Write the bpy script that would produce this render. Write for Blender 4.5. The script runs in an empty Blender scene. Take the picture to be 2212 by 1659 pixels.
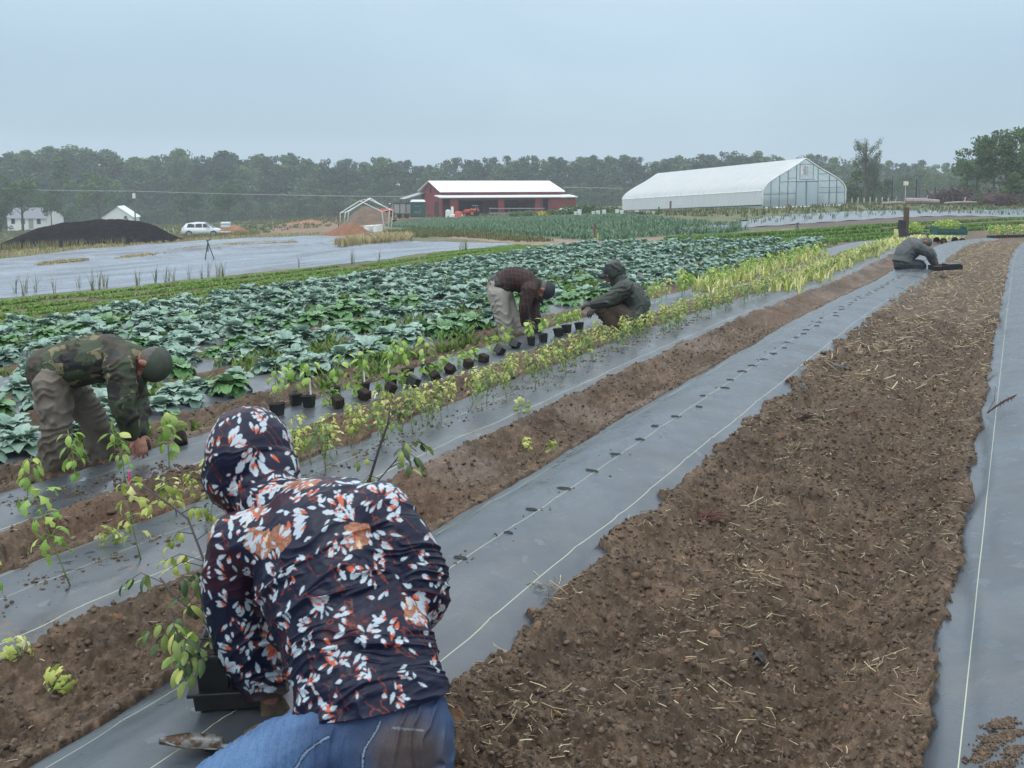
import bpy, bmesh, math, random
import numpy as np
from mathutils import Vector, Matrix

random.seed(7)
RNG = np.random.default_rng(11)
scene = bpy.context.scene
COL = scene.collection
PI = math.pi

# ------------------------------------------------------------------ camera
F = 2215.0                      # focal length in working units (frame 2212 x 1659)
PCX, PCY = 1106.0, 595.0        # principal point: the photograph is a crop, so it lies above the middle
PITCH = math.radians(5.3)
YAW = math.radians(26.29)
CAMZ = 1.62
RM = Matrix.Rotation(YAW, 3, 'Z') @ Matrix.Rotation(PI / 2 - PITCH, 3, 'X')
RN = np.array(RM)
cam_data = bpy.data.cameras.new('camera')
cam = bpy.data.objects.new('camera', cam_data)
COL.objects.link(cam)
cam.location = (0, 0, CAMZ)
cam.rotation_euler = RM.to_euler()
cam_data.sensor_width = 36.0
cam_data.lens = 36.0 * F / 2212.0
cam_data.shift_y = -(829.5 - PCY) / 2212.0
cam_data.clip_start = 0.05
cam_data.clip_end = 6000
scene.camera = cam
scene.render.resolution_x = 1024
scene.render.resolution_y = 768


def P(u, v, d):
    """world point seen at (u, v) of the survey sketch at depth d metres"""
    r = RN @ np.array([(u - PCX) / F * d, (PCY - v) / F * d, -d])
    return Vector((r[0], r[1], r[2] + CAMZ))


def depth_of(p):
    q = RM.transposed() @ (Vector(p) - Vector((0, 0, CAMZ)))
    return -q.z


def project(X, Y, Z):
    q = np.stack([X, Y, Z - CAMZ], -1) @ RN
    return PCX + q[..., 0] / -q[..., 2] * F, PCY - q[..., 1] / -q[..., 2] * F, -q[..., 2]


# ------------------------------------------------------------------ noise
def _hash(ix, iy, s):
    h = (ix.astype(np.int64) * 374761393 + iy.astype(np.int64) * 668265263 + s * 1442695041) & 0xffffffff
    h = ((h ^ (h >> 13)) * 1274126177) & 0xffffffff
    h = (h ^ (h >> 16)) & 0xffffffff
    return h / 4294967295.0


def vnoise(x, y, s=0):
    ix = np.floor(x); iy = np.floor(y)
    fx = x - ix; fy = y - iy
    fx = fx * fx * (3 - 2 * fx); fy = fy * fy * (3 - 2 * fy)
    a = _hash(ix, iy, s); b = _hash(ix + 1, iy, s); c = _hash(ix, iy + 1, s); d = _hash(ix + 1, iy + 1, s)
    return (a + (b - a) * fx) * (1 - fy) + (c + (d - c) * fx) * fy


def fbm(x, y, o=4, s=0, g=.5):
    r = 0; a = 1.0; t = 0
    for i in range(o):
        r = r + a * vnoise(x * 2 ** i + 17.3 * i, y * 2 ** i - 9.1 * i, s + i); t += a; a *= g
    return r / t - .5


def cells(x, y, s=0):
    """distance to the nearest scattered point and that point's random value"""
    ix = np.floor(x); iy = np.floor(y)
    best = np.full(np.shape(x), 9.0); val = np.zeros(np.shape(x))
    for dx in (-1, 0, 1):
        for dy in (-1, 0, 1):
            cx = ix + dx; cy = iy + dy
            px = cx + _hash(cx, cy, s); py = cy + _hash(cx, cy, s + 5)
            d = (px - x) ** 2 + (py - y) ** 2
            m = d < best
            best = np.where(m, d, best); val = np.where(m, _hash(cx, cy, s + 9), val)
    return np.sqrt(best), val


def sstep(a, b, x):
    t = np.clip((x - a) / (b - a), 0, 1)
    return t * t * (3 - 2 * t)


# ------------------------------------------------------------------ terrain (broad shape)
_cp = []
for X, Y, z in [(0, 0, 0), (0, -5, 0), (3, 3, 0), (-2, 2, 0), (-1, 6, 0), (-3.6, 2, -.10), (-3.6, 9, -.13), (-5.3, 4, -.22),
                (-5.3, 12, -.24), (-7, 6, -.33), (-7, 13, -.36), (-10, 3, -.50), (-1, 12, -.05), (4, 12, -.02), (-2, 22, -.33), (1, 22, -.30),
                (-.8, 50, -1.05), (8, 50, -1.0), (0, -40, .5), (-40, -30, -1.5), (40, -30, 1.0), (60, 30, 0.2), (60, 90, -.8)]:
    _cp.append((X, Y, z))
for u, v, d in [(1270, 535, 36), (1830, 533, 32), (2000, 462, 80), (1646, 450, 104), (1344, 460, 130), (1820, 443, 107), (956, 468, 145),
                (1239, 452, 150), (440, 512, 117), (190, 530, 90), (0, 640, 24), (0, 560, 46), (600, 515, 78), (1100, 527, 50), (550, 590, 30.6),
                (2212, 440, 130), (2200, 470, 82), (0, 495, 300), (500, 480, 300), (1300, 448, 320), (2000, 436, 300), (750, 500, 92), (-500, 540, 120),
                (2700, 440, 200), (1284, 530, 46)]:
    p = P(u, v, d); _cp.append((p.x, p.y, p.z))
_cp = np.array(_cp)
_S = 50.0
def _tk(r2): return .5 * r2 * np.log(r2 + 1e-9)
def _fit():
    n = len(_cp); p = _cp[:, :2] / _S
    K = _tk(((p[:, None] - p[None]) ** 2).sum(-1)) + np.eye(n) * 2e-3
    A = np.zeros((n + 3, n + 3)); A[:n, :n] = K; A[:n, n] = 1; A[:n, n + 1:] = p; A[n, :n] = 1; A[n + 1:, :n] = p.T
    return np.linalg.solve(A, np.r_[_cp[:, 2], 0, 0, 0])
_w = _fit()


def base(X, Y):
    X = np.asarray(X, float); Y = np.asarray(Y, float)
    sh = X.shape; x = X.ravel(); y = Y.ravel()
    r = np.hypot(x, y); k = np.minimum(1, 340 / np.maximum(r, 1e-6))
    x = x * k / _S; y = y * k / _S
    out = _w[-3] + _w[-2] * x + _w[-1] * y
    n = len(_cp)
    for i in range(n):
        out = out + _w[i] * _tk((x - _cp[i, 0] / _S) ** 2 + (y - _cp[i, 1] / _S) ** 2)
    return out.reshape(sh)


def bz(x, y): return float(base(np.array([x]), np.array([y]))[0])


def G(u, v, lift=0.0):
    """where the line of sight at (u, v) meets the broad terrain"""
    dr = RN @ np.array([(u - PCX) / F, (PCY - v) / F, -1.0])
    ds = np.concatenate([np.arange(1.2, 12, .02), np.arange(12, 60, .1), np.arange(60, 420, .5)])
    X = dr[0] * ds; Y = dr[1] * ds; Z = dr[2] * ds + CAMZ
    f = Z - base(X, Y) - lift
    i = np.where(f < 0)[0]
    if len(i) == 0: i = [len(ds) - 1]
    i = max(1, i[0]); t = f[i - 1] / (f[i - 1] - f[i] + 1e-12)
    d = ds[i - 1] + (ds[i] - ds[i - 1]) * t
    return Vector((dr[0] * d, dr[1] * d, dr[2] * d + CAMZ))


def Gpoly(pts): return np.array([G(u, v)[:2] for u, v in pts])


def inpoly(X, Y, poly):
    r = np.zeros(X.shape, bool); n = len(poly)
    for i in range(n):
        x1, y1 = poly[i]; x2, y2 = poly[(i + 1) % n]
        c = ((y1 > Y) != (y2 > Y)) & (X < (x2 - x1) * (Y - y1) / (y2 - y1 + 1e-12) + x1)
        r ^= c
    return r


# ------------------------------------------------------------------ mesh helpers
def tag(o, label=None, cat=None, group=None, kind=None):
    if label: o['label'] = label
    if cat: o['category'] = cat
    if group: o['group'] = group
    if kind: o['kind'] = kind
    return o


def empty(name, loc=(0, 0, 0), rz=0, label=None, cat=None, group=None):
    o = bpy.data.objects.new(name, None); COL.objects.link(o)
    o.location = loc; o.rotation_euler = (0, 0, rz); o.empty_display_size = .1
    return tag(o, label, cat, group)


def npmesh(name, V, Fc, mats, parent=None, smooth=True, mi=None, attrs=None, uv=None):
    """V (n,3); Fc list of faces or array (m,k)"""
    me = bpy.data.meshes.new(name)
    V = np.asarray(V, np.float32)
    if isinstance(Fc, np.ndarray):
        m, k = Fc.shape
        me.vertices.add(len(V)); me.vertices.foreach_set('co', V.ravel())
        me.loops.add(m * k); me.loops.foreach_set('vertex_index', Fc.astype(np.int32).ravel())
        me.polygons.add(m); me.polygons.foreach_set('loop_start', np.arange(0, m * k, k, dtype=np.int32))
        try: me.polygons.foreach_set('loop_total', np.full(m, k, np.int32))
        except Exception: pass
        if mi is not None: me.polygons.foreach_set('material_index', np.asarray(mi, np.int32))
        me.update(calc_edges=True)
    else:
        me.from_pydata([tuple(map(float, v)) for v in V], [], [tuple(f) for f in Fc])
        if mi is not None: me.polygons.foreach_set('material_index', np.asarray(mi, np.int32))
        me.update()
    if smooth: me.polygons.foreach_set('use_smooth', np.ones(len(me.polygons), bool))
    for mt in (mats if isinstance(mats, (list, tuple)) else [mats]): me.materials.append(mt)
    if attrs:
        for an, arr in attrs.items():
            arr = np.asarray(arr, np.float32)
            if arr.ndim == 1:
                a = me.attributes.new(an, 'FLOAT', 'POINT'); a.data.foreach_set('value', arr)
            else:
                if arr.shape[1] == 3: arr = np.c_[arr, np.ones(len(arr), np.float32)]
                a = me.attributes.new(an, 'FLOAT_COLOR', 'POINT'); a.data.foreach_set('color', arr.astype(np.float32).ravel())
    if uv is not None:
        ul = me.uv_layers.new(name='UVMap'); li = np.empty(len(me.loops), np.int32)
        me.loops.foreach_get('vertex_index', li); ul.data.foreach_set('uv', np.asarray(uv, np.float32)[li].ravel())
    o = bpy.data.objects.new(name, me); COL.objects.link(o)
    if parent is not None: o.parent = parent
    return o


def grid_faces(nr, nc, off=0):
    i = np.arange(nr - 1)[:, None] * nc + np.arange(nc - 1)[None]
    i = i.ravel() + off
    return np.stack([i, i + 1, i + nc + 1, i + nc], -1)


class MB:
    def __init__(s): s.v = []; s.f = []; s.m = []; s.c = []
    def add(s, V, Fs, mi=0, col=None):
        o = len(s.v); s.v += [tuple(v) for v in V]; s.f += [tuple(i + o for i in f) for f in Fs]; s.m += [mi] * len(Fs)
        s.c += [col or (1, 1, 1)] * len(V)
        return s
    def box(s, c, size, rz=0, mi=0, M=None, taper=1.0):
        x, y, z = [a / 2 for a in size]; V = []
        for k, (sx, sy, sz) in enumerate([(-1, -1, -1), (1, -1, -1), (1, 1, -1), (-1, 1, -1), (-1, -1, 1), (1, -1, 1), (1, 1, 1), (-1, 1, 1)]):
            t = taper if sz > 0 else 1
            V.append(Vector((sx * x * t, sy * y * t, sz * z)))
        R = Matrix.Rotation(rz, 3, 'Z') if M is None else M
        V = [R @ p + Vector(c) for p in V]
        return s.add(V, [(0, 3, 2, 1), (4, 5, 6, 7), (0, 1, 5, 4), (1, 2, 6, 5), (2, 3, 7, 6), (3, 0, 4, 7)], mi)
    def tube(s, pts, r, n=8, mi=0, caps=True, col=None, flat=1.0):
        pts = [Vector(p) for p in pts]; rs = r if isinstance(r, (list, tuple)) else [r] * len(pts)
        V = []; Fs = []; up = None
        for i, p in enumerate(pts):
            t = (pts[min(i + 1, len(pts) - 1)] - pts[max(i - 1, 0)])
            t = t.normalized() if t.length > 1e-9 else Vector((0, 0, 1))
            if up is None: up = Vector((0, 0, 1)) if abs(t.z) < .9 else Vector((1, 0, 0))
            a = t.cross(up)
            if a.length < 1e-5: a = t.orthogonal()
            a.normalize(); b = t.cross(a).normalized(); up = b.cross(t) if False else up
            for k in range(n):
                an = 2 * PI * k / n
                V.append(p + (a * math.cos(an) + b * math.sin(an) * flat) * rs[i])
        for i in range(len(pts) - 1):
            for k in range(n):
                q = (k + 1) % n
                Fs.append((i * n + k, i * n + q, (i + 1) * n + q, (i + 1) * n + k))
        if caps: Fs.append(tuple(range(n - 1, -1, -1))); Fs.append(tuple((len(pts) - 1) * n + k for k in range(n)))
        return s.add(V, Fs, mi, col)
    def ell(s, c, r, M=None, nu=12, nv=8, mi=0, col=None):
        R = M or Matrix.Identity(3); V = []; Fs = []
        for j in range(nv + 1):
            th = PI * j / nv
            for i in range(nu):
                ph = 2 * PI * i / nu
                V.append(R @ Vector((r[0] * math.sin(th) * math.cos(ph), r[1] * math.sin(th) * math.sin(ph), r[2] * math.cos(th))) + Vector(c))
        for j in range(nv):
            for i in range(nu):
                q = (i + 1) % nu
                Fs.append((j * nu + i, (j + 1) * nu + i, (j + 1) * nu + q, j * nu + q))
        return s.add(V, Fs, mi, col)
    def cyl(s, a, b, r, n=16, mi=0, r2=None): return s.tube([a, b], [r, r if r2 is None else r2], n, mi)
    def quad(s, a, b, c, d, mi=0): return s.add([a, b, c, d], [(0, 1, 2, 3)], mi)
    def prism(s, poly, d, mi=0):
        """poly list of 3-D points, extruded by vector d"""
        n = len(poly); A = [Vector(p) for p in poly]; B = [p + Vector(d) for p in A]
        Fs = [tuple(range(n - 1, -1, -1)), tuple(range(n, 2 * n))] + [(i, (i + 1) % n, n + (i + 1) % n, n + i) for i in range(n)]
        return s.add(A + B, Fs, mi)
    def build(s, name, mats, parent=None, smooth=False, bevel=0, inv=None):
        V = np.array(s.v) if s.v else np.zeros((0, 3))
        if inv is not None: V = (np.c_[V, np.ones(len(V))] @ np.array(inv).T)[:, :3]
        o = npmesh(name, V, s.f, mats, parent, smooth, s.m)
        if bevel:
            b = o.modifiers.new('bevel', 'BEVEL'); b.width = bevel; b.segments = 2; b.limit_method = 'ANGLE'
        return o


def copy_tree(o, parent=None):
    c = o.copy(); COL.objects.link(c)
    if parent is not None: c.parent = parent
    for ch in [q for q in KIDS.get(o.name, [])]: copy_tree(ch, c)
    return c


KIDS = {}
def kids(o):
    """remember a thing's parts so that copies are quick"""
    KIDS[o.name] = [c for c in bpy.data.objects if c.parent == o]
    for c in KIDS[o.name]: kids(c)


# ------------------------------------------------------------------ materials
def newmat(name):
    m = bpy.data.materials.new(name); m.use_nodes = True
    nt = m.node_tree; b = nt.nodes['Principled BSDF']
    return m, nt, b


def N(nt, t, **kw):
    n = nt.nodes.new(t)
    for k, v in kw.items():
        if k.startswith('i_'): n.inputs[k[2:].replace('_', ' ')].default_value = v
        else: setattr(n, k, v)
    return n


def ramp(nt, fac, stops, interp='LINEAR'):
    r = nt.nodes.new('ShaderNodeValToRGB'); e = r.color_ramp.elements; r.color_ramp.interpolation = interp
    while len(e) > 1: e.remove(e[-1])
    e[0].position = stops[0][0]; e[0].color = (*stops[0][1], 1)
    for p, c in stops[1:]:
        q = e.new(p); q.color = (*c, 1)
    if fac is not None: nt.links.new(fac, r.inputs[0])
    return r.outputs[0]


def mix(nt, a, b, f, mode='MIX'):
    m = nt.nodes.new('ShaderNodeMix'); m.data_type = 'RGBA'; m.blend_type = mode
    for s, v in ((0, f), (6, a), (7, b)):
        if hasattr(v, 'links') or hasattr(v, 'is_linked'): nt.links.new(v, m.inputs[s])
        else: m.inputs[s].default_value = v if s == 0 else (*v, 1)
    return m.outputs[2]


def noise_tex(nt, scale, detail=4, rough=.6, coord='Object', dist=0, vec=None):
    n = nt.nodes.new('ShaderNodeTexNoise'); n.inputs['Scale'].default_value = scale; n.inputs['Detail'].default_value = detail
    n.inputs['Roughness'].default_value = rough; n.inputs['Distortion'].default_value = dist
    if vec is None:
        tc = nt.nodes.new('ShaderNodeTexCoord'); vec = tc.outputs[coord]
    nt.links.new(vec, n.inputs['Vector'])
    return n.outputs['Fac']


def bump(nt, b, h, strength=.3, dist=.01):
    bn = nt.nodes.new('ShaderNodeBump'); bn.inputs['Strength'].default_value = strength; bn.inputs['Distance'].default_value = dist
    nt.links.new(h, bn.inputs['Height']); nt.links.new(bn.outputs[0], b.inputs['Normal'])


def mat(name, col, rough=.6, var=.25, scale=6, bmp=0, bscale=None, metal=0, spec=.5, bdist=.01, dirt=None, dirt_amt=.5, dirt_scale=3):
    m, nt, b = newmat(name)
    n = noise_tex(nt, scale)
    c = ramp(nt, n, [(.3, tuple(x * (1 - var) for x in col)), (.7, tuple(min(1, x * (1 + var)) for x in col))])
    if dirt:
        n3 = noise_tex(nt, dirt_scale, 5)
        f = ramp(nt, n3, [(.62 - dirt_amt * .3, (0, 0, 0)), (.72 - dirt_amt * .2, (1, 1, 1))])
        c = mix(nt, c, dirt, f)
    nt.links.new(c, b.inputs['Base Color'])
    b.inputs['Roughness'].default_value = rough; b.inputs['Metallic'].default_value = metal
    b.inputs['Specular IOR Level'].default_value = spec
    if bmp: bump(nt, b, noise_tex(nt, bscale or scale * 4, 5), bmp, bdist)
    return m


def leafmat(name, cols, rough=.45, trans=.25, attr=None, spec=.4, objw=.35):
    """cols: list of leaf colours picked per object and per clump"""
    m, nt, b = newmat(name)
    oi = nt.nodes.new('ShaderNodeObjectInfo')
    n = noise_tex(nt, 3.0, 3)
    ad = N(nt, 'ShaderNodeMath', operation='MULTIPLY_ADD'); nt.links.new(n, ad.inputs[0]); ad.inputs[1].default_value = .9
    sb = N(nt, 'ShaderNodeMath', operation='MULTIPLY'); nt.links.new(oi.outputs['Random'], sb.inputs[0]); sb.inputs[1].default_value = objw
    nt.links.new(sb.outputs[0], ad.inputs[2])
    if attr:
        at = N(nt, 'ShaderNodeAttribute', attribute_name=attr)
        a2 = N(nt, 'ShaderNodeMath', operation='MULTIPLY_ADD'); nt.links.new(at.outputs['Fac'], a2.inputs[0]); a2.inputs[1].default_value = .75 if objw < .5 else .5
        a3 = N(nt, 'ShaderNodeMath', operation='MULTIPLY'); nt.links.new(ad.outputs[0], a3.inputs[0]); a3.inputs[1].default_value = .35 if objw < .5 else .55
        nt.links.new(a3.outputs[0], a2.inputs[2]); fac = a2.outputs[0]
    else: fac = ad.outputs[0]
    k = len(cols)
    c = ramp(nt, fac, [(.15 + .75 * i / max(1, k - 1), cols[i]) for i in range(k)])
    nt.links.new(c, b.inputs['Base Color']); b.inputs['Roughness'].default_value = rough; b.inputs['Specular IOR Level'].default_value = spec
    t = nt.nodes.new('ShaderNodeBsdfTranslucent'); nt.links.new(c, t.inputs['Color'])
    ms = nt.nodes.new('ShaderNodeMixShader'); ms.inputs[0].default_value = trans
    nt.links.new(b.outputs[0], ms.inputs[1]); nt.links.new(t.outputs[0], ms.inputs[2])
    nt.links.new(ms.outputs[0], nt.nodes['Material Output'].inputs['Surface'])
    return m
# ------------------------------------------------------------------ light, sky, air
w = bpy.data.worlds.new('World'); scene.world = w; w.use_nodes = True
nt = w.node_tree; bg = nt.nodes['Background']
sky = nt.nodes.new('ShaderNodeTexSky'); sky.sky_type = 'NISHITA'; sky.sun_disc = False
SUN_EL, SUN_AZ = math.radians(58), math.radians(200)
sky.sun_elevation = SUN_EL; sky.sun_rotation = SUN_AZ
tc = nt.nodes.new('ShaderNodeTexCoord'); sx = nt.nodes.new('ShaderNodeSeparateXYZ'); nt.links.new(tc.outputs['Generated'], sx.inputs[0])
grad = ramp(nt, sx.outputs['Z'], [(0, (.37, .485, .58)), (.05, (.335, .455, .55)), (.12, (.36, .49, .595)), (.19, (.43, .56, .66)), (.45, (.95, 1.05, 1.12)), (1, (1.45, 1.5, 1.52))])
mp = nt.nodes.new('ShaderNodeMapping'); mp.inputs['Scale'].default_value = (1.3, 1.3, 3.0); nt.links.new(tc.outputs['Generated'], mp.inputs[0])
cn = noise_tex(nt, 2.1, 3, .5, vec=mp.outputs[0], dist=.5)
cl = ramp(nt, cn, [(.30, (.90, .915, .93)), (.72, (1.11, 1.09, 1.07))])
cloud = mix(nt, grad, cl, 1.0, 'MULTIPLY')
skc = mix(nt, sky.outputs[0], (.09, .09, .09), 1.0, 'MULTIPLY')
fin = mix(nt, cloud, skc, .06)
nt.links.new(fin, bg.inputs['Color']); bg.inputs['Strength'].default_value = 1.28
sl = bpy.data.lights.new('sun', 'SUN'); sl.energy = .6; sl.angle = math.radians(25); sl.color = (1, .97, .92)
so = bpy.data.objects.new('sun', sl); COL.objects.link(so)
sd = Vector((math.sin(SUN_AZ) * math.cos(SUN_EL), math.cos(SUN_AZ) * math.cos(SUN_EL), math.sin(SUN_EL)))
so.rotation_euler = sd.to_track_quat('Z', 'Y').to_euler()

hm = bpy.data.materials.new('haze air'); hm.use_nodes = True; hnt = hm.node_tree
hnt.nodes.remove(hnt.nodes['Principled BSDF'])
pv = hnt.nodes.new('ShaderNodeVolumePrincipled'); pv.inputs['Density'].default_value = .00095
pv.inputs['Color'].default_value = (.80, .88, .95, 1)
hnt.links.new(pv.outputs[0], hnt.nodes['Material Output'].inputs['Volume'])
hz = MB().box((0, 0, 4), (1500, 1500, 62)).build('haze', hm)
tag(hz, kind='stuff')
scene.view_settings.view_transform = 'Standard'; scene.view_settings.look = 'None'
scene.view_settings.exposure = .16; scene.view_settings.gamma = 1
scene.render.engine = 'CYCLES'
scene.cycles.max_bounces = 8; scene.cycles.transparent_max_bounces = 12; scene.cycles.volume_bounces = 0
# ------------------------------------------------------------------ beds and ground
BEDS = [('R', .23), ('C', -1.86), ('D', -3.38), ('E', -4.62), ('F', -5.98), ('G', -7.38), ('H', -8.78), ('I', -10.18), ('J', -11.58), ('K', -12.98)]
_ea = G(1860, 531); _eb = G(1262, 536)
def curve(Y): return np.clip((np.asarray(Y, float) - 22) / 28, 0, 1.2) ** 2 * 1.0
def cab_end(xc):
    t = (xc - _ea.x) / (_eb.x - _ea.x); return _ea.y + (_eb.y - _ea.y) * t
BEND = {n: (47.0 if n in 'RCD' else 45.0 if n == 'E' else cab_end(x)) for n, x in BEDS}
BHW = {n: {'R': .38, 'C': .41, 'D': .38, 'E': .33}.get(n, .36) for n, x in BEDS}
CROWN = {n: (.19 if n in 'RC' else .13) for n, x in BEDS}


def bedcoord(X, Y):
    """nearest bed: index, lateral offset"""
    Xs = X - curve(Y)
    best = np.full(X.shape, 99.0); t = np.zeros(X.shape); bi = np.zeros(X.shape, int); en = np.zeros(X.shape); hw = np.zeros(X.shape); cr = np.zeros(X.shape)
    for i, (n, xc) in enumerate(BEDS):
        d = np.abs(Xs - xc); m = d < best
        best = np.where(m, d, best); t = np.where(m, Xs - xc, t); bi = np.where(m, i, bi); en = np.where(m, BEND[n], en)
        hw = np.where(m, BHW[n], hw); cr = np.where(m, CROWN[n], cr)
    return bi, t, en, hw, cr


def crown(t, cr): return cr * (1 - np.clip(np.abs(t) / .60, 0, 1) ** 2.3)


def fabric_z(X, Y, t, cr, bi):
    w_ = .026 * fbm(X * 1.8, Y * 1.1, 3, 40) + .014 * fbm(X * 7, Y * 2.5, 3, 47) + .007 * (1 - np.abs(np.sin(X * 9 + Y * 5 + 6 * fbm(X * 1.5, Y * .8, 2, 49)))) ** 4
    fold = sstep(.2, .4, np.abs(t)) * np.where(bi == 0, .016, .005) * np.sin(t * 46 + 3 * vnoise(Y * 1.1, Y * 0 + bi, 3) * 3 + Y * 1.2)
    return base(X, Y) + crown(t, cr) + w_ + fold


def edge_out(t, hw, bi, Y):
    """signed distance outside the visible edge of the plastic (lobed where soil was thrown on it)"""
    sd_ = np.where(t > 0, 1, 0) + bi * 2
    k = Y + sd_ * 13.7
    amp = np.where((bi == 1) & (t > 0), .15, np.where(((bi == 2) | (bi == 3)) & (t < 0), .20, .07))
    saw = (k * 1.35 + .5 * vnoise(k * .9, sd_ * 1.0, 5)) % 1.0
    lob = amp * (.45 * np.maximum(0, 1 - saw * 2.0) * (.1 + vnoise(k * 1.3, sd_ * 3.0, 8)) + .45 * vnoise(k * 1.9, sd_ * 2.0, 6) + .25 * vnoise(k * 7, sd_ * 2.0, 7) + .12 * vnoise(k * 25, sd_ * 2.0, 9)) + .03 * (vnoise(k * 40, t * 60, 19) - .5)
    return np.abs(t) - (hw + .05 - lob)


def soil_noise(X, Y, dist):
    near = 1 - sstep(8, 26, dist)
    wx = X + .05 * fbm(X * 9, Y * 9, 3, 101); wy = Y + .05 * fbm(X * 9 + 5, Y * 9, 3, 102)
    n = .06 * fbm(X * 1.9, Y * 1.4, 3, 1) + .075 * fbm(X * 6, Y * 5, 4, 2, .6)
    d1, v1 = cells(wx * 17, wy * 17, 3); n = n + near * .034 * np.where(v1 > .60, np.clip(1.25 - (d1 / .45) ** 1.3, 0, 1), 0) * (.3 + v1 * vnoise(X * 3, Y * 3, 77))
    d2, v2 = cells(wx * 38 + 4, wy * 38, 8); n = n + near * .016 * np.clip(1.2 - (d2 / .52) ** 1.2, 0, 1) * (.1 + 1.4 * v2 * v2)
    d3, v3 = cells(wx * 75 + 1, wy * 75, 12); n = n + near * .0075 * np.clip(1.2 - (d3 / .55) ** 1.2, 0, 1) * v3
    n = n + near * (.045 * np.abs(fbm(wx * 11, wy * 11, 5, 21, .6)) * 1.5 - .018 + .016 * fbm(X * 45, Y * 45, 3, 22))
    return n


# the polygons of the far fields
Z_TARP = Gpoly([(-200, 576), (0, 560), (150, 545), (340, 528), (520, 516), (700, 509), (800, 513), (870, 521), (1000, 524), (1118, 526), (1060, 532), (850, 558), (640, 580), (500, 593), (250, 622), (0, 645), (-200, 668)])
Z_LET = Gpoly([(-300, 690), (0, 650), (250, 628), (500, 598), (850, 563), (1118, 530), (1270, 530), (1250, 541), (1100, 556), (800, 590), (500, 632), (200, 680), (0, 712), (-300, 770)])
Z_ONION = Gpoly([(830, 488), (870, 480), (960, 473), (1100, 470), (1300, 466), (1480, 478), (1600, 488), (1625, 497), (1560, 504), (1420, 510), (1300, 520), (1210, 514), (1050, 502), (900, 495)])
Z_PATH1 = Gpoly([(860, 494), (1000, 503), (1200, 515), (1310, 522), (1420, 512), (1560, 506), (1640, 500), (1700, 496), (1830, 492), (1700, 503), (1600, 510), (1450, 516), (1330, 524), (1560, 532), (1300, 536), (1130, 526), (1000, 516), (880, 508)])
Z_GR2 = Gpoly([(1440, 517), (1640, 505), (1900, 494), (2020, 480), (2212, 466), (2400, 460), (2400, 488), (2212, 492), (2120, 500), (1960, 520), (1830, 531), (1600, 528)])
Z_FAB = Gpoly([(1560, 492), (1600, 478), (1760, 466), (2000, 460), (2212, 455), (2500, 450), (2500, 458), (2212, 464), (2000, 483), (1850, 488), (1700, 492)])
Z_DIRT = Gpoly([(760, 472), (830, 462), (960, 470), (860, 480), (840, 492), (760, 500), (560, 500), (600, 488)])


def ground_height(X, Y):
    bi, t, en, hw, cr = bedcoord(X, Y)
    dist = np.hypot(X, Y)
    z0 = base(X, Y)
    infield = sstep(en + .8, en - .2, Y) * (X > -13.9)
    dq = np.abs(t)
    fz = fabric_z(X, Y, t, cr, bi)
    out = edge_out(t, hw, bi, Y)
    sn = soil_noise(X, Y, dist)
    # soil outside a bed: a shoulder thrown against the plastic, then a furrow
    xx = X - curve(Y)
    trough = -.11 * np.exp(-((xx + .55 + .04 * np.sin(Y * 1.3)) / .16) ** 2) + .055 * np.exp(-((xx + .93) / .17) ** 2) + .02 * np.exp(-((xx + .30) / .1) ** 2) - .03 * np.exp(-((xx + 2.6) / .14) ** 2) - .03 * np.exp(-((xx + 4.0) / .12) ** 2)
    furrow = z0 + .035 + trough
    k = sstep(0, .30, out)
    ramp_ = np.minimum(fz + .007 + np.clip(out, 0, .06) * .45, z0 + .16)
    zo = ramp_ * (1 - k) + furrow * k + sn * (.30 + .70 * sstep(0, .12, out)) + .010 * (1 - k)
    zi = fz - .022
    s_ = sstep(-.012, .010, out)
    zf = zi * (1 - s_) + zo * s_
    zfar = z0 + .04 * fbm(X * .9, Y * .9, 3, 31) + .02 * fbm(X * 4, Y * 4, 2, 33) * (dist < 80) - .01
    return zfar * (1 - infield) + zf * infield, infield, out


def gh(x, y):
    a, _, o = ground_height(np.array([float(x)]), np.array([float(y)]))
    if o[0] < 0 and _[0] > .5: return float(a[0]) + .022
    return float(a[0])


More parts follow.
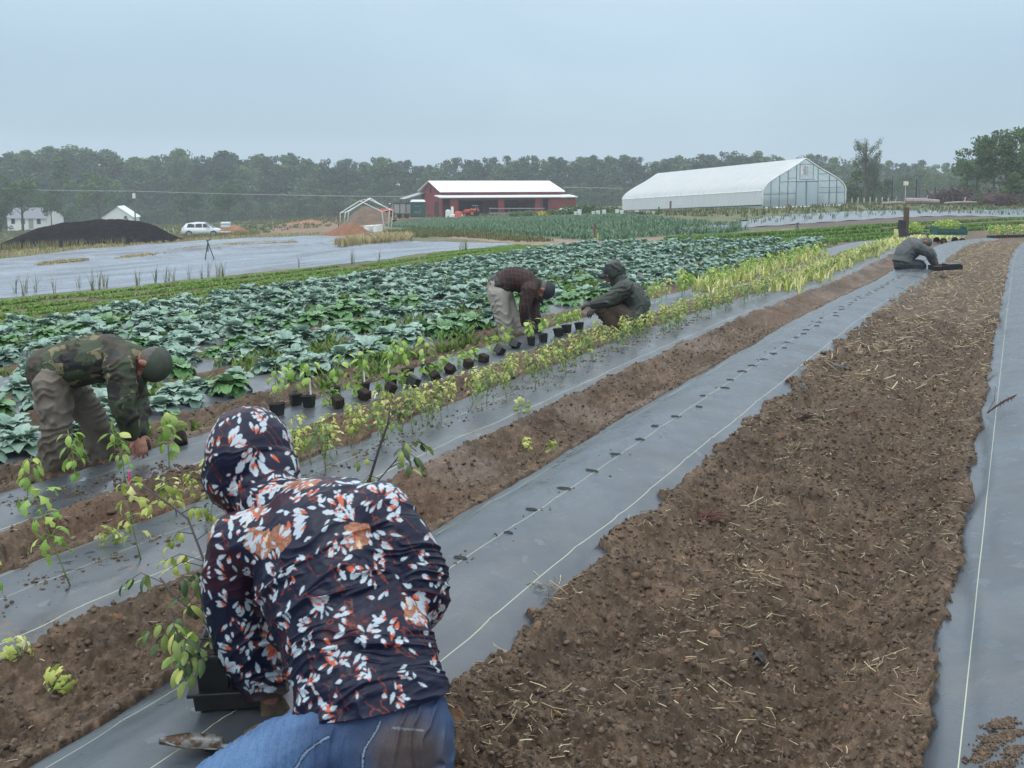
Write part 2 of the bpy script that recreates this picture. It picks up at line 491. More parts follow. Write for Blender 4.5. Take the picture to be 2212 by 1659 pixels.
def make_ground():
    th = [];
    a0 = math.pi / 2 + YAW
    fine = np.arange(-math.radians(29), math.radians(29), .0012)
    cr1 = np.arange(math.radians(29), math.radians(331), math.radians(1.5))
    th = np.concatenate([fine, cr1, [math.radians(331)]]) + a0
    rs = [.25]
    while rs[-1] < 730:
        r = rs[-1]
        k = .03 if r < 1.5 else .0015 + .0025 * sstep(3, 8, r) + .006 * sstep(8, 16, r) + .012 * sstep(25, 80, r) + .02 * sstep(100, 300, r)
        rs.append(r * (1 + float(k)))
    rs = np.array(rs); rs = rs[rs < 730]
    R, T = np.meshgrid(rs, th, indexing='ij')
    X = R * np.cos(T); Y = R * np.sin(T)
    n0, n1 = X.shape
    x = X.ravel(); y = Y.ravel()
    Z = np.empty(len(x)); IF = np.empty(len(x)); OUT = np.empty(len(x))
    for a in range(0, len(x), 200000):
        Z[a:a + 200000], IF[a:a + 200000], OUT[a:a + 200000] = ground_height(x[a:a + 200000], y[a:a + 200000])
    dist = np.hypot(x, y)
    # colour of the ground itself
    soil = np.array([.098, .066, .043])
    n1_ = fbm(x * 3, y * 3, 4, 50)[:, None]; n2_ = fbm(x * .6, y * .6, 3, 55)[:, None]; n3_ = fbm(x * 23, y * 23, 4, 57, .65)[:, None]
    C = soil[None] * (1 + .8 * n1_) * (1 + .4 * n2_) * (1 + 1.3 * n3_)
    d1, v1 = cells(x * 13, y * 13, 3); near = (dist < 14)
    C = C * (1 + .35 * (v1 - .5) * near)[:, None]
    # pale crusted mud and reddish clay
    mud = sstep(.06, .3, fbm(x * 2.1 + 7, y * 1.2, 4, 60)) * ((x < -2.3) & (x > -6.5)) * .6
    C = C * (1 - mud[:, None]) + np.array([.19, .15, .125]) * mud[:, None]
    d4, v4 = cells(x * 9 + 3, y * 9, 66); red = ((v4 > .965) & (d4 < .16) & near) * .45
    rc = sstep(.05, .25, fbm(x * .8 + 3, y * .7, 3, 68)) * (x < -1.9) * .5; C = C * (1 - rc[:, None]) + np.array([.125, .066, .038]) * rc[:, None]
    C = C * (1 - red[:, None]) + np.array([.24, .10, .04]) * red[:, None]
    straw = sstep(14, 40, y) * ((x > -2.3 + curve(y)) & (x < 3)) * sstep(.0, .12, fbm(x * 7, y * 5, 3, 71)) * .5
    C = C * (1 - straw[:, None]) + np.array([.22, .165, .10]) * straw[:, None]
    # meadow beyond the beds
    g = (.035 + .03 * np.clip(fbm(x * .35, y * .35, 4, 80) + .5, 0, 1))[:, None]
    grass = np.concatenate([g * 1.9, g * 2.1, g * .75], 1) * (1 + .7 * fbm(x * 2.3, y * 2.3, 3, 84))[:, None]
    dry = sstep(.0, .2, fbm(x * .5 + 9, y * .5, 4, 82))[:, None]
    grass = grass * (1 - .45 * dry) + np.array([.17, .135, .07]) * .45 * dry
    f = IF[:, None]
    D = grass
    pal = {}
    for poly, colr, amp in ((Z_DIRT, (.20, .125, .075), .3), (Z_LET, (.100, .060, .036), .5), (Z_ONION, (.06, .09, .04), .4), (Z_PATH1, (.24, .17, .125), .4), (Z_GR2, (.125, .082, .055), .5), (Z_FAB, (.09, .065, .05), .3)):
        m = inpoly(x + .6 * fbm(x * .5, y * .5, 3, 88), y + .6 * fbm(x * .5 + 5, y * .5, 3, 89), poly)[:, None]
        cc = np.array(colr) * (1 + amp * 2 * fbm(x * 1.7, y * 1.7, 4, 90))[:, None]
        D = np.where(m, cc, D)
    # grassy verge in the path
    C = C * f + D * (1 - f)
    far_dirt = ((y > 20) & (y < 62) & (x > -5) & (IF < .5))[:, None]
    C = np.where(far_dirt & (IF < .5)[:, None], np.array([.10, .065, .04]) * (1 + .9 * fbm(x * 1.2, y * 1.2, 3, 92))[:, None], C)
    C = np.clip(C, .004, .6)
    Fq = grid_faces(n0, n1)
    m, nt, b = newmat('ground soil')
    at = N(nt, 'ShaderNodeAttribute', attribute_name='Col')
    nz = noise_tex(nt, 60, 5, .7); c2 = ramp(nt, nz, [(.25, (.55, .55, .55)), (.75, (1.4, 1.4, 1.4))])
    nz2 = noise_tex(nt, 260, 3, .6); c3 = ramp(nt, nz2, [(.35, (.75, .75, .75)), (.68, (1.25, 1.25, 1.25))])
    c = mix(nt, at.outputs['Color'], c2, 1.0, 'MULTIPLY'); c = mix(nt, c, c3, 1.0, 'MULTIPLY')
    nt.links.new(c, b.inputs['Base Color']); b.inputs['Specular IOR Level'].default_value = .35
    rr = ramp(nt, noise_tex(nt, 9, 3), [(.35, (.55, .55, .55)), (.65, (.9, .9, .9))]); nt.links.new(rr, b.inputs['Roughness'])
    ad = N(nt, 'ShaderNodeMath', operation='ADD'); nt.links.new(nz, ad.inputs[0]); nt.links.new(nz2, ad.inputs[1])
    bump(nt, b, ad.outputs[0], .55, .008)
    Fq = Fq[:, ::-1]
    o = npmesh('ground', np.stack([x, y, Z], -1), Fq, m, attrs={'Col': C})
    tag(o, kind='structure')
    return o


ground = make_ground()


# woven plastic: strings every foot, wet sheen, specks of soil
def fabric_material(name, col, strings=True, dirt=.5, seed=0.0, sheet=False):
    m, nt, b = newmat(name)
    uv = nt.nodes.new('ShaderNodeUVMap'); s = nt.nodes.new('ShaderNodeSeparateXYZ'); nt.links.new(uv.outputs[0], s.inputs[0])
    tc = nt.nodes.new('ShaderNodeTexCoord')
    n = noise_tex(nt, 1.3, 4, .6, vec=tc.outputs['Object'])
    c = ramp(nt, n, [(.3, tuple(x * .82 for x in col)), (.7, tuple(x * 1.2 for x in col))])
    wv = nt.nodes.new('ShaderNodeTexNoise'); mp = nt.nodes.new('ShaderNodeMapping'); mp.inputs['Scale'].default_value = (40, 300, 40) if not sheet else (1.3, .10, 1)
    nt.links.new(tc.outputs['Object'], mp.inputs[0]); nt.links.new(mp.outputs[0], wv.inputs['Vector']); wv.inputs['Scale'].default_value = 1; wv.inputs['Detail'].default_value = 2
    wc = ramp(nt, wv.outputs['Fac'], [(.3, (.82,) * 3), (.7, (1.18,) * 3)] if not sheet else [(.32, (.42,) * 3), (.45, (.95,) * 3), (.7, (1.35,) * 3)]); c = mix(nt, c, wc, 1.0, 'MULTIPLY')
    # soil specks
    dn = noise_tex(nt, 34, 3, .55, vec=tc.outputs['Object']); dn2 = noise_tex(nt, 2.2, 3, .6, vec=tc.outputs['Object'])
    mu = N(nt, 'ShaderNodeMath', operation='MULTIPLY_ADD'); nt.links.new(dn2, mu.inputs[0]); mu.inputs[1].default_value = .55 * dirt + .1; nt.links.new(dn, mu.inputs[2])
    th = .86 + .08 * (1 - dirt)
    df = ramp(nt, mu.outputs[0], [(th, (0, 0, 0)), (th + .04, (1, 1, 1))])
    c = mix(nt, c, (.10, .065, .042), df)
    # faint film of dried mud
    fl = ramp(nt, noise_tex(nt, 3.1, 5, .65, vec=tc.outputs['Object']), [(.5, (0, 0, 0)), (.8, (.45 * dirt,) * 3)]); c = mix(nt, c, (.20, .17, .14), fl)
    if strings:
        # strings at -0.31, 0, 0.31 m across (u holds metres across, v along)
        ab = N(nt, 'ShaderNodeMath', operation='ADD'); nt.links.new(s.outputs['X'], ab.inputs[0]); ab.inputs[1].default_value = .155 + 3.1
        md = N(nt, 'ShaderNodeMath', operation='MODULO'); nt.links.new(ab.outputs[0], md.inputs[0]); md.inputs[1].default_value = .31
        su = N(nt, 'ShaderNodeMath', operation='SUBTRACT'); nt.links.new(md.outputs[0], su.inputs[0]); su.inputs[1].default_value = .155
        aa = N(nt, 'ShaderNodeMath', operation='ABSOLUTE'); nt.links.new(su.outputs[0], aa.inputs[0])
        lt = N(nt, 'ShaderNodeMath', operation='LESS_THAN'); nt.links.new(aa.outputs[0], lt.inputs[0]); lt.inputs[1].default_value = .0016
        c = mix(nt, c, (.38, .41, .29), lt.outputs[0])
    nt.links.new(c, b.inputs['Base Color'])
    r = ramp(nt, noise_tex(nt, 2.4, 4, .6, vec=tc.outputs['Object']), [(.35, (.24, .24, .24)), (.62, (.44, .44, .44))])
    # standing beads of water
    wn = ramp(nt, noise_tex(nt, 13, 2, .4, vec=tc.outputs['Object']), [(.66, (0, 0, 0)), (.69, (1, 1, 1))])
    r = mix(nt, r, (.06, .06, .06), wn)
    nt.links.new(r, b.inputs['Roughness']); b.inputs['Specular IOR Level'].default_value = .95
    bump(nt, b, wv.outputs['Fac'], .12 if not sheet else .5, .004 if not sheet else .06)
    return m


M_FAB = fabric_material('woven mulch fabric', (.040, .052, .068), True, .45)
M_FABD = fabric_material('muddy woven fabric', (.042, .053, .068), True, .75)
M_FAB2 = fabric_material('plastic mulch film', (.06, .072, .088), False, .75)


def ybounds(n):
    return (-1.5 if n in 'RCDEFG' else 2.0), BEND[n]


def make_bed(n, xc):
    y0, y1 = ybounds(n)
    ys = [y0]
    while ys[-1] < y1: ys.append(ys[-1] + (.03 if ys[-1] < 6 else .06 if ys[-1] < 14 else .2))
    ys = np.array(ys)
    hwn = BHW[n] + .11; ts = np.linspace(-hwn, hwn, 56 if n in 'RC' else 36)
    T, Y = np.meshgrid(ts, ys)
    X = xc + T + curve(Y)
    bi = np.full(X.shape, [b[0] for b in BEDS].index(n))
    Z = fabric_z(X, Y, T, np.full(X.shape, CROWN[n]), bi) - 1.1 * np.maximum(0, np.abs(T) - BHW[n] - .045) ** 1.0
    nr, nc = X.shape
    V = np.stack([X.ravel(), Y.ravel(), Z.ravel()], -1)
    ps = {'R': 'rightmost', 'C': 'centre'}
    lab = {'R': ('wet grey mulch fabric strip at the right edge with mud splashes near the bottom', M_FAB),
           'C': ('clean grey mulch fabric strip with planting slits beside the person in the floral jacket', M_FAB),
           'D': ('muddy grey mulch fabric strip carrying the thin yellowing seedlings', M_FABD),
           'E': ('grey mulch fabric strip with the line of black potted seedlings set out on it', M_FABD),
           'F': ('grey mulch strip under the cabbage row nearest the potted seedlings', M_FAB2)}
    ordn = {'G': 'second', 'H': 'third', 'I': 'fourth', 'J': 'fifth', 'K': 'sixth', 'L': 'seventh and farthest'}
    l, m = lab.get(n, ('grey mulch strip under the %s cabbage row counted from the potted seedlings' % ordn.get(n, ''), M_FAB2))
    o = npmesh('mulch_strip', V, grid_faces(nr, nc), m, uv=np.stack([T.ravel(), Y.ravel()], -1))
    tag(o, l, 'mulch strip', 'strips of mulch fabric over the raised beds')
    return o


STRIPS = {}
for n, xc in BEDS: STRIPS[n] = make_bed(n, xc)
# ------------------------------------------------------------------ plants
def leaf_patch(L, W, nl, nw, droop, cup, ruffle, seed, tipw=.5, lobes=0, pw=.8):
    """one leaf lying along +x from the origin, curved downward; returns V, F"""
    rg = np.random.default_rng(seed)
    s = np.linspace(0, 1, nl); t = np.linspace(-1, 1, nw)
    S, T = np.meshgrid(s, t, indexing='ij')
    w = W * np.sin(np.pi * np.clip(S, 0, 1) ** tipw) ** pw * .5 + .0015
    if lobes: w = w * (1 + .5 * np.sin(S * lobes * 2 * np.pi))
    ang = droop * S
    x = L * S * np.cos(ang * .6); z = -L * S * np.sin(ang * .6)
    y = T * w
    z = z + cup * np.abs(T) ** 2 * w + ruffle * L * np.abs(T) ** 1.5 * np.sin(S * 21 + T * 3 + rg.uniform(0, 6)) * .7
    return np.stack([x.ravel(), y.ravel(), z.ravel()], -1), grid_faces(nl, nw)


def rotmat(az, el, roll=0):
    return np.array(Matrix.Rotation(az, 3, 'Z') @ Matrix.Rotation(-el, 3, 'Y') @ Matrix.Rotation(roll, 3, 'X'))


class Acc:
    def __init__(s): s.V = []; s.F = []; s.A = []; s.n = 0
    def add(s, V, Fq, a=.5):
        s.V.append(V); s.F.append(Fq + s.n); s.n += len(V); s.A.append(np.full(len(V), a) if np.isscalar(a) else a)
    def arr(s): return np.concatenate(s.V), np.concatenate(s.F), np.concatenate(s.A)
    def build(s, name, m, parent=None):
        V, Fq, A = s.arr(); return npmesh(name, V, Fq, m, parent, attrs={'tone': A})


def cabbage_acc(seed, kind=0, lod=0):
    rg = np.random.default_rng(seed); a = Acc()
    nl, nw = (9, 7) if lod == 0 else (4, 3)
    n = 30 if lod == 0 else 10
    for i in range(n):
        k = i / n
        el = .42 + .98 * k + rg.normal(0, .14)
        L = (.215 - .085 * k) * rg.uniform(.7, 1.2); W = L * rg.uniform(.6, .85)
        V, Fq = leaf_patch(L, W, nl, nw, 1.0 + .4 * (1 - k) if kind == 0 else 1.5, .30 if kind == 0 else .2, .13, seed * 50 + i, 1.25 if kind == 0 else .8, 0, .6)
        V = V @ rotmat(i * 2.4 + rg.normal(0, .2), el, rg.normal(0, .2)).T
        r = .03; V = V + np.array([r * math.cos(i * 2.4), r * math.sin(i * 2.4), .05 + .05 * k])
        tt = np.tile(np.linspace(-1, 1, nw), nl); ss = np.repeat(np.linspace(0, 1, nl), nw)
        a.add(V, Fq, np.clip(.22 + .3 * k + rg.normal(0, .15) + .28 * np.abs(tt) ** 3 + .30 * np.exp(-(tt / .12) ** 2) * (1 - ss * .6) + .15 * ss ** 3, 0, 1))
    if kind == 1:   # broccoli-like, taller and thinner leaves
        pass
    return a


M_CAB = leafmat('cabbage leaf', [(.10, .20, .14), (.19, .31, .24), (.27, .40, .335), (.38, .50, .44)], .55, .14, 'tone', .25)
M_CAB2 = leafmat('green brassica leaf', [(.03, .10, .03), (.07, .19, .06), (.12, .27, .10), (.22, .36, .19)], .42, .15, 'tone', .4)
M_WEED = leafmat('bright weed leaf', [(.05, .11, .015), (.10, .19, .03), (.19, .28, .06)], .5, .3, 'tone')
M_PEP = leafmat('pepper leaf', [(.13, .26, .045), (.24, .41, .08), (.40, .54, .13), (.56, .64, .22)], .38, .3, 'tone')
M_YEL = leafmat('yellowing leaf', [(.19, .26, .05), (.36, .44, .09), (.58, .59, .19), (.76, .73, .42)], .45, .3, 'tone')
M_TOM = leafmat('tomato leaf', [(.06, .10, .055), (.12, .19, .07), (.28, .36, .10), (.46, .48, .13)], .5, .25, 'tone')
M_STEMG = mat('green stem', (.20, .27, .10), .6)
M_STEMD = mat('dark woody stem', (.055, .042, .045), .6)
M_LET = leafmat('salad leaf', [(.06, .14, .02), (.12, .24, .035), (.26, .40, .08)], .5, .3, 'tone')


def cabbage_end(i): return cab_end(BEDS[i][1])

cab_meshes = []
for s in range(6):
    kind = 1 if s >= 4 else 0
    a = cabbage_acc(100 + s, kind)
    V, Fq, A = a.arr()
    cab_meshes.append((V, Fq, A, M_CAB2 if kind else M_CAB))
cab_src = []
cabs = []
rg = np.random.default_rng(5)
ORD = ['nearest', 'second', 'third', 'fourth', 'fifth', 'farthest']
for bi_, (n, xc) in enumerate(BEDS):
    if n in 'RCDE': continue
    y = .8
    while y < BEND[n] - .4:
        for side in (-1, 1):
            X = xc + side * .20 + rg.normal(0, .045); Y = y + (.19 if side > 0 else 0) + rg.normal(0, .05)
            u, v, d = project(np.array(X), np.array(Y), np.array(-.3))
            if not (-90 < u < 2300 and d > .5): continue
            if n == 'F' and (side > 0) and rg.random() < .1: continue
            if rg.random() < .04: continue
            cabs.append((float(d), X + float(curve(Y)), Y, bi_ - 4, rg.random()))
        y += .39
cabs.sort()
print('cabbages', len(cabs))
src = {}
far = Acc()
for k, (d, X, Y, ri, rr) in enumerate(cabs):
    sc = rg.uniform(.72, 1.15) * (.95 if ri else .9)
    rz = rg.uniform(0, 6.28)
    Z = gh(X, Y)
    mi = int(rr * 6)
    # greener plants in patches along the rows
    if vnoise(np.array(X * .9), np.array(Y * .35), 200) > .62 and mi < 4: mi = 4 + (mi & 1)
    elif mi >= 4 and rr < .92: mi -= 4
    if k < 300:
        V, Fq, A, m = cab_meshes[mi]
        if mi not in src:
            o = npmesh('cabbage_plant', V, Fq, m, attrs={'tone': A}); src[mi] = o
        else:
            o = src[mi].copy(); COL.objects.link(o)
        o.location = (X, Y, Z - .01); o.rotation_euler = (rg.normal(0, .08), rg.normal(0, .08), rz); o.scale = (sc, sc, sc * rg.uniform(.9, 1.15))
        tag(o, 'leafy cabbage plant standing in the %s cabbage row counted from the potted seedlings' % ORD[ri], 'cabbage', 'cabbages in the %s row' % ORD[ri])
    else:
        V, Fq, A, m = cab_meshes[mi]
        c, s_ = math.cos(rz), math.sin(rz)
        V2 = V @ np.array([[c, s_, 0], [-s_, c, 0], [0, 0, 1]]) * sc * np.array([1, 1, 1.1]) + np.array([X, Y, Z - .01])
        far.add(V2, Fq, np.clip(A + (.0 if mi < 4 else -.1), 0, 1))
o = far.build('cabbage_field', M_CAB); tag(o, 'mass of blue-green cabbages filling the far part of the cabbage rows', 'cabbages', kind='stuff')


# low weeds between the cabbage rows, salad rows and onion field: nobody could count these
def blades(pts, h, w_, n, lean, m, name, label, cat, seed=0, tone=(0, 1)):
    rg = np.random.default_rng(seed)
    P0 = np.repeat(np.asarray(pts), n, 0); k = len(P0)
    az = rg.uniform(0, 6.28, k); off = rg.uniform(0, 1, k) ** .5 * w_ * 2.0
    a2 = rg.uniform(0, 6.28, k)
    b = P0 + np.stack([off * np.cos(a2), off * np.sin(a2), np.zeros(k)], -1)
    H = h * rg.uniform(.5, 1.2, k); ln = H * lean * rg.uniform(.2, 1, k)
    dx = np.cos(az); dy = np.sin(az); ww = w_ * rg.uniform(.5, 1, k)
    v0 = b + np.stack([-dy * ww, dx * ww, 0 * H], -1) * .5; v1 = b + np.stack([dy * ww, -dx * ww, 0 * H], -1) * .5
    mid = b + np.stack([dx * ln * .4, dy * ln * .4, H * .65], -1); t_ = b + np.stack([dx * ln, dy * ln, H], -1)
    v2 = mid + np.stack([dy * ww, -dx * ww, 0 * H], -1) * .45; v3 = mid + np.stack([-dy * ww, dx * ww, 0 * H], -1) * .45
    v4 = t_ + np.stack([dy * ww, -dx * ww, 0 * H], -1) * .08; v5 = t_ + np.stack([-dy * ww, dx * ww, 0 * H], -1) * .08
    V = np.stack([v0, v1, v2, v3, v4, v5], 1).reshape(-1, 3)
    i = np.arange(k)[:, None] * 6
    Fq = np.concatenate([i + np.array([[0, 1, 2, 3]]), i + np.array([[3, 2, 4, 5]])])
    A = np.repeat(rg.uniform(tone[0], tone[1], k), 6)
    o = npmesh(name, V, Fq, m, attrs={'tone': A}); return tag(o, label, cat, kind='stuff')


def scatter_poly(poly, n, seed):
    rg = np.random.default_rng(seed); lo = poly.min(0); hi = poly.max(0)
    x = rg.uniform(lo[0], hi[0], n); y = rg.uniform(lo[1], hi[1], n); m = inpoly(x, y, poly)
    return x[m], y[m]


def zpts(x, y, infield=False):
    z, f_, o_ = ground_height(x, y)
    return np.stack([x, y, z], -1)


# weeds between cabbages
rgw = np.random.default_rng(9)
x = rgw.uniform(-15.3, -5.2, 9000); y = rgw.uniform(1, 36, 9000)
bi_, t_, e_, h_, c_ = bedcoord(x, y)
m = (np.abs(t_) > .18) & (y < e_ + .2) & (vnoise(x * 1.5, y * .8, 300) > .55)
x, y = x[m], y[m]
blades(zpts(x, y), .11, .03, 12, 1.5, M_WEED, 'weeds', 'low feathery green weeds between the cabbage rows', 'weeds', 3)

# salad rows between the cabbages and the big tarpaulin (rows parallel to the beds)
x, y = scatter_poly(Z_LET, 60000, 4)
ph = x / 1.42
rowf = np.abs((ph % 1.0) - .5)
keep = (rowf < .25) & (np.abs(((ph * 5) % 1) - .5) < .30 + .2 * (y > 25)) & (vnoise(x * 1.6, y * 1.1, 301) > .22) & (y < 80) & (np.random.default_rng(2).uniform(0, 1, len(x)) < np.clip(1.3 - np.hypot(x, y) * .0, .2, 1))
x, y = x[keep], y[keep]
print('salad', len(x))
blades(zpts(x, y), .055, .045, 6, 1.6, M_LET, 'salad_rows', 'rows of small bright green salad plants between the cabbages and the grey tarpaulin', 'salad greens', 5, (0, .8))
pp = []
for ln in ([(1450, 522), (1898, 489), (2212, 473), (2400, 465)], [(1500, 527), (1960, 496), (2300, 478)], [(1640, 526), (2000, 503), (2330, 484)], [(1700, 530), (2080, 505)], [(1880, 528), (1980, 519)], [(1440, 518), (1700, 505), (1900, 492)]):
    for (u0, v0), (u1, v1) in zip(ln[:-1], ln[1:]):
        for k in range(int((u1 - u0) * 1.6)):
            t = rg.uniform(0, 1); g = G(u0 + (u1 - u0) * t, v0 + (v1 - v0) * t + rg.normal(0, .5)); pp.append((g.x, g.y, g.z))
blades(np.array(pp), .16, .08, 9, 1.2, M_LET, 'crop_rows', 'rows of low green crops beyond the end of the cabbage field', 'crop rows', 6, (0, .7))

M_ONI = leafmat('onion leaf', [(.05, .12, .06), (.09, .18, .10), (.16, .27, .15)], .4, .2, 'tone')
x, y = scatter_poly(Z_ONION, 26000, 15)
blades(zpts(x, y), .30, .06, 6, 1.2, M_ONI, 'onion_field', 'dense blue-green onion tops in front of the red barn', 'onions', 7)

# rough grass: verge before the dark heap, meadow
M_GRS = leafmat('rough grass', [(.05, .085, .025), (.09, .13, .04), (.17, .17, .07), (.30, .25, .12)], .6, .25, 'tone')
M_DRY = leafmat('dry grass', [(.22, .19, .09), (.36, .30, .15), (.50, .42, .24)], .7, .25, 'tone')
vg = Gpoly([(-100, 575), (0, 548), (200, 535), (380, 520), (560, 510), (560, 503), (400, 508), (200, 520), (0, 530), (-100, 545)])
x, y = scatter_poly(vg, 9000, 16)
x, y = x[::3], y[::3]
blades(zpts(x, y), .62, .04, 6, .35, M_GRS, 'verge_grass', 'tall seeding grass in front of the dark compost heap', 'grass', 8, (.2, 1))
vg2 = Gpoly([(-100, 578), (0, 560), (150, 545), (340, 528), (520, 516), (700, 508), (700, 503), (400, 514), (200, 530), (0, 546), (-100, 560)])
x, y = scatter_poly(vg2, 7000, 26)
x, y = x[::2], y[::2]
blades(zpts(x, y), .22, .05, 6, .8, M_DRY, 'dry_verge', 'dry tan grass along the far edge of the grey tarpaulin', 'dry grass', 18)
vg3 = Gpoly([(720, 528), (760, 519), (880, 514), (1000, 512), (1130, 524), (1200, 520), (1050, 505), (900, 496), (840, 500), (800, 512)])
x, y = scatter_poly(vg3, 7000, 27)
blades(zpts(x, y), .22, .06, 5, .5, M_GRS, 'path_grass', 'short mown grass beside the dirt track near the tarpaulin tip', 'grass', 19, (0, .8))
for nm, pl, nn, hh, mt, lb, sd_ in (('dry_clumps', [(720, 532), (760, 524), (830, 516), (885, 516), (890, 524), (820, 529), (740, 536)], 420, .38, M_DRY, 'tall dry tan grass clumps lying on the grey tarpaulin', 31),
                                    ('straw_strip', [(240, 565), (300, 552), (420, 536), (520, 527), (640, 522), (640, 527), (520, 534), (400, 545), (300, 560)], 1200, .07, M_DRY, 'loose yellow straw in a line along the grey tarpaulin', 32),
                                    ('straw_patch', [(70, 578), (120, 566), (180, 560), (190, 566), (120, 575)], 260, .07, M_DRY, 'small patch of loose yellow straw on the left of the tarpaulin', 33)):
    x, y = scatter_poly(Gpoly(pl), nn * 3, sd_)
    blades(zpts(x, y) + np.array([0, 0, .08]), hh, .06, 7, .9, mt, nm, lb, 'dry straw', sd_)
# weeds along the near edge of the tarpaulin
le = [(10, 643), (60, 636), (120, 632), (200, 627), (250, 622), (300, 618), (350, 610), (420, 605), (470, 600), (520, 594), (580, 588), (650, 580), (760, 570), (900, 552), (1000, 542)]
pts = []
rgw = np.random.default_rng(77)
for (u, v) in le:
    for k in range(int(rgw.integers(0, 6))):
        g = G(u + rgw.normal(0, 16), v + rgw.normal(0, 1)); pts.append((g.x, g.y, g.z))
blades(np.array(pts), .45, .016, 8, .6, M_GRS, 'edge_weeds', 'tall green weeds along the near edge of the grey tarpaulin', 'weeds', 34)

# meadow grass texture in the middle distance
mp_ = Gpoly([(-60, 545), (600, 500), (900, 470), (1600, 470), (2212, 452), (2300, 440), (1500, 452), (900, 462), (-60, 500)])
x, y = scatter_poly(mp_, 16000, 41)
blades(zpts(x, y), .3, .15, 5, .6, M_GRS, 'meadow_grass', 'rough meadow grass between the fields and the forest', 'grass', 42, (0, .8))


# ---- seedlings
def seedling(seed, kind, H=.30):
    """kind 0 pepper in pot (ovate drooping leaves), 1 yellowing field seedling, 2 tomato-like"""
    rg = np.random.default_rng(seed)
    st = MB(); pts = []; lx, ly = rg.normal(0, .05), rg.normal(0, .05)
    for i in range(6):
        k = i / 5; pts.append((lx * k * k + rg.normal(0, .003), ly * k * k + rg.normal(0, .003), H * k * .95))
    st.tube(pts, [.0035 - .0015 * i / 5 for i in range(6)], 6)
    a = Acc(); nL = {0: 14, 1: 20, 2: 22}[kind]
    for i in range(nL):
        k = .35 + .65 * i / nL
        p = np.array(pts[min(5, int(k * 5))]) * .5 + np.array(pts[min(5, int(k * 5) + 1)]) * .5
        az = i * 2.39 + rg.normal(0, .3); L = {0: .070, 1: .052, 2: .055}[kind] * rg.uniform(.7, 1.25) * (1.15 - .4 * abs(k - .7))
        pl = rg.uniform(.02, .05)
        dirv = np.array([math.cos(az), math.sin(az), .35])
        q = p + dirv * pl
        st.tube([p, p + dirv * pl * .5 + np.array([0, 0, .004]), q], [.0014, .0012, .001], 4, caps=False)
        V, Fq = leaf_patch(L, L * (.55 if kind == 0 else .42), 6, 5, rg.uniform(1.0, 2.0), -.5, .02, seed * 31 + i, .8, 0 if kind == 0 else 3)
        el = rg.uniform(-.6, .35) if k < .93 else rg.uniform(.2, .9)
        V = V @ rotmat(az, el, rg.normal(0, .3)).T + q
        a.add(V, Fq, np.clip(rg.normal(.45, .22) - .2 * (1 - k), 0, 1))
    return st, a


seed_src = {}
def get_seedling(key, kind, H):
    if key not in seed_src:
        st, a = seedling(abs(hash(key)) % 1000 if False else (sum(ord(c) for c in str(key)) * 7) % 997, kind, H)
        root = empty('seedling'); m = (M_PEP, M_YEL, M_TOM)[kind]
        st.build('stem', M_STEMG, root, True); a.build('leaves', m, root); kids(root)
        seed_src[key] = [root, False]
    s = seed_src[key]
    if not s[1]: s[1] = True; return s[0]
    return copy_tree(s[0])


rgs = np.random.default_rng(21)
for i_, (u, v, H_, lean_, lb) in enumerate(((151, 1282, .46, (-.28, .05), 'tall leaning yellow-green tomato seedling nearest the left edge of the photo'), (303, 1224, .40, (-.22, .1), 'branching yellow-green tomato seedling left of the floral jacket'), (-8, 1330, .3, (-.2, 0), 'pale seedling cut by the left edge of the photo'))):
    g = G(u, v, .1); st, a = seedling(700 + i_, 2 if i_ != 1 else 1, H_); root = empty('seedling', (g.x, g.y, gh(g.x, g.y)), 0, lb, 'seedling')
    st.build('stem', M_STEMG, root, True); a.build('leaves', M_YEL if i_ == 1 else M_PEP, root); root.rotation_euler = (lean_[1], lean_[0], 1.0)
# row D: thin yellowing seedlings planted through the muddy strip
y = 3.5; k = 0
while y < 30:
    for q in range(3):
        X = -3.36 + float(curve(y)) + rgs.normal(0, .04) - (.0, .22, .40)[q]; Y = y + rgs.normal(0, .05) + q * .15
        o = get_seedling(('d', k % 6), 1 if k % 3 else 2, .34)
        s = rgs.uniform(.75, 1.25) * (.76 if y > 6 else .84) * (1, .9, .85)[q]; o.scale = (s, s, s * rgs.uniform(.75, 1.05))
        o.location = (X, Y, gh(X, Y)); o.rotation_euler = (rgs.normal(0, .15), rgs.normal(0, .15), rgs.uniform(0, 6.28))
        if y < 12: tag(o, 'thin yellowing seedling in the muddy strip, among the nearer ones behind the floral jacket', 'seedling', 'yellowing seedlings, nearer part of the row')
        else: tag(o, 'yellow seedling in the crowded far stretch of the row beyond the squatting man', 'seedling', 'yellowing seedlings, far part of the row')
        k += 1
    y += .24
print('D seedlings', k)
# second far planted row (E beyond the squatting man) and crowded bright tail
k = 0; y = 13.6
while y < 27:
    X = -4.55 + float(curve(y)) + rgs.normal(0, .06); Y = y
    o = get_seedling(('e', k % 5), 1 if k % 2 else 0, .32); s = rgs.uniform(.85, 1.3); o.scale = (s, s, s)
    o.location = (X, Y, gh(X, Y)); o.rotation_euler = (0, 0, rgs.uniform(0, 6.28))
    tag(o, 'planted yellow-green seedling in the row behind the squatting man in the dark hood', 'seedling', 'planted seedlings behind the squatting man')
    k += 1; y += .30
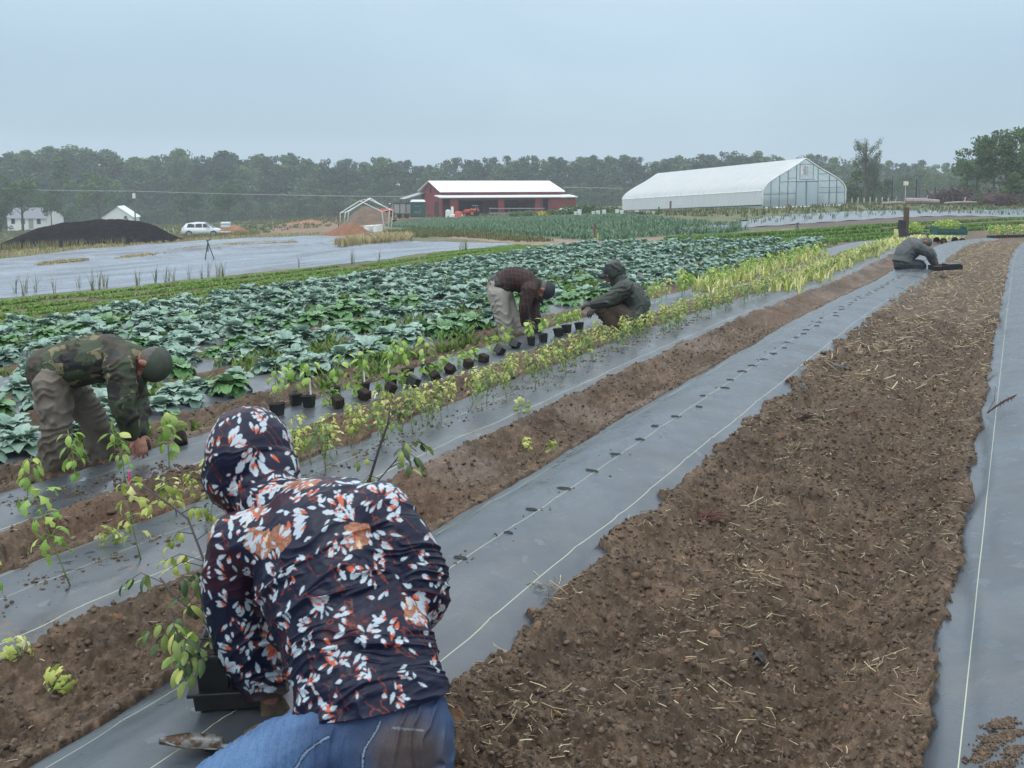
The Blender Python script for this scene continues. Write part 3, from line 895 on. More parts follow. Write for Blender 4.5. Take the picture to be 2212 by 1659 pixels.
# far tail of rows D and E, too many to count
pp = []
for y in np.arange(29, 50, .06):
    for xc in ((-3.45, -4.6) if y < 27.5 else (-3.45,)):
        X = xc + float(curve(y)) + rgs.normal(0, .12); pp.append((X, y, 0))
pp = np.array(pp); zz, _, _ = ground_height(pp[:, 0], pp[:, 1]); pp[:, 2] = zz
pp = pp[::2]
blades(pp, .22, .06, 8, 1.5, M_YEL, 'far_seedlings', 'crowded yellow-green seedlings at the far end of the strips', 'seedlings', 35, (.3, 1))
pp = []
for y in np.arange(16, 30, .05):
    for xc in ((-3.5, -4.6) if y < 27 else (-3.5,)):
        X = xc + float(curve(y)) + rgs.normal(0, .16); pp.append((X, y, 0))
pp = np.array(pp); zz, _, _ = ground_height(pp[:, 0], pp[:, 1]); pp[:, 2] = zz
blades(pp, .2, .035, 6, .9, M_YEL, 'fallen_yellow_leaves', 'loose yellow leaves and stalks filling the far seedling rows', 'fallen leaves', 36)
# ------------------------------------------------------------------ tarpaulin and far fabric strips
def project_grid_fill(poly, step, zfun, name, m, uvscale=1.0):
    lo = poly.min(0); hi = poly.max(0)
    xs = np.arange(lo[0], hi[0] + step, step); ys = np.arange(lo[1], hi[1] + step, step)
    X, Y = np.meshgrid(xs, ys)
    ins = inpoly(X + .0, Y, poly)
    idx = -np.ones(X.shape, int)
    Fq = grid_faces(*X.shape)
    fl = ins.ravel()
    keep = fl[Fq].sum(1) >= 2
    Fq = Fq[keep]; used = np.unique(Fq); remap = -np.ones(X.size, int); remap[used] = np.arange(len(used))
    x = X.ravel()[used]; y = Y.ravel()[used]
    V = np.stack([x, y, zfun(x, y)], -1)
    return npmesh(name, V, remap[Fq], m, uv=np.stack([x, y], -1) * uvscale)


M_TARP = fabric_material('wet tarpaulin', (.13, .16, .205), False, .35, sheet=True)
def tarp_z(x, y):
    # the sheets run along the rows; long rucks and a few raised lips
    r1 = fbm(x * .8, y * .10, 4, 120); r2 = fbm(x * .35, y * .06, 3, 121); d, v = cells(x * .22, y * .035, 122)
    lip = np.exp(-((x + 27 + .10 * y + .8 * fbm(y * .2, y * 0, 2, 5)) / .25) ** 2) * .14 + np.exp(-((x + 33 + .05 * y) / .22) ** 2) * .16 * (vnoise(y * .1, y * 0, 7) > .35)
    rk = np.maximum(0, fbm(x * 1.6, y * .12, 3, 125)) ** 1.2 * .5
    ed = np.full(x.shape, 9.0); n = len(Z_TARP)
    for i in range(n):
        a = Z_TARP[i]; b = Z_TARP[(i + 1) % n]; d_ = b - a; t = np.clip(((x - a[0]) * d_[0] + (y - a[1]) * d_[1]) / (d_ @ d_ + 1e-9), 0, 1)
        ed = np.minimum(ed, np.hypot(x - a[0] - d_[0] * t, y - a[1] - d_[1] * t))
    return base(x, y) - .02 + .06 * sstep(0, .6, ed) + sstep(.1, 2.0, ed) * np.maximum(0, .22 * r1 + .10 * r2 + rk + lip * 1.4)
o = project_grid_fill(Z_TARP, .22, tarp_z, 'tarpaulin', M_TARP)
tag(o, 'large wet pale grey tarpaulin spread over the field left of the salad rows', 'tarpaulin')

# strips of film in the field before the greenhouse
FL = [((1470, 499), (2330, 463)), ((1520, 493.5), (2330, 460.5)), ((1560, 489), (2330, 458.2)), ((1590, 484.5), (2330, 456)), ((1610, 480), (2330, 454)), ((1640, 475.5), (2330, 452.4)), ((1700, 470), (2330, 451))]
o_f = ['nearest', 'second', 'third', 'fourth', 'fifth', 'sixth', 'seventh and farthest']
M_FARF = fabric_material('far film', (.10, .12, .15), False, .35)
for i, (a, b) in enumerate(FL):
    A = G(*a); B = G(*b); d = (B - A); d.z = 0; L = d.length; d.normalize(); nrm = Vector((-d.y, d.x, 0))
    wdt = .62 if i < 6 else .9
    k = int(L / .6); V = []
    for q in range(k + 1):
        for s in (-1, -.5, 0, .5, 1):
            p = A + d * (L * q / k) + nrm * s * wdt * 1.1; V.append((p.x, p.y, bz(p.x, p.y) + .02 + .16 * (1 - s * s) + .02 * math.sin(q * 1.3 + i)))
    o = npmesh('mulch_film', V, grid_faces(k + 1, 5), M_FARF, uv=[(v_[0], v_[1]) for v_ in V])
    tag(o, 'pale film strip before the white greenhouse, %s of its seven' % o_f[i], 'mulch strip')
    # sparse young plants along it
    pp = []
    for q in range(int(L / 1.4)):
        p = A + d * (1.4 * q + rgw.uniform(0, .5)); pp.append((p.x, p.y, bz(p.x, p.y) + .15))
    if i == 0: allp = []
    allp += pp
blades(np.array(allp), .28, .07, 4, .8, M_ONI, 'film_field_plants', 'small dark young plants dotted over the film strips before the greenhouse', 'young plants', 51)

# ------------------------------------------------------------------ heaps
def heap(name, u0, u1, vb, vtops, depthw, m, label, cat, seed, dd=None, amp=.12):
    """heap whose foot spans u0..u1; vtops = list of (u, v) of the crest"""
    c = G((u0 + u1) / 2, vb); d = depth_of(c) if dd is None else dd
    us = np.array([p[0] for p in vtops]); 
    A = P(u0, vb, d); B = P(u1, vb, d); ex = (B - A); ex.z = 0; L = ex.length; ex.normalize(); ey = Vector((-ex.y, ex.x, 0))
    n, k = 90, 40; S, T = np.meshgrid(np.linspace(0, 1, n), np.linspace(-1, 1, k), indexing='ij')
    uu = u0 + (u1 - u0) * S; top = np.interp(uu, us, [p[1] for p in vtops])
    X = A.x + ex.x * L * S + ey.x * T * depthw; Y = A.y + ex.y * L * S + ey.y * T * depthw
    gz = base(X, Y)
    crest = np.array([P(a, b, d).z for a, b in zip(uu[:, 0], top[:, 0])])
    g0 = gz[:, k // 2]; H = np.maximum(crest - g0, 0)[:, None]
    prof = np.clip(1 - np.abs(T) ** 1.5, 0, 1)
    Hn = H * prof * (1 + amp * 2 * fbm(X * 1.1, Y * 1.1, 4, seed)) + .18 * amp * 5 * fbm(X * 4, Y * 4, 3, seed + 3) * np.minimum(1, H * 2)
    Z = gz - .05 + Hn
    o = npmesh(name, np.stack([X.ravel(), Y.ravel(), Z.ravel()], -1), grid_faces(n, k), m)
    return tag(o, label, cat)

M_COMP = mat('dark compost', (.018, .016, .018), 1.0, .7, 2, 1.0, 5, bdist=.1, spec=0)
M_MULCH = mat('red brown mulch', (.20, .085, .04), .85, .4, 4, 1, 8, bdist=.08)
M_CLAY = mat('orange clay', (.26, .12, .06), .85, .3, 1, .8, 3, bdist=.1)
M_BRN = mat('brown heap soil', (.13, .085, .055), .85, .3, 1, .8, 3, bdist=.1)
heap('compost_heap', 18, 372, 529, [(18, 529), (50, 508), (95, 488), (140, 480), (175, 479), (210, 474), (250, 473), (290, 474), (325, 482), (372, 516)], 6, M_COMP, 'long black compost heap on the left in front of the white houses', 'compost heap', 140, dd=88, amp=.08)
heap('mulch_heap', 688, 812, 511, [(688, 511), (715, 498), (745, 483), (765, 480), (785, 492), (812, 511)], 3.2, M_MULCH, 'reddish brown mulch heap in front of the white pipe frame', 'mulch heap', 141, dd=80)
heap('soil_heap', 455, 530, 504, [(455, 504), (480, 492), (510, 484), (520, 490), (530, 502)], 4, M_CLAY, 'orange clay heap behind the silver car', 'soil heap', 142, dd=124)
heap('soil_heap', 380, 410, 512, [(380, 512), (395, 504), (410, 512)], 2, M_BRN, 'low brown soil heap at the rear of the silver car', 'soil heap', 146, dd=119)
heap('soil_heap', 744, 850, 478, [(744, 478), (770, 454), (790, 443), (815, 447), (835, 460), (850, 474)], 5, M_BRN, 'tall brown soil heap seen through the white pipe frame', 'soil heap', 143, dd=135)
heap('soil_heap', 570, 700, 490, [(570, 490), (590, 486), (630, 480), (670, 474), (700, 478)], 4, M_CLAY, 'low long orange soil bank behind the wire fence', 'soil bank', 144, dd=150)
heap('dirt_heap', 2010, 2030, 460, [(2010, 460), (2020, 456), (2030, 460)], 1, M_BRN, 'small dirt lump at the corner of the far film field', 'soil heap', 145, dd=88)
heap('dirt_heap', 1835, 1885, 455, [(1835, 455), (1855, 449), (1870, 450), (1885, 455)], 2, M_BRN, 'low brown dirt heap right of the white greenhouse door end', 'soil heap', 147, dd=98)

# ------------------------------------------------------------------ greenhouse
M_WPOLY, ntp, bp = newmat('greenhouse film')
bp.inputs['Base Color'].default_value = (.80, .84, .86, 1); bp.inputs['Roughness'].default_value = .35
_n = ramp(ntp, noise_tex(ntp, .8, 3), [(.3, (.80, .84, .87)), (.7, (.90, .92, .93))]); ntp.links.new(_n, bp.inputs['Base Color'])
_t = ntp.nodes.new('ShaderNodeBsdfTranslucent'); _t.inputs['Color'].default_value = (.8, .86, .9, 1); _m = ntp.nodes.new('ShaderNodeMixShader'); _m.inputs[0].default_value = .45
ntp.links.new(bp.outputs[0], _m.inputs[1]); ntp.links.new(_t.outputs[0], _m.inputs[2]); ntp.links.new(_m.outputs[0], ntp.nodes['Material Output'].inputs['Surface'])
M_CLEAR, ntc, bc = newmat('clear greenhouse film')
bc.inputs['Base Color'].default_value = (.62, .72, .76, 1); bc.inputs['Roughness'].default_value = .25
_t = ntc.nodes.new('ShaderNodeBsdfTransparent'); _t.inputs['Color'].default_value = (.86, .93, .96, 1); _m = ntc.nodes.new('ShaderNodeMixShader'); _m.inputs[0].default_value = .38
_tr = ntc.nodes.new('ShaderNodeBsdfTranslucent'); _tr.inputs['Color'].default_value = (.75, .85, .9, 1); _m2 = ntc.nodes.new('ShaderNodeMixShader'); _m2.inputs[0].default_value = .4
ntc.links.new(bc.outputs[0], _m2.inputs[1]); ntc.links.new(_tr.outputs[0], _m2.inputs[2])
ntc.links.new(_m2.outputs[0], _m.inputs[1]); ntc.links.new(_t.outputs[0], _m.inputs[2]); ntc.links.new(_m.outputs[0], ntc.nodes['Material Output'].inputs['Surface'])
M_PIPE = mat('galvanised pipe', (.20, .23, .25), .5, .1, metal=.3)
M_WHITE = mat('white painted', (.78, .80, .80), .5, .06)
M_BLACK = mat('black plastic', (.010, .011, .012), .4, .2)
M_WOOD = mat('weathered wood', (.16, .10, .055), .8, .35, 8, .3)
M_GREYM = mat('grey metal', (.30, .32, .34), .5, .15)

gA = P(1646, 450, 104); gB = P(1825, 444, 106.5); gC = P(1344, 461, 130)
gx = gB - gA; gy = gC - gA; Hh = 4.95
gh_root = empty('greenhouse', gA, 0, 'long white plastic greenhouse with a glazed-looking end wall and sliding doors', 'greenhouse')
ginv = Matrix.Translation(gA).inverted()
prof = [(0, 0), (0, .18), (0, .36), (.018, .43), (.05, .50), (.10, .57), (.2, .68), (.3, .775), (.4, .885), (.455, .955), (.5, 1.0)]
prof = prof + [(1 - a, b) for a, b in prof[-2::-1]]
def gp(s, t, h): return gA + gx * s + gy * t + Vector((0, 0, h * Hh))
nb = 25
V = []; roofp = [p for p in prof if p[1] >= .36]
kk = 6 * nb
for i in range(kk + 1):
    sag = .05 * math.cos(i / 6 * 2 * PI) if True else 0
    for a, b in roofp:
        q = gp(.5 + (a - .5) * (1 + .004 + sag * .28), i / kk, b + .004); V.append(q - gA)
npmesh('roof_film', V, grid_faces(kk + 1, len(roofp))[:, ::-1], M_WPOLY, gh_root)
for s in (0, 1):
    V = []
    for i in range(kk + 1):
        for h in (.075, .15, .22, .29, .352):
            q = gp(s + (-.003 if s == 0 else .003) + .004 * math.sin(i * 1.7 + h * 20), i / kk, h); V.append(q - gA)
    npmesh('side_curtain', V, grid_faces(kk + 1, 5), M_WPOLY, gh_root)
    mb = MB(); mb.tube([gp(s, t / 12, .357) - gA for t in range(13)], .07, 6); mb.build('eave_rail', M_WHITE, gh_root)
    mb = MB(); mb.tube([gp(s - (.006 if s == 0 else -.006), t / 12, .07) - gA for t in range(13)], .035, 6); mb.build('roll_bar', M_BLACK, gh_root)
    mb = MB(); mb.quad(*[gp(s, a, b) - gA for a, b in ((0, -.02), (1, -.02), (1, .055), (0, .055))]); mb.build('baseboard', M_CLEAR, gh_root)
for i in range(0, nb + 1):
    mb = MB(); mb.tube([gp(.5 + (a - .5) * .992, i / nb, b * .99) - gA for a, b in prof], .03, 5); mb.build('hoop', M_PIPE, gh_root, True)
for t, nm in ((0, 'end_wall'), (1, 'end_wall')):
    mb = MB(); pl = [gp(.5 + (a - .5) * .995, t, b * .995 - (.02 if b == 0 else 0)) - gA for a, b in prof]
    c = gp(.5, t, .3) - gA
    mb.add(pl + [c], [(i, (i + 1) % len(pl), len(pl)) for i in range(len(pl))]); ew = mb.build(nm, M_CLEAR, gh_root)
    if t == 0:
        def bar(s0, h0, s1, h1, r=.045):
            q = MB(); o_ = gy.normalized() * -.03
            q.tube([gp(s0, 0, h0) + o_ - gA, gp(s1, 0, h1) + o_ - gA], r, 4); q.build('frame_bar', M_PIPE, ew)
        for s, top in ((.10, .56), (.2, .675), (.3, .77), (.4, .88), (.66, .84), (.80, .69), (.89, .585)): bar(s, -.01, s, top)
        bar(0.01, .285, .4, .285, .03); bar(.66, .285, .99, .285, .03); bar(.2, .53, .4, .53, .03); bar(.66, .53, .9, .53, .03); bar(.4, .525, .66, .525, .06)
        bar(.66, .39, .95, .39, .025); bar(.66, .675, .80, .675, .025); bar(.44, .57, .62, .57, .03); bar(.44, .57, .44, .9, .03); bar(.60, .57, .60, .9, .03); bar(.44, .88, .61, .88, .03); bar(.30, .60, .4, .60, .02)
        bar(.52, 0, .52, .52, .09)
        # vent with white louvre panel
        ov = gy.normalized() * -.06
        q = MB(); q.quad(*[gp(a, 0, b) + ov - gA for a, b in ((.45, .66), (.55, .66), (.55, .86), (.45, .86))]); vt = q.build('vent', M_WHITE, gh_root)
        q = MB()
        for j in range(7):
            hh = .68 + j * .026; q.tube([gp(.46 + .01 * (j % 3), 0, hh) + ov * 1.5 - gA, gp(.54, 0, hh) + ov * 1.5 - gA], .018, 4)
        q.tube([gp(.497, 0, .66) + ov * 1.5 - gA, gp(.497, 0, .86) + ov * 1.5 - gA], .02, 4); q.build('louvre', M_GREYM, vt)
        for a, b in ((.405, .515), (.525, .655)):
            q = MB(); ov2 = gy.normalized() * -.08
            q.quad(*[gp(x_, 0, h_) + ov2 - gA for x_, h_ in ((a, -.005), (b, -.005), (b, .50), (a, .50))]); q.build('door', M_CLEAR, gh_root)
mb = MB(); mb.tube([gp(a, -.003, b) - gA for a, b in prof], .06, 6); mb.build('end_trim', M_WHITE, gh_root, True)
mb = MB(); mb.tube([gp(.0, -.003, 0) - gA, gp(1, -.003, 0) - gA], .09, 4); mb.build('sill', M_WHITE, gh_root)
# plants and clutter seen through the film
for (s0, s1, t0, seed_, lb, h) in ((.2, .38, .04, 61, 'dark green crop inside the greenhouse left of its door', 1.0), (.70, .82, .03, 62, 'green plants inside the greenhouse right of its door', 1.1)):
    pp = []
    for i in range(90):
        q = gp(rgw.uniform(s0, s1), rgw.uniform(t0, t0 + .5), 0); pp.append((q.x, q.y, q.z))
    blades(np.array(pp), h, .12, 9, .5, M_ONI, 'greenhouse_crop', lb, 'crop', seed_)

# ------------------------------------------------------------------ barn
M_RED, nr_, br_ = newmat('red board siding')
_tc = nr_.nodes.new('ShaderNodeTexCoord'); _s = nr_.nodes.new('ShaderNodeSeparateXYZ'); nr_.links.new(_tc.outputs['Object'], _s.inputs[0])
_md = N(nr_, 'ShaderNodeMath', operation='MULTIPLY'); nr_.links.new(_s.outputs['Z'], _md.inputs[0]); _md.inputs[1].default_value = 5.0
_fr = N(nr_, 'ShaderNodeMath', operation='FRACT'); nr_.links.new(_md.outputs[0], _fr.inputs[0])
_c = ramp(nr_, _fr.outputs[0], [(0, (.12, .018, .018)), (.16, (.20, .034, .032)), (1, (.23, .042, .040))])
_c2 = ramp(nr_, noise_tex(nr_, 1.2, 4), [(.3, (.8, .8, .8)), (.7, (1.15, 1.15, 1.15))]); nr_.links.new(mix(nr_, _c, _c2, 1.0, 'MULTIPLY'), br_.inputs['Base Color']); br_.inputs['Roughness'].default_value = .7
M_RED_SHADE = mat('red interior boards with painted shade', (.14, .022, .022), .8, .2, 2)  # siding red darkened: the shade of the porch recess is in the colour
M_ROOFW = mat('white metal roof', (.80, .84, .86), .35, .05)
M_DARKIN = mat('dark interior', (.02, .02, .022), .9, .2)  # near-black colour paints unlit insides; also on vent, panes and trailer cover
bA = P(956, 469, 145); ang = math.radians(20)
fwd = RM @ Vector((0, 0, -1)); fwd.z = 0; fwd.normalize(); rgt = Vector((fwd.y, -fwd.x, 0))
bex = (rgt * math.cos(ang) + fwd * math.sin(ang)).normalized(); bey = Vector((-bex.y, bex.x, 0))
L1, W1, HE, HR = 18.2, 11.5, 3.6, 4.85
LP, HP = 19.2, 2.95
slope = (P(1239, 452, 151.5).z - bA.z) / 20.0
B4 = Matrix(((bex.x, bey.x, 0, bA.x), (bex.y, bey.y, 0, bA.y), (0, 0, 1, bA.z), (0, 0, 0, 1)))
barn = empty('barn', (0, 0, 0), 0, 'red board barn with a white metal roof and an open porch of three bays', 'barn')
barn.matrix_world = B4
def zl(x): return slope * x * .4
w_ = MB()
# gable end (left) with door opening and loft vent: door x along bey 2.2..4.6
for (y0, y1, z0, z1) in ((0, 2.0, -1, HE), (2.0, 4.2, 2.15, HE), (4.2, W1, -1, HE)): w_.box((.1, (y0 + y1) / 2, (z0 + z1) / 2), (.2, y1 - y0, z1 - z0))
w_.prism([(.0, 0, HE), (.0, W1, HE), (.0, W1 / 2, HR + .0)], (.2, 0, 0))
w_.build('end_wall', M_RED, barn)
w_ = MB(); w_.box((L1 / 2 + .1, -.1 + .1, 3.15), (L1 - .2, .2, .9)); w_.build('front_wall', M_RED, barn)
w_ = MB(); w_.box((L1 / 2, W1 - .1, 1.3), (L1, .2, 4.6)); w_.build('rear_wall', M_RED, barn)
w_ = MB(); w_.box((L1 - .1, W1 / 2, 1.3), (.2, W1 - .4, 4.6)); w_.prism([(L1 - .2, 0, HE), (L1 - .2, W1, HE), (L1 - .2, W1 / 2, HR)], (.2, 0, 0)); w_.build('end_wall', M_RED, barn)
w_ = MB(); w_.box((.02, 3.1, 1.05), (.1, 2.1, 2.2)); w_.build('doorway_shade', M_DARKIN, barn)  # near-black slab in the door gap paints the shade inside the barn
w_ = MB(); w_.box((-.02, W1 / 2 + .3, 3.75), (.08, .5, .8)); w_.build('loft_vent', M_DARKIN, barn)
rf = MB()
for s in (0, 1):
    y0 = -.45 if s == 0 else W1 + .45; zE = HE - .1
    rf.add([(-.5, y0, zE), (L1 + .4, y0, zE), (L1 + .4, W1 / 2, HR + .15), (-.5, W1 / 2, HR + .15), (-.5, y0, zE + .1), (L1 + .4, y0, zE + .1), (L1 + .4, W1 / 2, HR + .27), (-.5, W1 / 2, HR + .27)],
           [(0, 3, 2, 1), (4, 5, 6, 7), (0, 1, 5, 4), (0, 4, 7, 3), (1, 2, 6, 5)] if s == 0 else [(0, 1, 2, 3), (4, 7, 6, 5), (0, 4, 5, 1), (0, 3, 7, 4), (1, 5, 6, 2)])
rf.build('roof', M_ROOFW, barn)
PD = 2.6
pr = MB(); pr.add([(-1.2, -PD - .4, HP - .22), (LP + .3, -PD - .4, HP - .22), (LP + .3, -.01, HP + .02), (-1.2, -.01, HP + .02), (-1.2, -PD - .4, HP - .08), (LP + .3, -PD - .4, HP - .08), (LP + .3, -.01, HP + .16), (-1.2, -.01, HP + .16)],
                  [(0, 3, 2, 1), (4, 5, 6, 7), (0, 1, 5, 4), (0, 4, 7, 3), (1, 2, 6, 5), (2, 3, 7, 6)])
pr.build('porch_roof', M_ROOFW, barn)
# porch front: posts and right-hand wall, header above bays
for x0, x1 in ((.4, 1.5), (7.4, 8.3), (13.0, 14.0)):
    q = MB(); q.box(((x0 + x1) / 2, -PD, .35), (x1 - x0, .3, 4.5)); q.build('porch_post', M_RED, barn)
q = MB(); q.box((17.1, -PD, .35), (4.2, .28, 4.5)); q.box((LP, -PD / 2, .9), (.2, PD, 3.6)); q.build('porch_wall', M_RED, barn)
q = MB(); q.box((7.7, -PD + .02, 2.56), (14.0, .22, .22)); q.build('porch_header', M_RED, barn)
q = MB(); q.box((L1 / 2, .35, 1.0), (L1, .1, 3.6)); q.build('inner_wall', M_RED_SHADE, barn)
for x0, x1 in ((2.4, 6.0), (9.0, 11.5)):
    q = MB(); q.box(((x0 + x1) / 2, .27, .9), (x1 - x0, .05, 2.7)); q.build('bay_shade', M_DARKIN, barn)  # thin dark slabs on the inner wall paint the shade of the openings
q = MB(); q.box((14.55, -.6, 1.1), (.9, .06, 2.0)); dr = q.build('inner_door', M_GREYM, barn)
# lean-to roof at the rear left
q = MB(); q.add([(-3.0, 9.5, 2.35), (0, 9.5, 3.25), (0, 13.2, 3.25), (-3.0, 13.2, 2.35), (-3.0, 9.5, 2.43), (0, 9.5, 3.33), (0, 13.2, 3.33), (-3.0, 13.2, 2.43)], [(0, 3, 2, 1), (4, 5, 6, 7), (0, 1, 5, 4), (0, 4, 7, 3), (1, 2, 6, 5), (2, 3, 7, 6)]); q.build('side_roof', M_GREYM, barn)
for y in (9.7, 13.0): q = MB(); q.box((-2.8, y, .9), (.12, .12, 2.9)); q.build('side_post', M_WOOD, barn)

# ------------------------------------------------------------------ helpers for small things standing on the far ground
def stand(u, v, d=None):
    g = G(u, v)
    if d is not None: g = P(u, v, d)
    return g
FACE = math.atan2(rgt.y, rgt.x)     # rotation whose local +x runs to the right of the view

# portable toilet
g = P(903, 468.5, 141)
o = empty('portable_toilet', g, FACE + .12, 'dark green portable toilet with a white roof beside the red barn', 'portable toilet')
M_DGREEN = mat('dark green plastic', (.012, .075, .065), .4, .15)
q = MB(); q.box((0, 0, 1.0), (2.05, 1.5, 2.1)); q.build('cabin', M_DGREEN, o, bevel=.04)
q = MB(); q.box((0, 0, 2.2), (2.15, 1.6, .3), taper=.8); q.build('roof', M_WHITE, o, bevel=.05)
q = MB(); q.box((-.1, -.77, 1.0), (1.1, .05, 1.8)); dd_ = q.build('door', M_DGREEN, o)
q = MB(); q.box((.3, -.81, 1.0), (.06, .05, .3)); q.build('handle', M_GREYM, dd_)
for zz_ in (.55, .75, 1.5): q = MB(); q.box((-.1, -.80, zz_), (.95, .03, .05)); q.build('rib', M_GREYM, dd_)

# slatted trailer wagon
g = P(872, 471, 143)
o = empty('livestock_trailer', g, FACE, 'grey slatted farm trailer beside the portable toilet', 'trailer')
q = MB(); q.box((0, 0, 1.35), (2.6, 1.6, 1.3)); q.build('body', mat('grey slats', (.34, .37, .40), .5, .2, 4), o)
for x_ in (-1.3, -.45, .4, 1.3): q = MB(); q.box((x_, -.84, 1.1), (.12, .08, 1.9)); q.build('post', M_WOOD, o)
q = MB(); q.box((0, -.1, .62), (2.9, 1.7, .14)); q.build('deck', M_WOOD, o)
for x_ in (-.5, .5): q = MB(); q.cyl((x_, -.9, .35), (x_, -.7, .35), .35, 14); q.build('wheel', M_BLACK, o)
q = MB(); q.box((0, 0, 2.08), (2.8, 1.8, .1)); q.build('cover', M_DARKIN, o)

# tractors
M_ORG = mat('orange red tractor paint', (.62, .085, .035), .4, .12)
def tractor(loc, rz, label, person=False, canopy=False):
    o = empty('tractor', loc, rz, label, 'tractor')
    q = MB(); q.box((1.2, 0, 1.15), (1.5, .8, .65), taper=.9); q.box((1.95, 0, 1.0), (.12, .7, .6)); q.build('bonnet', M_ORG, o, bevel=.08)
    q = MB(); q.box((.4, 0, .75), (2.6, .5, .4)); q.build('chassis', M_BLACK, o)
    for s in (-1, 1):
        q = MB(); q.cyl((-.3, s * .55, .72), (-.3, s * .88, .72), .72, 22); wh = q.build('rear_wheel', M_BLACK, o)
        q = MB(); q.cyl((-.3, s * .86, .72), (-.3, s * .91, .72), .36, 16); q.build('rim', M_ORG, wh)
        q = MB(); q.cyl((1.55, s * .5, .42), (1.55, s * .75, .42), .42, 18); wh = q.build('front_wheel', M_BLACK, o)
        q = MB(); q.cyl((1.55, s * .73, .42), (1.55, s * .78, .42), .22, 14); q.build('rim', M_ORG, wh)
        q = MB(); q.tube([(.5, s * .7, .8), (.35, s * .7, 1.3), (-.1, s * .72, 1.52), (-.6, s * .72, 1.5), (-.95, s * .72, 1.2)], .13, 6, flat=2.2); q.build('fender', M_ORG, o, True)
        q = MB(); q.tube([(.6, s * .45, 1.1), (1.6, s * .5, 1.35), (2.4, s * .5, .85), (2.7, s * .5, .35)], .08, 6); q.build('loader_arm', M_ORG, o)
    q = MB(); q.box((2.95, 0, .38), (.5, 1.7, .5)); q.build('bucket', M_ORG, o)
    q = MB(); q.box((-.35, 0, 1.2), (.45, .5, .12)); q.box((-.58, 0, 1.45), (.1, .5, .45)); q.build('seat', M_BLACK, o)
    q = MB(); q.tube([(.45, 0, 1.3), (.22, 0, 1.6)], .03, 6); q.tube([(.22 + .0, .18 * math.cos(a), 1.6 + .18 * math.sin(a)) for a in np.linspace(0, 2 * PI, 13)], .02, 5); q.build('steering_wheel', M_BLACK, o)
    q = MB(); q.tube([(1.2, .25, 1.4), (1.2, .25, 2.0)], .04, 6); q.build('exhaust', M_BLACK, o)
    q = MB(); q.tube([(-.85, -.45, 1.0), (-.85, -.45, 2.3), (-.85, .45, 2.3), (-.85, .45, 1.0)], .035, 6); q.build('roll_bar', M_GREYM, o)
    if canopy: q = MB(); q.box((-.5, 0, 2.33), (1.1, 1.0, .07)); q.build('canopy', M_GREYM, o)
    return o
tr1 = tractor(P(838, 470, 140), FACE + PI, 'orange red tractor with a loader working by the soil heap, driver aboard')
tr2 = tractor(P(1022, 468, 141), FACE + PI - .5, 'orange red tractor parked before the open barn porch', canopy=True)
tr1.scale = (.8, .8, .8); tr2.scale = (.66, .66, .66)

# bare pipe frame
A1 = P(735, 493, 96); A2 = P(798, 495, 96)
def pipe_frame():
    o = empty('pipe_frame', P(790, 500, 90), 0, 'bare white pipe frame of a small shelter without its cover', 'shelter frame')
    loc = o.location
    def T(u, v, d): return P(u, v, d) - loc
    fr = [[(735, 482, 98), (735, 460, 98), (777, 434, 98), (825, 457, 98), (830, 502, 98)]]
    bk = [[(751, 480, 92), (753, 457, 92), (800, 428, 92), (841, 453, 92), (838, 503, 92)]]
    bk2 = [[(744, 480, 89), (746, 459, 89), (797, 430.5, 89), (849, 455, 89), (844, 504, 89)]]
    for f_ in (fr, bk, bk2):
        q = MB(); q.tube([T(*p) for p in f_[0]], .045, 6); q.build('hoop', M_WHITE, o, True)
    for i in (1, 2, 3):
        q = MB(); q.tube([T(*fr[0][i]), T(*bk[0][i]), T(*bk2[0][i])], .03, 6); q.build('rail', M_WHITE, o)
    return o
pipe_frame()
for k, (u, v) in enumerate(((793, 500), (801, 498), (806, 503), (812, 497), (817, 503), (820, 496))):
    p = P(u, v, 84 + .4 * (k % 3)); q = MB(); q.box((0, 0, .28), (.36, .36, .55)); q.box((0, 0, .57), (.4, .4, .05))
    o = q.build('white_bucket', M_WHITE, bevel=.03); o.location = p - Vector((0, 0, .25)); tag(o, 'white square tub stacked beside the right leg of the white pipe frame', 'tub', 'white tubs by the pipe frame')

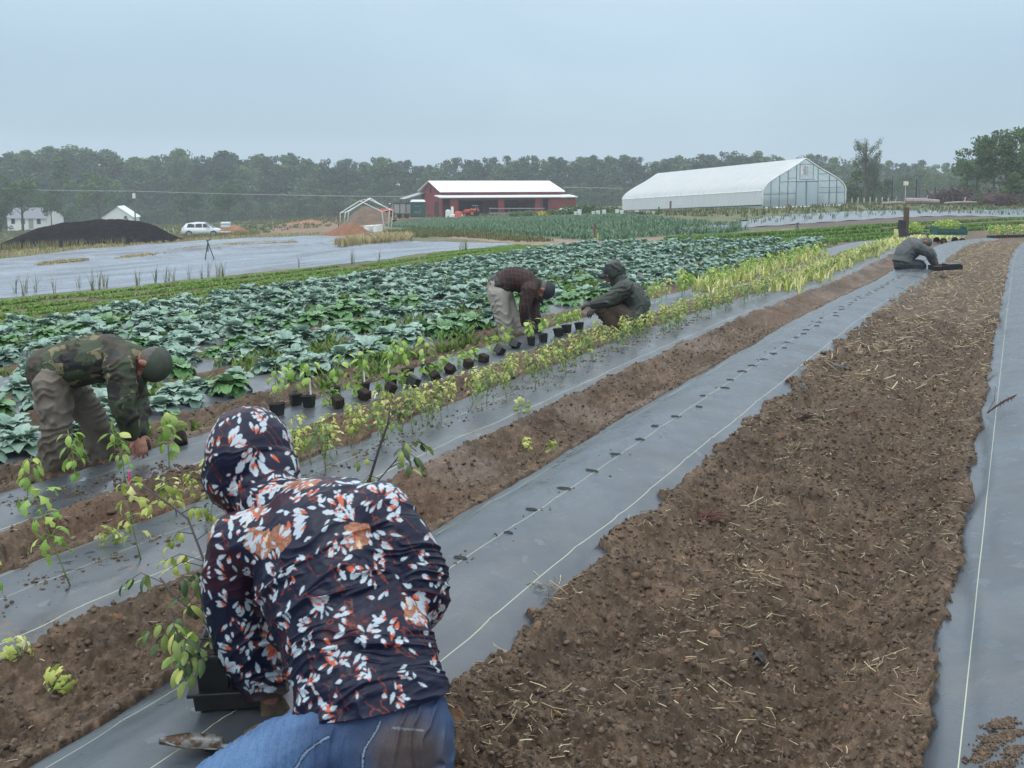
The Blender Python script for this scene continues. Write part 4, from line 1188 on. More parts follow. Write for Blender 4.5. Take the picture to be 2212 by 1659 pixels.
# car
def car(loc, rz):
    o = empty('car', loc, rz, 'silver white sport utility car parked beside the orange clay heap', 'car')
    M_CAR = mat('silver white car paint', (.62, .66, .70), .25, .04, spec=.7); M_GL = mat('dark car glass', (.03, .04, .05), .1, .1)
    sec = [(-2.2, .35, .95, .8), (-2.15, .30, 1.05, .86), (-1.6, .28, 1.10, .9), (-.6, .26, 1.06, .92), (.6, .26, 1.04, .92), (1.5, .28, .98, .9), (2.0, .30, .85, .86), (2.22, .38, .68, .75)]
    V = []
    for x, z0, z1, w in sec:
        for yy, zz in ((-w, z0 + .08), (-w * 1.0, (z0 + z1) / 2), (-w * .93, z1 - .03), (-w * .7, z1), (w * .7, z1), (w * .93, z1 - .03), (w, (z0 + z1) / 2), (w, z0 + .08), (w * .8, z0), (-w * .8, z0)): V.append((x, yy, zz))
    Fq = []
    for i in range(len(sec) - 1):
        for k in range(10): Fq.append((i * 10 + k, i * 10 + (k + 1) % 10, (i + 1) * 10 + (k + 1) % 10, (i + 1) * 10 + k))
    Fq.append(tuple(range(9, -1, -1))); Fq.append(tuple((len(sec) - 1) * 10 + k for k in range(10)))
    npmesh('body', V, Fq, M_CAR, o)
    cs = [(-2.05, 1.05, .78, .05), (-1.7, 1.52, .68, 1), (-.7, 1.66, .66, 1), (.2, 1.62, .66, 1), (1.25, 1.03, .78, .05)]
    q = MB(); V = []
    for x, z, w, _ in cs: V += [(x, -.84, 1.0), (x, -w, z), (x, w, z), (x, .84, 1.0)]
    Fq = []
    for i in range(len(cs) - 1):
        for k in range(3): Fq.append((i * 4 + k, i * 4 + k + 1, (i + 1) * 4 + k + 1, (i + 1) * 4 + k))
    q.add(V, Fq); cb = q.build('cabin', M_CAR, o, True)
    for s in (-1, 1):
        for (x0, x1, xa, xb) in ((-1.45, -.75, -1.6, -.75), (-.65, .05, -.65, .1), (.15, .75, .2, 1.0)):
            q = MB(); q.add([(xa, s * .845, 1.08), (xb, s * .845, 1.08), (min(x1, .45), s * .70, 1.5), (x0, s * .70, 1.5)], [(0, 1, 2, 3)]); q.build('window', M_GL, cb)
        for x in (-1.35, 1.35):
            q = MB(); q.cyl((x, s * .72, .36), (x, s * .93, .36), .37, 20); wh = q.build('wheel', M_BLACK, o, False)
            q = MB(); q.cyl((x, s * .92, .36), (x, s * .945, .36), .22, 14); q.build('rim', M_GREYM, wh)
        q = MB(); q.box((2.08, s * .62, .78), (.2, .32, .14)); q.build('headlight', M_WHITE, o)
        q = MB(); q.box((-2.18, s * .66, .92), (.1, .3, .14)); q.build('tail_light', mat('tail light', (.4, .02, .02), .3), o)
    q = MB(); q.add([(1.28, -.7, 1.05), (1.28, .7, 1.05), (.4, .6, 1.58), (.4, -.6, 1.58)], [(0, 1, 2, 3)]); q.build('windscreen', M_GL, o)
    q = MB(); q.add([(-2.1, -.7, 1.08), (-2.1, .7, 1.08), (-1.76, .6, 1.5), (-1.76, -.6, 1.5)], [(3, 2, 1, 0)]); q.build('rear_window', M_GL, o)
    q = MB(); q.box((0, 0, .34), (4.3, 1.6, .2)); q.build('sill', M_BLACK, o)
    for s in (-1, 1):
        q = MB(); q.box((.75, s * .96, 1.1), (.2, .16, .14)); q.build('mirror', M_CAR, o)
    return o
car(P(438, 511, 117), FACE + .12)

# pallet of orange and white sacks by the car
g = P(489, 506, 116); o = empty('sack_pallet', g, FACE, 'stack of orange, white and blue sacks on a pallet in front of the car', 'pallet')
M_OS = mat('orange sack', (.6, .28, .12), .6); M_BS = mat('blue sack', (.25, .5, .75), .6)
q = MB(); q.box((0, 0, .1), (1.1, .9, .14)); q.build('pallet_base', M_WOOD, o)
for z_, mm in ((.28, M_WHITE), (.5, M_OS), (.72, M_OS), (.92, M_WHITE), (1.12, M_BS), (1.28, M_WHITE)):
    q = MB(); q.box((-.05, 0, z_), (.95, .8, .2)); q.build('sack', mm, o, bevel=.05)

# houses
def house(g, rz, L, W, H, R, label, name, win=True, m_roof=None):
    o = empty(name, g, rz, label, 'house')
    q = MB(); q.box((0, 0, H / 2 - .5), (L, W, H + 1)); q.prism([(-L / 2, -W / 2, H), (-L / 2, W / 2, H), (-L / 2, 0, R)], (.01, 0, 0)); q.prism([(L / 2 - .01, -W / 2, H), (L / 2 - .01, W / 2, H), (L / 2 - .01, 0, R)], (.01, 0, 0)); q.build('wall', M_WHITE, o)
    rfm = m_roof or mat('grey shingle roof', (.20, .22, .25), .8, .2)
    q = MB()
    for s in (-1, 1):
        q.add([(-L / 2 - .3, s * (W / 2 + .3), H - .15), (L / 2 + .3, s * (W / 2 + .3), H - .15), (L / 2 + .3, 0, R + .12), (-L / 2 - .3, 0, R + .12)], [(0, 1, 2, 3) if s < 0 else (3, 2, 1, 0)])
    q.build('roof', rfm, o)
    if win:
        for x in (-L * .35, -L * .1, L * .3):
            q = MB(); q.box((x, -W / 2 - .02, 1.6), (.9, .06, 1.2)); f = q.build('window', M_GREYM, o)
            q = MB(); q.box((x, -W / 2 - .06, 1.6), (.7, .04, 1.0)); q.build('pane', M_DARKIN, f)
        q = MB(); q.box((L * .1, -W / 2 - .03, 1.1), (1.0, .06, 2.1)); q.build('door', M_GREYM, o)
    return o
house(P(78, 493, 215), FACE - .1, 8.6, 6.5, 2.3, 4.2, 'white house with a grey roof behind the left end of the compost heap', 'house')
house(P(262, 488, 205), FACE + PI / 2 + .2, 8, 5.8, 1.9, 3.9, 'white gabled shed with a pale roof peeping above the compost heap', 'shed', False, M_ROOFW)

# posts, poles, fences
def post(u, v, d, h, r, m, name, label, cat, group=None, lean=0):
    p = P(u, v, d) if d else G(u, v)
    q = MB(); q.tube([(0, 0, -.15), (lean * h, 0, h)], r, 7); o = q.build(name, m); o.location = p
    return tag(o, label, cat, group)
post(1284, 531, None, .98, .05, M_WOOD, 'wooden_post', 'short weathered wooden post at the far corner of the cabbage field', 'post')
post(1291, 531, 44.5, .55, .03, mat('yellow paint', (.5, .42, .08), .6), 'water_hydrant', 'slim yellow standpipe beside the short wooden post', 'standpipe')
post(1302, 530, 44.5, .32, .025, M_DGREEN, 'green_stake', 'small dark green stake right of the yellow standpipe', 'stake')
post(1448, 477, 90, 1.3, .09, mat('grey post', (.16, .12, .10), .8), 'wooden_post', 'brown and white post in the onion field before the greenhouse', 'post')
post(1423, 475, 92, .8, .06, M_DGREEN, 'green_stake', 'green stake left of the brown and white post', 'stake')
post(686, 484, 96, 4.2, .05, M_WOOD, 'wooden_post', 'tall thin wooden post left of the white pipe frame', 'post') if False else None
post(731, 484, 105, 2.4, .06, M_WOOD, 'wooden_post', 'thin brown post close left of the white pipe frame', 'post')
post(1196, 461, 128, 1.0, .1, M_WOOD, 'wooden_post', 'stubby post at the end of the rail before the barn', 'post') if False else None
# deer fence at left
for k, u in enumerate(range(545, 735, 19)):
    post(u, 494 - (u - 545) * .10, 160, 2.6 + .3 * (k % 2), .06, M_WOOD, 'fence_post', 'thin fence post in the wire fence left of the pipe frame', 'fence post', 'posts of the left wire fence')
for k, u in enumerate((1700, 1730, 1768, 1790)):
    pass
for u, vt, vb, ln in ((1931, 396, 452, -.02), (1983, 398, 452, -.18), (2024, 392, 430, 0)):
    post(u - 5, vb, 118, (vb - vt) / 2225 * 118, .06, M_BLACK, 'fence_post', 'dark steel post standing in the field edge right of the greenhouse, %s' % {1931: 'leftmost of three', 1983: 'leaning one', 2024: 'behind the log pile'}[u], 'fence post')
for k, u in enumerate(range(1840, 1925, 13)):
    o = post(u, 451, 125, .8 + .1 * (k % 2), .04, M_WHITE, 'white_marker', 'short white marker among weeds right of the greenhouse', 'marker', 'white markers right of the greenhouse')
p = P(1957, 396, 122); q = MB(); q.box((0, 0, 0), (.55, .1, .5)); q.tube([(0, .08, -3.0), (0, .08, .2)], .03, 6); o = q.build('sign_board', mat('cream board', (.75, .72, .58), .6)); o.location = p; o.rotation_euler = (0, 0, FACE); tag(o, 'small cream square board on a thin pole right of the greenhouse', 'sign')

# utility poles and wires
def pole(u, v, d, h, label, box_=True):
    o = empty('utility_pole', P(u, v, d), FACE, label, 'utility pole')
    q = MB(); q.tube([(0, 0, -1), (0, 0, h)], [.16, .11], 8); q.build('pole', mat('pole wood', (.12, .11, .10), .8), o)
    q = MB(); q.box((0, 0, h - .5), (2.0, .12, .14)); q.build('crossarm', M_WOOD, o)
    if box_: q = MB(); q.cyl((.0, -.35, h - 2.1), (.0, -.35, h - 1.1), .28, 12); q.build('transformer', M_WHITE, o)
    return o
pole(293, 494, 200, 8.0, 'utility pole with a pale transformer above the compost heap')
pole(1236, 456, 240, 6.2, 'distant utility pole just right of the barn roof', False)
pole(2129, 440, 135, 6.6, 'thin grey utility pole in front of the dark trees on the right', False)
def wire(pts, r, name, label):
    q = MB(); q.tube([P(*p) for p in pts], r, 4, caps=False); o = q.build(name, mat('wire grey', (.45, .48, .5), .5)); return tag(o, label, 'wire')
wire([(-40, 405, 190), (100, 411, 195), (293, 413, 200), (500, 419, 200), (700, 423, 200), (880, 425, 200)], .035, 'power_line', 'power line crossing before the forest left of the barn')
wire([(1218, 405, 236), (1280, 405.5, 230), (1345, 407, 225)], .035, 'power_line', 'power line between the barn and the white greenhouse')
wire([(1760, 398, 225), (1900, 404, 230), (1990, 400, 240)], .03, 'power_line', 'power line right of the greenhouse') if False else None

# low hedge rows and flowers before the barn, white buckets
hb = Gpoly([(1108, 467), (1150, 460), (1240, 452), (1345, 449), (1345, 458), (1240, 462), (1180, 467)])
M_BUSH = leafmat('garden bush leaf', [(.04, .09, .03), (.08, .16, .05), (.14, .23, .07)], .5, .2, 'tone')
for i, (u, v, w_b, h_b) in enumerate(((1120, 466, 2.2, .8), (1145, 464, 2.0, .9), (1170, 463, 2.2, .7), (1200, 462, 2.4, .9), (1228, 460, 2.2, 1.2), (1252, 459, 2.4, 1.4), (1275, 458, 2.0, 1.3), (1300, 457, 2.6, 1.0), (1325, 457, 2.4, .9))):
    p = P(u, v, 122)
    n = 380; rgb = np.random.default_rng(500 + i)
    dirs = rgb.normal(0, 1, (n, 3)); dirs /= np.linalg.norm(dirs, axis=1)[:, None]; dirs[:, 2] = np.abs(dirs[:, 2])
    rr_ = rgb.uniform(.6, 1.1, n)[:, None]; C_ = dirs * rr_ * np.array([w_b * .55, .8, h_b])
    s_ = .13; a_ = rgb.normal(0, 1, (n, 3)); b_ = np.cross(a_, rgb.normal(0, 1, (n, 3))); a_ /= np.linalg.norm(a_, axis=1)[:, None]; b_ /= np.linalg.norm(b_, axis=1)[:, None]
    V = np.stack([C_ - a_ * s_, C_ - b_ * s_, C_ + a_ * s_, C_ + b_ * s_], 1).reshape(-1, 3)
    o = npmesh('bush', V, np.arange(n * 4).reshape(-1, 4), M_BUSH if i != 2 else leafmat('yellow bloom', [(.1, .15, .03), (.5, .42, .05), (.6, .5, .08)], .5, .2, 'tone'), attrs={'tone': np.repeat(rgb.uniform(0, 1, n), 4)}, smooth=False); o.location = p; o.rotation_euler = (0, 0, FACE)
    if i == 2: tag(o, 'low yellow flowering bush in the hedge before the barn', 'bush')
    else: tag(o, 'rounded green bush in the hedge before the right part of the barn', 'bush', 'green bushes before the barn')
for k, (u, v, s) in enumerate(((1244, 464, .5), (1252, 464, .8), (1282, 464, .5), (1292, 465, .7), (1305, 465, .8), (1333, 464, .8), (1343, 464, .7), (1376, 465, .7), (1400, 466, .6), (1411, 465.5, .6))):
    p = P(u, v, 100); q = MB(); q.tube([(0, 0, 0), (0, 0, .5 * s * 1.2)], [.16, .2], 12); q.tube([(0, 0, .49 * s * 1.2), (0, 0, .54 * s * 1.2)], [.22, .22], 12); o = q.build('bucket', M_WHITE, smooth=False); o.location = p
    tag(o, 'white bucket standing in the line between the barn and the greenhouse', 'bucket', 'white buckets before the greenhouse')
p = P(1380, 469, 98); q = MB(); q.box((0, 0, .25), (.9, .5, .5), taper=.85); o = q.build('black_crate', M_BLACK, bevel=.03); o.location = p; o.rotation_euler = (0, 0, FACE); tag(o, 'black crate on the ground before the greenhouse corner', 'crate')
# items before the barn
for (u, v, d, sz, m_, nm, lb) in ((968, 467, 139, (.7, .6, 1.1), M_WHITE, 'white_tank', 'white plastic tank standing left of the porch'), (977, 468, 138, (.35, .35, 1.3), M_WHITE, 'white_drum', 'tall slim white drum beside the white tank'),
                                  (986, 470, 137, (1.8, .8, .4), M_WHITE, 'white_tray', 'low white tub on the ground before the porch'), (990, 468, 136.2, (.9, .5, .65), mat('coral red plastic', (.7, .12, .10), .5), 'red_crate', 'bright red crate behind the low white tub'),
                                  (1214, 447, 143, (.6, .6, .45), M_WHITE, 'white_tank', 'left one of two white tanks at the right end of the barn'), (1230, 447, 143, (.9, .7, .55), M_WHITE, 'white_tank', 'right and larger one of two white tanks at the barn end')):
    q = MB(); q.box((0, 0, sz[2] / 2), sz, taper=.92); q.box((0, 0, sz[2] + .03), (sz[0] * .5, sz[1] * .5, .08)); o = q.build(nm, m_, bevel=.06); o.location = P(u, v, d); o.rotation_euler = (0, 0, FACE + .2); tag(o, lb, nm.split('_')[1])
o = empty('wooden_rail', P(1100, 466, 133), FACE, 'low wooden rail fence before the middle bays of the barn', 'fence')
for x_ in (-2.5, 0, 2.5, 4.5): q = MB(); q.box((x_, 0, .5), (.12, .12, 1.2)); q.build('post', M_WOOD, o)
for z_ in (.35, .95): q = MB(); q.box((1.0, -.1, z_), (7.2, .06, .1)); q.build('rail', M_GREYM, o)

# sprinkler tripods
def tripod(u, v, h, label):
    g = G(u, v); o = empty('sprinkler_tripod', g, FACE, label, 'sprinkler')
    for a in (0, 2.1, 4.2):
        q = MB(); q.tube([(0, 0, h), (.33 * h * math.cos(a + .3), .33 * h * math.sin(a + .3), 0)], .018, 6); q.build('leg', M_DGREEN, o)
    q = MB(); q.tube([(0, 0, h * .5), (0, 0, h * 1.08)], .02, 6); q.build('riser', M_DGREEN, o)
    q = MB(); q.tube([(-.06, 0, h * 1.06), (.1, 0, h * 1.12)], .025, 6); q.build('nozzle', M_DGREEN, o)
tripod(450, 566, .75, 'dark green sprinkler tripod standing on the grey tarpaulin')
tripod(1722, 503, .5, 'dark green sprinkler tripod at the edge of the film field')
# ------------------------------------------------------------------ trees
M_BARK = mat('bark', (.075, .062, .05), .85, .3, 6)
M_PINE = leafmat('pine foliage', [(.014, .034, .020), (.026, .056, .030), (.045, .085, .042), (.06, .10, .05)], .6, .12, 'tone', .2, .8)
M_OAK = leafmat('broadleaf foliage', [(.022, .050, .018), (.045, .090, .030), (.085, .15, .045), (.12, .19, .065)], .55, .18, 'tone', .2, .9)
M_PALE = leafmat('pale spring foliage', [(.07, .11, .05), (.11, .16, .08), (.17, .22, .11)], .6, .25, 'tone', .2)


def tree_parts(seed, kind):
    """unit tree: 10 m tall. returns trunk MB, crown (V, F, tone)"""
    rg = np.random.default_rng(seed); H = 10.0
    tr = MB(); lean = rg.normal(0, .15, 2)
    tp = [(lean[0] * k * k, lean[1] * k * k, H * .93 * k) for k in np.linspace(0, 1, 8)]
    tr.tube(tp, [.20 - .17 * k for k in np.linspace(0, 1, 8)], 7)
    cl = []
    if kind == 'pine':
        for i in range(36):
            k = rg.uniform(.18, 1.0); z = H * k; w = (1.9 * (1.06 - k) ** .6 * 1.5) * rg.uniform(.5, 1.1); az = rg.uniform(0, 6.28)
            cl.append((w * math.cos(az), w * math.sin(az), z, rg.uniform(.6, 1.1), rg.uniform(.45, .75)))
        cl.append((0, 0, H * .98, .5, .6)); qs = .20; nq = 56
    elif kind == 'oak':
        for i in range(34):
            th = rg.uniform(0, 6.28); ph = rg.uniform(-.55, 1.0); rr = rg.uniform(.55, 1.0)
            cl.append((2.9 * rr * math.cos(th) * math.sqrt(max(0, 1 - ph * ph * .9)), 2.9 * rr * math.sin(th) * math.sqrt(max(0, 1 - ph * ph * .9)), H * (.60 + .36 * ph * rr), rg.uniform(.7, 1.15), rg.uniform(.5, .85)))
        qs = .24; nq = 62
    elif kind == 'tall':
        for i in range(36):
            k = rg.uniform(.10, 1.0); az = rg.uniform(0, 6.28); w = 2.2 * math.sin(PI * min(1, (k + .05) / 1.05) ** .9) * rg.uniform(.3, 1)
            cl.append((w * math.cos(az), w * math.sin(az), H * k * .96, rg.uniform(.6, 1.0), rg.uniform(.5, .9)))
        qs = .23; nq = 60
    else:  # thin upright branches, barely leafed
        for i in range(64):
            az = rg.uniform(0, 6.28); k0 = rg.uniform(.25, .7); ln = rg.uniform(2.0, 4.2) * (1.1 - .5 * k0); sp = rg.uniform(.25, .62)
            p0 = Vector((0, 0, H * k0)); pts = [p0 + Vector((math.cos(az) * sp * ln * t, math.sin(az) * sp * ln * t, ln * t * (1 - .1 * t))) for t in (0, .35, .7, 1)]
            tr.tube(pts, [.05, .03, .02, .008], 4, caps=False)
            for j in range(3):
                q = pts[2] * (1 - j / 3) + pts[3] * (j / 3); cl.append((q.x, q.y, q.z, .3, .35))
        qs = .09; nq = 16
    V = []; A = []
    for (x, y, z, r, rz) in cl:
        n = nq; d = rg.normal(0, 1, (n, 3)); d /= np.linalg.norm(d, axis=1)[:, None]
        d *= rg.uniform(.35, 1.1, n)[:, None] ** .6
        c = np.array([x, y, z]) + d * np.array([r, r, rz])
        a = rg.normal(0, 1, (n, 3)); a /= np.linalg.norm(a, axis=1)[:, None]; b = np.cross(a, rg.normal(0, 1, (n, 3))); b /= np.linalg.norm(b, axis=1)[:, None]
        s = qs * rg.uniform(.5, 1.15, n)[:, None]
        V.append(np.stack([c - a * s, c - b * s * .7, c + a * s, c + b * s * .7], 1).reshape(-1, 3))
        A.append(np.repeat(np.clip(rg.normal(.45, .14) + rg.normal(0, .14, n), 0, 1), 4))
        if kind != 'thin' and rg.random() < .5:
            k = max(.2, z / H - .12); tr.tube([(0, 0, H * k * .93), (x * .5, y * .5, (H * k + z) * .5), (x, y, z)], [.07, .05, .02], 4, caps=False)
    V = np.concatenate(V); A = np.concatenate(A)
    return tr, V, np.arange(len(V)).reshape(-1, 4), A


TSRC = {}
def tree(kind, var, p, height, width, label, cat='tree', group=None, m=None, name=None):
    key = (kind, var, m.name if m else '')
    nm = name or {'pine': 'pine_tree', 'oak': 'oak_tree', 'tall': 'forest_tree', 'thin': 'bare_tree'}[kind]
    if key not in TSRC:
        tr, V, Fq, A = tree_parts(1000 + var * 7 + len(kind), kind)
        r = empty(nm); tr.build('trunk', M_BARK, r, True)
        npmesh('crown', V, Fq, m or {'pine': M_PINE, 'oak': M_OAK, 'tall': M_OAK, 'thin': M_PALE}[kind], r, attrs={'tone': A}, smooth=False); kids(r)
        TSRC[key] = [r, 0]
    s = TSRC[key]
    r = s[0] if s[1] == 0 else copy_tree(s[0]); s[1] += 1
    r.name = nm
    if s[1] == 1: kids(r)
    global LAST; LAST = r; r.location = p; r.rotation_euler = (0, 0, random.uniform(0, 6.28)); r.scale = (width, width, height / 10.0)
    return tag(r, label, cat, group)


SKY = [(-120, 340), (0, 337), (40, 330), (80, 335), (110, 322), (140, 314), (175, 328), (200, 323), (240, 335), (290, 342), (340, 345), (395, 328), (430, 347), (485, 330), (520, 346), (570, 342), (640, 340), (700, 352), (760, 350), (800, 341), (860, 347), (915, 360), (960, 344), (1010, 350), (1060, 348), (1130, 344), (1185, 335), (1230, 346), (1300, 343), (1350, 340), (1400, 346), (1440, 342), (1520, 340), (1600, 328), (1660, 338), (1720, 343), (1800, 343), (1850, 344), (1900, 350), (1960, 352), (2040, 362), (2070, 350), (2140, 345), (2330, 340)]
su = [a for a, b in SKY]; sv = [b for a, b in SKY]
FB = [(-120, 505), (0, 500), (500, 482), (900, 462), (1300, 450), (1700, 440), (2330, 434)]
def fbv(u): return float(np.interp(u, [a for a, b in FB], [b for a, b in FB]))
rt = random.Random(4)
n_t = 0
def place_far(u, d, vt, kind, wfac, label, group, m=None):
    global n_t
    x = P(u, 450, d); z = bz(x.x, x.y); p = Vector((x.x, x.y, z - .3)); top = P(u, vt, d).z; h = max(4, top - z + .3)
    tree(kind, rt.randrange(5), p, h, wfac * h / 10 * 1.0, label, 'tree', group, m); n_t += 1
u = -110
while u < 2330:                                   # skyline row
    vt = float(np.interp(u, su, sv)) + (rt.uniform(-10, 9) if u < 600 or u > 1560 else rt.uniform(-6, 8))
    side = 'left of the barn' if u < 900 else 'behind the barn and greenhouse' if u < 1750 else 'right of the greenhouse'
    if u < 480 or u > 1560: kind = rt.choice(['tall', 'tall', 'oak', 'pine'])
    else: kind = rt.choice(['pine', 'pine', 'tall'])
    place_far(u, rt.uniform(320, 335), vt, kind, .95 if kind == 'pine' else 1.25, {'pine': 'hazy dark pine', 'oak': 'hazy round-crowned tree', 'tall': 'hazy tall tree'}[kind] + ' on the forest skyline ' + side, 'forest skyline trees ' + side)
    u += rt.uniform(13, 19)
u = -100
while u < 2330:                                   # second row, lower
    vt = float(np.interp(u, su, sv)) + rt.uniform(9, 18)
    side = 'left of the barn' if u < 900 else 'behind the barn and greenhouse' if u < 1750 else 'right of the greenhouse'
    kind = rt.choice(['tall', 'oak', 'pine']) if u < 700 or u > 1560 else rt.choice(['pine', 'pine', 'tall'])
    place_far(u, rt.uniform(295, 312), vt, kind, 1.4, 'dark tree in the lower front of the forest ' + side, 'lower forest trees ' + side)
    u += rt.uniform(19, 26)
u = -100
while u < 2100:                                   # undergrowth row closing the gaps below the crowns
    vt = fbv(u) - rt.uniform(40, 62) * (1 if u < 1600 else .8)
    side = 'left of the barn' if u < 900 else 'behind the barn and greenhouse' if u < 1750 else 'right of the greenhouse'
    place_far(u, rt.uniform(278, 290), vt, 'tall', 1.6, 'low bushy tree at the foot of the forest ' + side, 'undergrowth trees ' + side)
    u += rt.uniform(16, 22)
# individual nearer trees, left
def near(u, vb, vt, d, kind, wf, label, var=0, m=None, name=None):
    x = P(u, vb, d); z = min(x.z, bz(x.x, x.y)) - .2 if True else x.z
    p = Vector((x.x, x.y, z)); h = P(u, vt, d).z - z; tree(kind, var, p, h, wf * h / 10, label, 'tree', None, m, name)
near(50, 505, 378, 195, 'oak', 1.25, 'round leafy tree in front of the white house at the far left', 0)
near(112, 499, 402, 206, 'oak', .7, 'leafy tree hiding the right end of the white house', 2)
near(2, 503, 410, 200, 'tall', 1.3, 'leafy tree hiding the left end of the white house', 1)
near(-30, 505, 350, 190, 'oak', 1.0, 'leafy tree cut by the left edge of the photo', 1)
near(215, 492, 370, 225, 'oak', 1.25, 'broad leafy tree right of the white house behind the compost heap', 2)
near(135, 492, 345, 240, 'tall', 1.1, 'tall pale green tree rising behind the white house', 3)
near(495, 497, 385, 220, 'oak', 1.05, 'round leafy tree behind the silver car', 3)
near(405, 495, 395, 240, 'oak', 1.1, 'dark leafy tree left of the round tree behind the car', 4)
near(272, 487, 466, 190, 'tall', 1.2, 'small bush growing before the white shed gable', 4, None, 'small_tree')
near(485, 490, 332, 300, 'pine', 1.0, 'dark pine rising above the skyline over the silver car', 1)
near(398, 490, 326, 300, 'oak', .6, 'open-crowned tree rising above the skyline left of the dark pine', 4)
# right side
near(1868, 448, 290, 150, 'thin', 1.2, 'tall thin barely leafed tree right of the greenhouse', 0)
near(1888, 448, 322, 152, 'thin', .7, 'thinner pale tree growing against the tall barely leafed one', 1)
for k, (u, vt, d, kd, w_) in enumerate(((1850, 368, 158, 'tall', 1.7), (1885, 374, 155, 'tall', 1.7), (1835, 385, 160, 'tall', 1.6), (1915, 388, 165, 'tall', 1.7))):
    near(u, 450, vt, d, kd, w_, 'dark bushy tree at the foot of the thin tree, %s of four' % ['tallest', 'second tallest', 'leftmost', 'rightmost'][k], k)
for k, (u, vt, d) in enumerate(((1950, 372, 240), (1985, 366, 250), (2020, 372, 245), (2055, 362, 250), (1930, 378, 235))):
    near(u, 440, vt, d, 'oak', 1.2, 'pale hazy tree filling the gap right of the greenhouse', k, M_OAK); LAST['group'] = 'hazy gap trees'
for k, (u, vt, d, kd, w_, lb) in enumerate(((2145, 272, 120, 'oak', .9, 'tallest dark tree of the right-hand group, its top lobes against the sky'), (2210, 272, 118, 'oak', 1.0, 'dark tree cut by the right edge of the photo'), (2108, 305, 122, 'oak', 1.1, 'rounded dark tree at the left of the right-hand group'),
                                     (2172, 312, 112, 'tall', 1.5, 'broad dark tree in front of the right-hand group'), (2088, 348, 128, 'tall', 1.4, 'low dark tree at the left foot of the right-hand group'), (2240, 300, 112, 'oak', 1.1, 'dark tree mostly outside the right edge of the photo'), (2190, 372, 108, 'tall', 1.8, 'low broad bush under the right-hand trees'))):
    near(u, 440, vt, d, kd, w_, lb, k % 5)
near(2112, 440, 400, 104, 'tall', .8, 'small light green sapling before the dark right-hand trees', 2, M_PALE, 'sapling')
# brush pile, logs, low red wall at right
def brush(u0, u1, vb, vt, d, label, seed, m):
    A = P(u0, vb, d); B = P(u1, vb, d); rg_ = random.Random(seed); q = MB()
    H_ = (vb - vt) / 2225 * d
    for i in range(420):
        s = rg_.random(); env = math.sin(PI * s) ** .6; c = A.lerp(B, s) + Vector((rg_.uniform(-1, 1), rg_.uniform(-1.5, 1.5), rg_.random() * H_ * env)); v_ = Vector((rg_.gauss(0, 1), rg_.gauss(0, 1), rg_.gauss(0, .7))).normalized() * rg_.uniform(.4, 1.2)
        q.tube([c - v_, c + v_ * .2 + Vector((0, 0, .08)), c + v_], [.05, .045, .02], 3, caps=False)
    o = q.build('brush_pile', m); tag(o, label, 'brush pile')
M_BRUSH = mat('reddish brown brush', (.09, .06, .055), .85, .4)
brush(2010, 2125, 440, 408, 112, 'tall tangled reddish brush pile below the right-hand trees', 3, M_BRUSH)
brush(2110, 2215, 441, 420, 108, 'lower reddish brush pile reaching the right edge', 4, mat('faded red brush', (.13, .085, .08), .85, .3))
for k, (u0, v0, u1, v1, d, r, lb) in enumerate(((1955, 434, 2028, 436, 100, .3, 'long pale felled log lying right of the greenhouse'), (1905, 440, 1952, 438, 104, .16, 'thin pale log left of the long felled log'), (2040, 439, 2110, 437, 101, .12, 'thin grey log before the brush pile'))):
    A = P(u0, v0, d); B = P(u1, v1, d); q = MB(); q.tube([A, A.lerp(B, .5) + Vector((0, 0, .05)), B], [r, r * .9, r * .75], 9); q.tube([A.lerp(B, .6), A.lerp(B, .66) + Vector((0, .3, .6))], [.08, .04], 5)
    o = q.build('felled_log', mat('pale log', (.30, .25, .24), .8, .3)); tag(o, lb, 'log')
print('trees', n_t)
